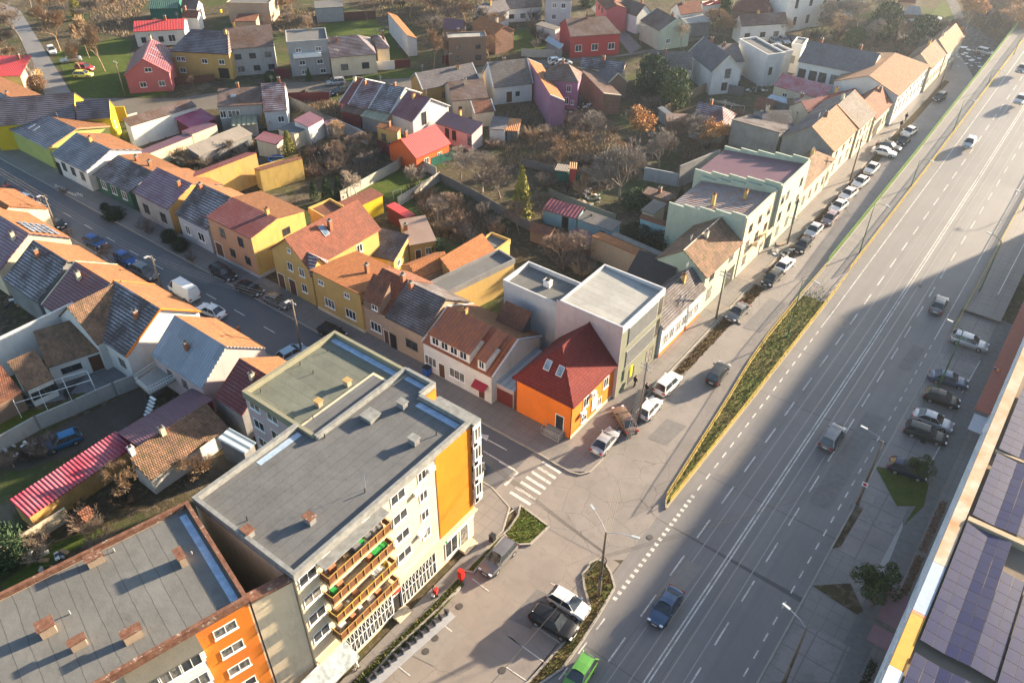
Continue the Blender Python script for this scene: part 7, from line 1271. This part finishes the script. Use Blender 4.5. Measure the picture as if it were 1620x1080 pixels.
for i, (s, h, mt, wd, lb) in enumerate((('m:945,560', 11.5, 'grey', 1.25, 'huge spreading bare tree in the middle of the back yards'), ('m:1370,240', 8, 'grey', .9, 'bare tree in front of the blue-grey yard wall'), ('6:975,145', 4.5, 'pale', 1.0, 'small bare fruit tree in the middle of the green lawn'), ('6:1020,130', 4, 'pale', 1.0, 'smaller bare fruit tree at the corner of the lawn fence'),
    ('6:632,190', 4.6, 'pale', .9, 'pale bare tree behind the flat red-brown garage'), ('6:1132,372', 5.2, 'pale', 1.1, 'bare tree with white-washed trunk in the shabby garden'), ('6:1192,322', 5.0, 'red', 1.0, 'reddish bare tree beside the white-washed one'), ('6:1400,170', 7, 'pale', 1.2, 'tall bare tree behind the long concrete fence'), ('6:1270,90', 6, 'grey', 1.1, 'bare tree left of the tall one behind the concrete fence'), ('6:1510,210', 6.5, 'brown', 1.2, 'bare tree right of the tall one behind the concrete fence'),
    ('7:350,640', 6.5, 'red', 1.1, 'reddish bare tree behind the pale blue cube block'), ('7:470,600', 5.5, 'brown', 1.0, 'smaller bare tree right behind the pale blue cube block'), ('7:230,360', 6, 'brown', .9, 'dark leafless tree in front of the pale blue sheds'), ('g:640,930', 4.4, 'red', .8, 'dense reddish bare shrub tree in the kitchen garden'), ('g:855,870', 4.5, 'red', 1.0, 'twiggy bush tree left of two beside the grey side wall'), ('g:960,830', 4.5, 'gold', 1.0, 'twiggy bush tree right of two beside the grey side wall'),
    ('2:1105,425', 9.5, 'gold', .7, 'tall golden bare tree in front of the beige flat roofed house'), ('2:1170,400', 6, 'gold', .7, 'lower golden bare tree beside the tall one'), ('2:1440,380', 6.5, 'gold', .9, 'golden bare tree right of the beige house'), ('1:370,315', 11, 'gold', .75, 'golden bare tree by the lane, nearest the parked cars'), ('1:545,355', 10, 'gold', .7, 'golden bare tree behind the silver saloon'), ('1:640,435', 10.5, 'gold', .7, 'golden bare tree on the lawn beside the yellow car'), ('1:515,465', 8, 'gold', .7, 'thin golden bare tree behind the yellow car'),
    ('1:290,180', 10, 'gold', .8, 'golden bare tree up the lane'), ('1:130,250', 9, 'brown', .9, 'brown bare tree left of the lane'), ('1:60,350', 7, 'brown', .9, 'brown bare tree by the left frame edge'), ('1:200,80', 9, 'pale', .7, 'pale bare tree at the far lane crossing'), ('1:420,130', 10, 'gold', .7, 'golden bare tree behind the others at the lane'), ('9:760,1000', 4.4, 'gold', 1.0, 'bare tree with golden twigs between the sheds and the lower apartment roof'), ('9:1220,900', 3.6, 'gold', 1.0, 'gnarled bare tree behind the apartment roof parapet'), ('9:1120,890', 3, 'brown', 1.0, 'short gnarled tree beside the shed doors'),
    ('13:640,230', 3.4, 'gold', 1.0, 'bare tree beside the small brick well house'), ('4:430,180', 8, 'pale', .9, 'pale bare tree in front of the hazy white building'), ('4:510,190', 8, 'pale', .9, 'second pale bare tree in front of the hazy white building'), ('4:600,190', 9, 'pale', 1.0, 'large pale bare tree right of the hazy white building'), ('4:700,150', 9, 'pale', 1.0, 'pale bare tree behind the dark conifer'), ('4:380,230', 6, 'gold', .9, 'golden bare tree behind the slate roof'), ('k:1180,430' , 5.5, 'pale', .9, 'thin bare tree by the wide brown roofed house'),
    ('l:1240,430', 5.5, 'brown', .9, 'bare tree beside the mint green corner house'), ('3:500,870', 6.5, 'grey', 1.0, 'grey bare tree in the dark yard below the purple house'), ('3:430,830', 5, 'brown', 1.0, 'brown bare tree in the dark yard below the purple house'), ('3:930,1020', 6, 'brown', 1.0, 'brown bare tree right of the huge spreading one'), ('3:1180,900', 7, 'grey', 1.0, 'grey bare tree near the grey cottage'), ('3:640,1050', 4.5, 'grey', 1.0, 'bare tree behind the huge spreading one'), ('j:560,560', 4.5, 'brown', .9, 'bare tree at the sunlit hip of the grey cottage'), ('g:590,740', 3.2, 'red', .8, 'thin reddish tree in front of the glazed lean-to'),
    ('f:1000,800', 3.2, 'red', 1.0, 'bare shrub tree behind the ochre firewall'), ('f:860,790', 2.8, 'red', 1.0, 'bare shrub tree in front of the weathered shed'), ('2:700,130', 5, 'brown', 1.0, 'bare tree at the end of the far lawn'), ('2:960,110', 8, 'gold', .9, 'golden bare tree behind the long white walled building'), ('2:1130,150', 8, 'brown', .9, 'brown bare tree left of the plum roofed garage'), ('2:860,60', 8, 'gold', .9, 'golden bare tree at the top edge'), ('2:1240,60', 7, 'brown', .9, 'brown bare tree at the top edge'), ('5:670,600', 3.2, 'red', 1.0, 'small bare tree beside the blue hatchback on the cross street'),
    ('1:970,250', 5, 'gold', .8, 'thin golden tree in front of the red and cream roofed house'), ('1:1180,530', 2.6, 'gold', 1.0, 'small golden shrub at the brown picket fence'), ('7:80,420', 5.5, 'red', 1.0, 'reddish bare tree beneath the yellow-green conifer'), ('i:1250,1020', 6, 'red', 1.0, 'reddish bare tree below the carport'), ('2:340,200', 4, 'gold', 1, 'small golden tree behind the grey balcony house'), ('2:240,170', 4.5, 'brown', 1, 'brown bare tree behind the plain grey house'), ('6:330,30', 4, 'dark', 1, 'dark bare shrub tree behind the stained cream wall'))):
    tree('tall' if wd < .85 and 'gold' in mt or wd <= .7 else 'bare', s, h, lb, B[mt], wd, i % 5, group=G)
tree('bare', 'i:880,960', 7.0, 'broad tree with bright orange dry leaves in front of the brick wing', B['brown'], 1.15, 1, leaves=LEAF['orange']); tree('bare', 'j:330,800', 6.0, 'small tree with orange leaves left of the ruined grey wall', B['brown'], 1.1, 2, leaves=LEAF['orange']); tree('bare', 'j:520,760', 5.0, 'orange leaved tree touching the ruined grey wall', B['brown'], 1.0, 3, leaves=LEAF['orange'])
tree('bare', 'n:960,420', 12, 'tall hazy tree with orange top leaves near the end of the side street', B['pale'], .9, 0, leaves=LEAF['orange']); tree('bare', 'n:1400,480', 11, 'hazy tree with orange leaves beside the ramp railing', B['pale'], .9, 4, leaves=LEAF['orange']); tree('bare', 'n:1560,330', 10, 'hazy tree with orange leaves at the right edge', B['pale'], .9, 1, leaves=LEAF['orange']); tree('bare', 'n:1200,260', 9, 'pale tree on the far bank', B['pale'], 1, 2); tree('bare', 'n:820,500', 5, 'rusty leaved bush at the last house of the row', B['brown'], 1.2, 2, leaves=LEAF['orange']); tree('bare', 'n:620,430', 6, 'bare tree behind the last roofs of the row', B['pale'], 1.2, 3)
for s, h, lb, mt, wd, kd in (('i:1010,430', 7.5, 'dark conifer, left one of the big pair by the plank fence', 'conifer', .85, 'spread'), ('i:1250,600', 7.5, 'lighter green conifer, right one of the big pair by the plank fence', 'conif2', .8, 'spread'), ('k:580,190', 10, 'dark pointed fir behind the white canopy', 'green', .8, 'cone'), ('4:750,245', 8.5, 'dark cypress in the hazy yard', 'green', .9, 'spread'), ('4:975,300', 7.5, 'dark spreading conifer at the pale yard', 'green', 1.0, 'spread'), ('4:580,290', 4.5, 'low green conifer above the slate roof', 'conif2', 1.1, 'spread'),
    ('7:95,310', 8.5, 'tall yellow-green conifer beside the shabby garden', 'olive', .75, 'cone'), ('g:130,870', 5, 'olive thuja beside the sunlit outbuilding', 'olive', 1.3, 'thuja'), ('6:378,215', 3.4, 'first columnar thuja of three behind the yellow wing', 'conifer', 1.2, 'thuja'), ('6:458,232', 4.4, 'tallest columnar thuja of three behind the yellow wing', 'conifer', 1.2, 'thuja'), ('6:530,210', 4.0, 'third columnar thuja, nearest the yellow garage', 'conifer', 1.2, 'thuja'), ('7:515,410', 3, 'small round green conifer between the pale blue sheds', 'olive', 1.1, 'cone'), ('6:1110,550', 2.6, 'green bush beside the pale brown felt roof', 'conifer', 1.2, 'spread'),
    ('16:690,600', 5.0, 'round dark evergreen tree on the right pavement', 'green', 1.0, 'round'), ('12:975,905', 2.6, 'evergreen shrub hiding the nose of the navy hatchback', 'green', 1.4, 'round'), ('f:1395,480', 3.4, 'yellow-green bush in front of the pale frosted roof house', 'gold', 1.0, 'spread'), ('f:1285,330', 2.4, 'small olive bush in the dark doorway', 'olive', 1.0, 'thuja'), ('2:110,500', 2.2, 'dark round hedge bush beside the red gate', 'green', 1.2, 'spread'), ('2:345,490', 2.6, 'dark pointed bush in front of the balcony house', 'green', 1, 'cone'), ('1:205,490', 2.5, 'golden bush beside the pale lane', 'gold', 1.5, 'spread'), ('1:235,540', 2.6, 'brown bush beside the pale lane', 'brown', 1.3, 'spread'),
    ('f:400,800', 1.2, 'bright green mound of leaves in the yard', 'conif2', 3.0, 'spread'), ('f:570,850', 1.5, 'red-leaved bush in the yard', 'orange', 1.6, 'spread'), ('1:480,120' , 5, 'ivy covered trunk by the lane', 'olive', .5, 'spread'), ('3:500,40', 4, 'dark green shrub beside the grey two-storey house', 'green', 1.2, 'spread'), ('13:20,350', 4.0, 'spiky green tree at the left edge above the lower roof', 'conifer', 1.2, 'spread'), ('7:960,500', 3, 'ivy mass on the pale blue wall', 'hedge', 1.4, 'spread'), ('7:800,480', 3, 'dark shrub below the pale blue wall', 'hedge', 1.6, 'spread'), ('m:1130,560', 2.2, 'flat green shrub beside the grey sheet roof', 'conifer', 2.4, 'spread'), ('m:1590,560', 3.4, 'dark cypress bush in the cream block yard', 'hedge', 1, 'thuja')):
    tree(kd, s, h, lb, LEAF[mt], wd)
SH = 'dark shrubs along the cross street pavement'
for i, (s, h, wd, mt) in enumerate((('5:700,330', 1.8, 1.8, 'hedge'), ('5:645,280', 1.2, 1.2, 'hedge'), ('5:1040,470', 1.8, 1.4, 'hedge'), ('5:1105,520', 1.8, 1.4, 'hedge'), ('5:1180,590', 1.4, 1.4, 'brown'), ('5:880,400', 1.4, 1.6, 'brown'), ('5:140,270', 2.4, 1.2, 'brown'), ('5:210,330', 2.2, 1.4, 'brown'), ('5:920,430', 1.2, 1.2, 'brown'), ('5:400,180', 1.2, 1.3, 'brown'), ('5:10,180', 2, 1.5, 'gold'), ('5:910,705', 1.3, 1.2, 'brown'), ('5:430,440', 1.2, 1.0, 'brown'))):
    tree('spread' if mt == 'hedge' else 'bush', s, h * (1 if mt == 'hedge' else 1.2), ('dark evergreen shrub' if mt == 'hedge' else 'leafless brown shrub') + ' on the cross street pavement ' + ('in front of the grey front', 'beside the sand heap', 'in front of the pale blue plinth', 'near the peach house door', 'left of the dark off-road car', 'in the bare bed', 'behind the white hatchback', 'between two white cars', 'beside the bare bed', 'inside the bollard row', 'at the left edge', 'beside the van', 'at the driveway')[i], LEAF[mt] if mt == 'hedge' else B['brown'], wd, name='shrub', cat='shrub', group=SH)
# scattered bare garden shrubs
zones = [('scrub', ['m:0,60', 'm:600,20', 'm:1200,80', 'm:1180,280', 'm:520,500', 'm:180,430', 'm:40,300'], 27), ('scrub', ['g:300,800', 'g:1060,800', 'g:1040,960', 'g:300,1050'], 20), ('scrub', ['6:960,180', '6:1300,210', '6:1560,420', '6:1350,520', '6:1120,430'], 20), ('scrub', ['i:0,640', 'i:480,640', 'i:650,900', 'i:560,1080', 'i:0,1080'], 16), ('scrub', ['j:0,700', 'j:600,620', 'j:600,980', 'j:0,900'], 14), ('scrub', ['h:900,800', 'h:1400,850', 'h:1600,1060', 'h:700,1050'], 19), ('scrub', ['f:380,830', 'f:900,740', 'f:1250,640', 'f:1240,740', 'f:600,980'], 13), ('scrub', ['7:160,450', '7:520,520', '7:540,680', '7:400,700', '7:280,640'], 11), ('scrub', ['13:0,330', '13:520,60', '13:1000,-60', '13:640,160', '13:60,440'], 9), ('scrub', ['4:250,240', '4:800,230', '4:1180,300', '4:1150,420', '4:870,330', '4:420,300'], 24), ('scrub', ['2:700,0', '2:1300,0', '2:1200,200', '2:1000,190'], 14), ('scrub', ['l:0,200', 'l:150,420', 'l:200,560', 'l:0,560'], 5), ('scrub', ['n:960,200', 'n:1620,0', 'n:1620,250', 'n:1330,450', 'n:1150,350'], 17), ('scrub', ['9:0,760', '9:280,680', '9:300,760', '9:0,950'], 6), ('scrub', ['6:310,20', '6:560,0', '6:640,120', '6:480,160'], 9), ('scrub', ['3:520,640', '3:920,600', '3:1000,650', '3:760,700'], 4)]
def inpoly(x, y, P):
    c = False
    for i in range(len(P)):
        a = P[i]; b = P[i - 1]
        if (a.y > y) != (b.y > y) and x < (b.x - a.x) * (y - a.y) / (b.y - a.y) + a.x: c = not c
    return c
rz_ = random.Random(11); foot = []
for o in bpy.data.objects:
    if o.get('category') in ('house', 'shed', 'building', 'building wing', 'outbuilding', 'garage', 'workshop', 'garden cabin') and o.type == 'EMPTY':
        wl = [c for c in o.children if c.name.startswith('wall')]
        if wl:
            vs = [v.co for v in wl[0].data.vertices]; foot.append(((Matrix.Translation(o.location) @ Matrix.Rotation(o.rotation_euler.z, 4, 'Z')).inverted(), min(v.x for v in vs), max(v.x for v in vs), min(v.y for v in vs), max(v.y for v in vs)))
def free(x, y, mrg=.4):
    for M, a, b, c, d in foot:
        p = M @ Vector((x, y, 0))
        if a - mrg < p.x < b + mrg and c - mrg < p.y < d + mrg: return False
    return True
for _, poly, n in zones:
    P = [at(s) for s in poly]; xs = [p.x for p in P]; ys_ = [p.y for p in P]; k = 0; tries = 0
    while k < n and tries < 600:
        tries += 1; x = rz_.uniform(min(xs), max(xs)); y = rz_.uniform(min(ys_), max(ys_))
        if not inpoly(x, y, P) or not free(x, y): continue
        h = rz_.uniform(1.2, 2.7) * (1.5 if y > 150 else 1); tree('bush', (x, y), h, 'small leafless shrub, one of the many in the back yards', B[rz_.choice(('brown', 'red', 'gold', 'grey', 'dark', 'pale'))], rz_.uniform(.9, 1.5), rz_.randrange(3), name='shrub', cat='shrub', group='leafless shrubs of the back yards'); k += 1
# more bare trees and undergrowth in the far back yards
FZ = [(['1:560,0', '1:900,0', '1:780,230', '1:640,300', '1:480,120'], 9), (['2:0,60', '2:370,60', '2:440,150', '2:230,250', '2:150,240'], 6), (['2:560,0', '2:1600,0', '2:1620,180', '2:1480,330', '2:1130,150', '2:760,100'], 16), (['3:0,100', '3:200,90', '3:400,100', '3:330,200'], 4), (['3:760,330', '3:1100,300', '3:1300,200', '3:1400,240', '3:1100,290'], 4), (['4:200,230', '4:820,230', '4:1180,300', '4:1100,400', '4:600,290'], 12), (['1:0,100', '1:40,240', '1:200,560', '1:0,420'], 4), (['n:250,0', 'n:400,60', 'n:260,180', 'n:0,120'], 5), (['n:1200,0', 'n:1620,0', 'n:1620,250', 'n:1400,330', 'n:1250,200'], 9), (['g:280,620', 'g:560,620', 'g:800,780', 'g:560,900'], 2), (['m:600,0', 'm:1400,0', 'm:1550,100', 'm:1250,200'], 8), (['m:0,80', 'm:500,60', 'm:700,200', 'm:560,420', 'm:180,300'], 4)]
for poly, n in FZ:
    P = [at(s) for s in poly]; xs = [p.x for p in P]; ys_ = [p.y for p in P]; k = 0; tries = 0
    while k < n and tries < 400:
        tries += 1; x = rz_.uniform(min(xs), max(xs)); y = rz_.uniform(min(ys_), max(ys_))
        if not inpoly(x, y, P) or not free(x, y, 1.0): continue
        tree('tall' if k % 2 else 'bare', (x, y), rz_.uniform(3.2, 5.0) if y < 140 else rz_.uniform(4.5, 8), 'slender leafless tree, one of the many standing in the far back yards', B[rz_.choice(('brown', 'gold', 'grey', 'pale', 'gold'))], rz_.uniform(.8, 1.2), k % 5, group='leafless trees of the far back yards'); k += 1
# hedge in front of the right-hand block
hm = MB(); r_ = random.Random(3)
def hedge_mesh(L, w_, h, n, s=.09):
    m = MB()
    for i in range(n):
        p = Vector((r_.uniform(0, L), r_.uniform(-w_ / 2, w_ / 2), h * (1 - abs(r_.gauss(0, .25)) % .9))); u = Vector((r_.gauss(0, 1), r_.gauss(0, 1), r_.gauss(0, .5))).normalized() * s * r_.uniform(.5, 1.2); v_ = u.orthogonal().normalized() * s * .6; m.poly([p - u, p - v_, p + u, p + v_])
    return m
for i, (y0, y1) in enumerate(((43.8, 49.6), (57.2, 63.5), (64.2, 72.0))):
    o = hedge_mesh(y1 - y0, .7, .9, 900).build('hedge', LEAF['brown'] if i else LEAF['hedge']); o.location = (2.45, y0, .1); o.rotation_euler.z = math.pi / 2; tag(o, ('dark clipped hedge beside the dull glass canopy', 'brown winter hedge beside the plum canopies', 'brown winter hedge along the middle of the right-hand block')[i], 'hedge')
# grass tufts on islands and strips
def tufts(polys, n, mat, hmin, hmax, label, z=.2, s=.05, col=None):
    m = MB(); P = [at(s_) if isinstance(s_, str) else Vector((*s_, 0)) for s_ in polys]; xs = [p.x for p in P]; ys_ = [p.y for p in P]; k = 0
    while k < n:
        x = r_.uniform(min(xs), max(xs)); y = r_.uniform(min(ys_), max(ys_))
        if not inpoly(x, y, P): continue
        a = r_.uniform(0, 6.28); h = r_.uniform(hmin, hmax); w_ = r_.uniform(.5, 1.3) * s; dx = math.cos(a) * w_; dy = math.sin(a) * w_; lx = r_.gauss(0, h * .4); ly = r_.gauss(0, h * .4); m.poly([(x - dx, y - dy, z), (x + dx, y + dy, z), (x + lx, y + ly, z + h)]); k += 1
    tag(m.build('grass', mat), label, 'grass', kind='stuff')
tufts(ISL[1:], 4500, LEAF['moss'], .05, .22, 'rough grass and weeds on the traffic island', .19, .09); tufts(LI, 1500, LEAF['brown'], .06, .22, 'dry grass on the teardrop island', .14, .06); tufts(LK, 2600, LEAF['moss'], .06, .28, 'grass in the hedge strip by the bike rack', .15, .07)
tufts(LJ, 700, LEAF['moss'], .05, .2, 'grass in the rounded planting bed', .14, .06); tufts([(-30.3, 66), (-29.0, 66), (-28.6, 96), (-28.9, 150), (-30.2, 150)], 3500, LEAF['brown'], .05, .3, 'dry weeds in the planting strip of the side street', .02, .08)
tufts([(-33.3, 62), (-30, 62), (-30, 66), (-33, 66)], 10, LEAF['brown'], .02, .05, 'dry blades on the pavement edge', .12, .03)
for poly, n in ((['1:560,0', '1:900,0', '1:780,230', '1:560,200'], 2500), (['2:0,60', '2:370,60', '2:440,150', '2:230,250'], 1500), (['2:700,0', '2:1620,0', '2:1620,180', '2:1480,330', '2:1130,200', '2:760,100'], 4500), (['2:160,600', '2:560,620', '2:540,720', '2:300,700'], 1200), (['3:0,640', '3:300,640', '3:700,1000', '3:400,1080', '3:0,1000'], 4000), (['i:0,640', 'i:480,640', 'i:650,900', 'i:560,1080', 'i:0,1080'], 2500), (['f:380,830', 'f:900,740', 'f:1250,640', 'f:1240,740', 'f:600,980'], 1500), (['m:0,60', 'm:600,20', 'm:1200,80', 'm:1180,280', 'm:520,500', 'm:180,430'], 5000), (['g:300,800', 'g:1060,800', 'g:1040,1000', 'g:300,1080'], 3500), (['6:960,180', '6:1300,210', '6:1560,420', '6:1350,520', '6:1120,430'], 4000), (['h:900,800', 'h:1400,850', 'h:1600,1060', 'h:700,1050'], 3000), (['4:250,240', '4:800,230', '4:1180,300', '4:1150,420', '4:870,330', '4:420,300'], 4500), (['n:960,200', 'n:1620,0', 'n:1620,250', 'n:1330,450', 'n:1150,350'], 5000), (['j:0,700', 'j:600,620', 'j:600,980', 'j:0,900'], 2500)):
    tufts(poly, int(n * 1.6), LEAF['twig'], .2, .9, 'dry undergrowth between the yard trees', .0, .06)
# ---------------------------------------------------------------- people
SKIN = plain('skin', (.45, .25, .17), .6); 
def skinmesh(name, verts, edges, radii, mat, parent, sub=1):
    me = bpy.data.meshes.new(name); me.from_pydata(verts, edges, []); me.materials.append(mat); o = link(name, me, parent)
    md = o.modifiers.new('skin', 'SKIN'); md.use_smooth_shade = True
    for i, r_ in enumerate(radii): sv = me.skin_vertices[0].data[i]; sv.radius = (r_, r_); sv.use_root = (i == 0)
    if sub: s = o.modifiers.new('sub', 'SUBSURF'); s.levels = sub; s.render_levels = sub
    return o
def person(s, ang, label, top, legs, hair=(.03, .02, .015), stride=.18, z=.12, bend=.1, sc=1.0):
    p = at(s) if isinstance(s, str) else Vector((*s, 0)); root = empty('person', (p.x, p.y, z), ang, label, 'person'); root.scale = (sc, sc, sc); st = stride
    V = [(0, 0, .95), (0, 0, 1.12), (.03, 0, 1.38), (.04, 0, 1.5), (.06, 0, 1.6), (.07, 0, 1.68)]; E_ = [(0, 1), (1, 2), (2, 3), (3, 4), (4, 5)]; Rr = [.14, .135, .15, .055, .09, .08]
    def add(v, r_, pr): V.append(v); Rr.append(r_); E_.append((pr, len(V) - 1)); return len(V) - 1
    for sgn in (1, -1):
        a = add((.03, sgn * .19, 1.42), .06, 2); b = add((-.05 * sgn, sgn * .25, 1.15), .045, a); c = add((.08 - .1 * sgn, sgn * .24, .93), .033, b); h = add((.1 - .1 * sgn, sgn * .24, .86), .036, c)
        for k in range(4): f = add((.12 - .1 * sgn + .02 * k - .03, sgn * (.245 - .0), .80 - .004 * k), .010, h); add((.125 - .1 * sgn + .02 * k - .03, sgn * .235, .765 - .003 * (k % 3)), .009, f)
        t_ = add((.15 - .1 * sgn, sgn * .22, .85), .011, h)
        k1 = add((st * .5 * sgn, sgn * .1, .5), .075, 0); k2 = add((st * sgn - (.08 if sgn < 0 else 0), sgn * .1, .09), .045, k1); add((st * sgn + .12, sgn * .11, .04), .04, k2)
    skinmesh('body', V, E_, Rr, SKIN, root)
    g = MB(); n = 10
    def loft(rings, mt, nm):
        m = MB()
        for cx, cy, zz, rx, ry in rings: m.v += [(cx + rx * math.cos(6.283 * i / n), cy + ry * math.sin(6.283 * i / n), zz) for i in range(n)]
        for k in range(len(rings) - 1):
            for i in range(n): m.f.append((k * n + i, k * n + (i + 1) % n, (k + 1) * n + (i + 1) % n, (k + 1) * n + i)); m.mi.append(0)
        return m
    m = loft([(0, 0, .86, .17, .21), (0, 0, 1.05, .165, .2), (.02, 0, 1.25, .17, .22), (.03, 0, 1.42, .14, .2), (.04, 0, 1.5, .08, .1)], top, 'jacket')
    for sgn in (1, -1):
        pts = [(.03, sgn * .18, 1.42, .075), (-.05 * sgn, sgn * .25, 1.15, .062), (.08 - .1 * sgn, sgn * .24, .93, .05)]
        for a, b in zip(pts, pts[1:]): m.tube(a[:3], b[:3], a[3], b[3], 8)
    m.build('jacket', top, root, True)
    m = MB()
    for sgn in (1, -1): m.tube((0, sgn * .09, .92), (st * .5 * sgn, sgn * .1, .5), .105, .088, 8); m.tube((st * .5 * sgn, sgn * .1, .5), (st * sgn - (.08 if sgn < 0 else 0), sgn * .1, .1), .088, .065, 8)
    m.build('trousers', legs, root, True)
    m = MB()
    for sgn in (1, -1): m.box(st * sgn - .1, st * sgn + .17, sgn * .1 - .05, sgn * .1 + .05, 0, .09)
    m.build('shoes', BLACKM, root)
    bm_ = bmesh.new(); bmesh.ops.create_uvsphere(bm_, u_segments=10, v_segments=7, radius=.105, matrix=Matrix.Translation((.045, 0, 1.68))); me = bpy.data.meshes.new('hair'); bm_.to_mesh(me); bm_.free(); me.materials.append(plain('hair %.2f' % hair[0], hair, .8)); link('hair', me, root)
    m = MB(); m.tube((.14, 0, 1.655), (.175, 0, 1.625), .016, .02, 5); m.tube((.148, .035, 1.665), (.158, .035, 1.665), .012, k=5); m.tube((.148, -.035, 1.665), (.158, -.035, 1.665), .012, k=5); m.box(.14, .155, -.025, .025, 1.585, 1.593); m.build('face', plain('face features', (.25, .1, .08), .6), root)
    return root
RED = plain('red jacket', (.5, .01, .01), .8); BLK = plain('black cloth', (.02, .02, .022), .9); JEAN = plain('blue jeans', (.03, .06, .14), .9); WHC = plain('cream cloth', (.6, .55, .45), .9); GRYC = plain('grey cloth', (.15, .15, .16), .9); CAM_ = plain('rust coat', (.3, .1, .04), .9)
q = person('14:1112,558', R(200), 'person in black carrying a big red bag on the pavement below the shops', BLK, BLK); bg_ = MB(); bg_.box(-.3, -.05, -.15, .3, .8, 1.4); o = bg_.build('red_bag', RED); o.location = q.location; o.rotation_euler.z = q.rotation_euler.z; tag(o, 'big red bag carried by the person in black', 'bag')
m = MB(); m.box(-.1, .15, .28, .42, .55, .85); o = m.build('carrier_bag', WHITE); o.location = q.location; o.rotation_euler.z = q.rotation_euler.z; tag(o, 'small white carrier bag held by the person in black', 'bag')
person('14:840,692', R(240), 'person in dark jacket and blue jeans walking below the lowest balcony', GRYC, JEAN); person('14:635,1000', R(60), 'person in cream clothes near the shop awning at the bottom', WHC, WHC, (.4, .35, .28)); person('11:785,355', R(70), 'person in black with a white bag in front of the grey panel building', BLK, BLK); person('u:980,715', R(80), 'person in black walking on the far pavement above the last white car', BLK, BLK); person('u:937,780', R(80), 'person standing beside the planter near the last white car', BLK, GRYC)
person('c:1215,345', R(10), 'person in rust coloured coat on the cross street pavement', CAM_, BLK); person('11:855,400', R(250), 'person in dark clothes half hidden by the utility pole', BLK, GRYC)
# bicycle by the shop awning
p = at('14:600,840'); bk = empty('bicycle', (p.x, p.y, .11), R(80), 'bicycle leaning beside the pale shop awning', 'bicycle')
for x in (-.5, .5):
    m = MB(); pts = [(x + .33 * math.cos(i * .393), 0, .34 + .33 * math.sin(i * .393)) for i in range(17)]; m.path(pts, .02, 4); m.path([(x - .33, 0, .34), (x + .33, 0, .34)], .006, 3); m.path([(x, 0, .01), (x, 0, .67)], .006, 3); m.build('wheel', BLACKM, bk)
m = MB(); m.path([(-.5, 0, .34), (-.15, 0, .34), (.38, 0, .82), (-.25, 0, .85), (-.15, 0, .34)], .02, 5); m.path([(-.5, 0, .34), (-.25, 0, .85)], .016, 4); m.path([(.5, 0, .34), (.38, 0, .95)], .02, 5); m.build('frame', plain('teal frame', (.05, .2, .2), .5), bk); m = MB(); m.path([(.38, -.25, .97), (.38, .25, .97)], .018, 5); m.build('handlebar', BLACKM, bk); m = MB(); m.box(-.38, -.14, -.07, .07, .88, .94); m.build('saddle', BLACKM, bk)
p = at('2:312,578'); mo = empty('motorcycle', tuple(p), R(50), 'dark motorcycle parked alone in the dusty lane', 'motorcycle')
for x in (-.65, .65): m = MB(); m.tube((x, -.06, .3), (x, .06, .3), .3, k=12); m.build('wheel', BLACKM, mo)
m = MB(); m.box(-.6, .3, -.14, .14, .45, .8); m.box(-.1, .35, -.17, .17, .7, .95); m.path([(.65, 0, .3), (.45, 0, 1.05)], .04, 5); m.path([(.45, -.35, 1.05), (.45, .35, 1.05)], .025, 5); m.build('frame', plain('dark fairing', (.03, .03, .035), .4), mo)
# ---------------------------------------------------------------- air
hz = bpy.data.materials.new('thin winter haze'); hz.use_nodes = True; t = hz.node_tree; t.nodes.remove(t.nodes["Principled BSDF"]); pv = t.nodes.new("ShaderNodeVolumePrincipled"); pv.inputs["Color"].default_value = (.68, .8, 1, 1); pv.inputs["Density"].default_value = .00026; pv.inputs["Anisotropy"].default_value = .76
t.links.new(pv.outputs[0], t.nodes["Material Output"].inputs["Volume"])
m = MB(); m.box(-420, 120, -80, 520, -1, 75); o = m.build('haze', hz); tag(o, kind='stuff')
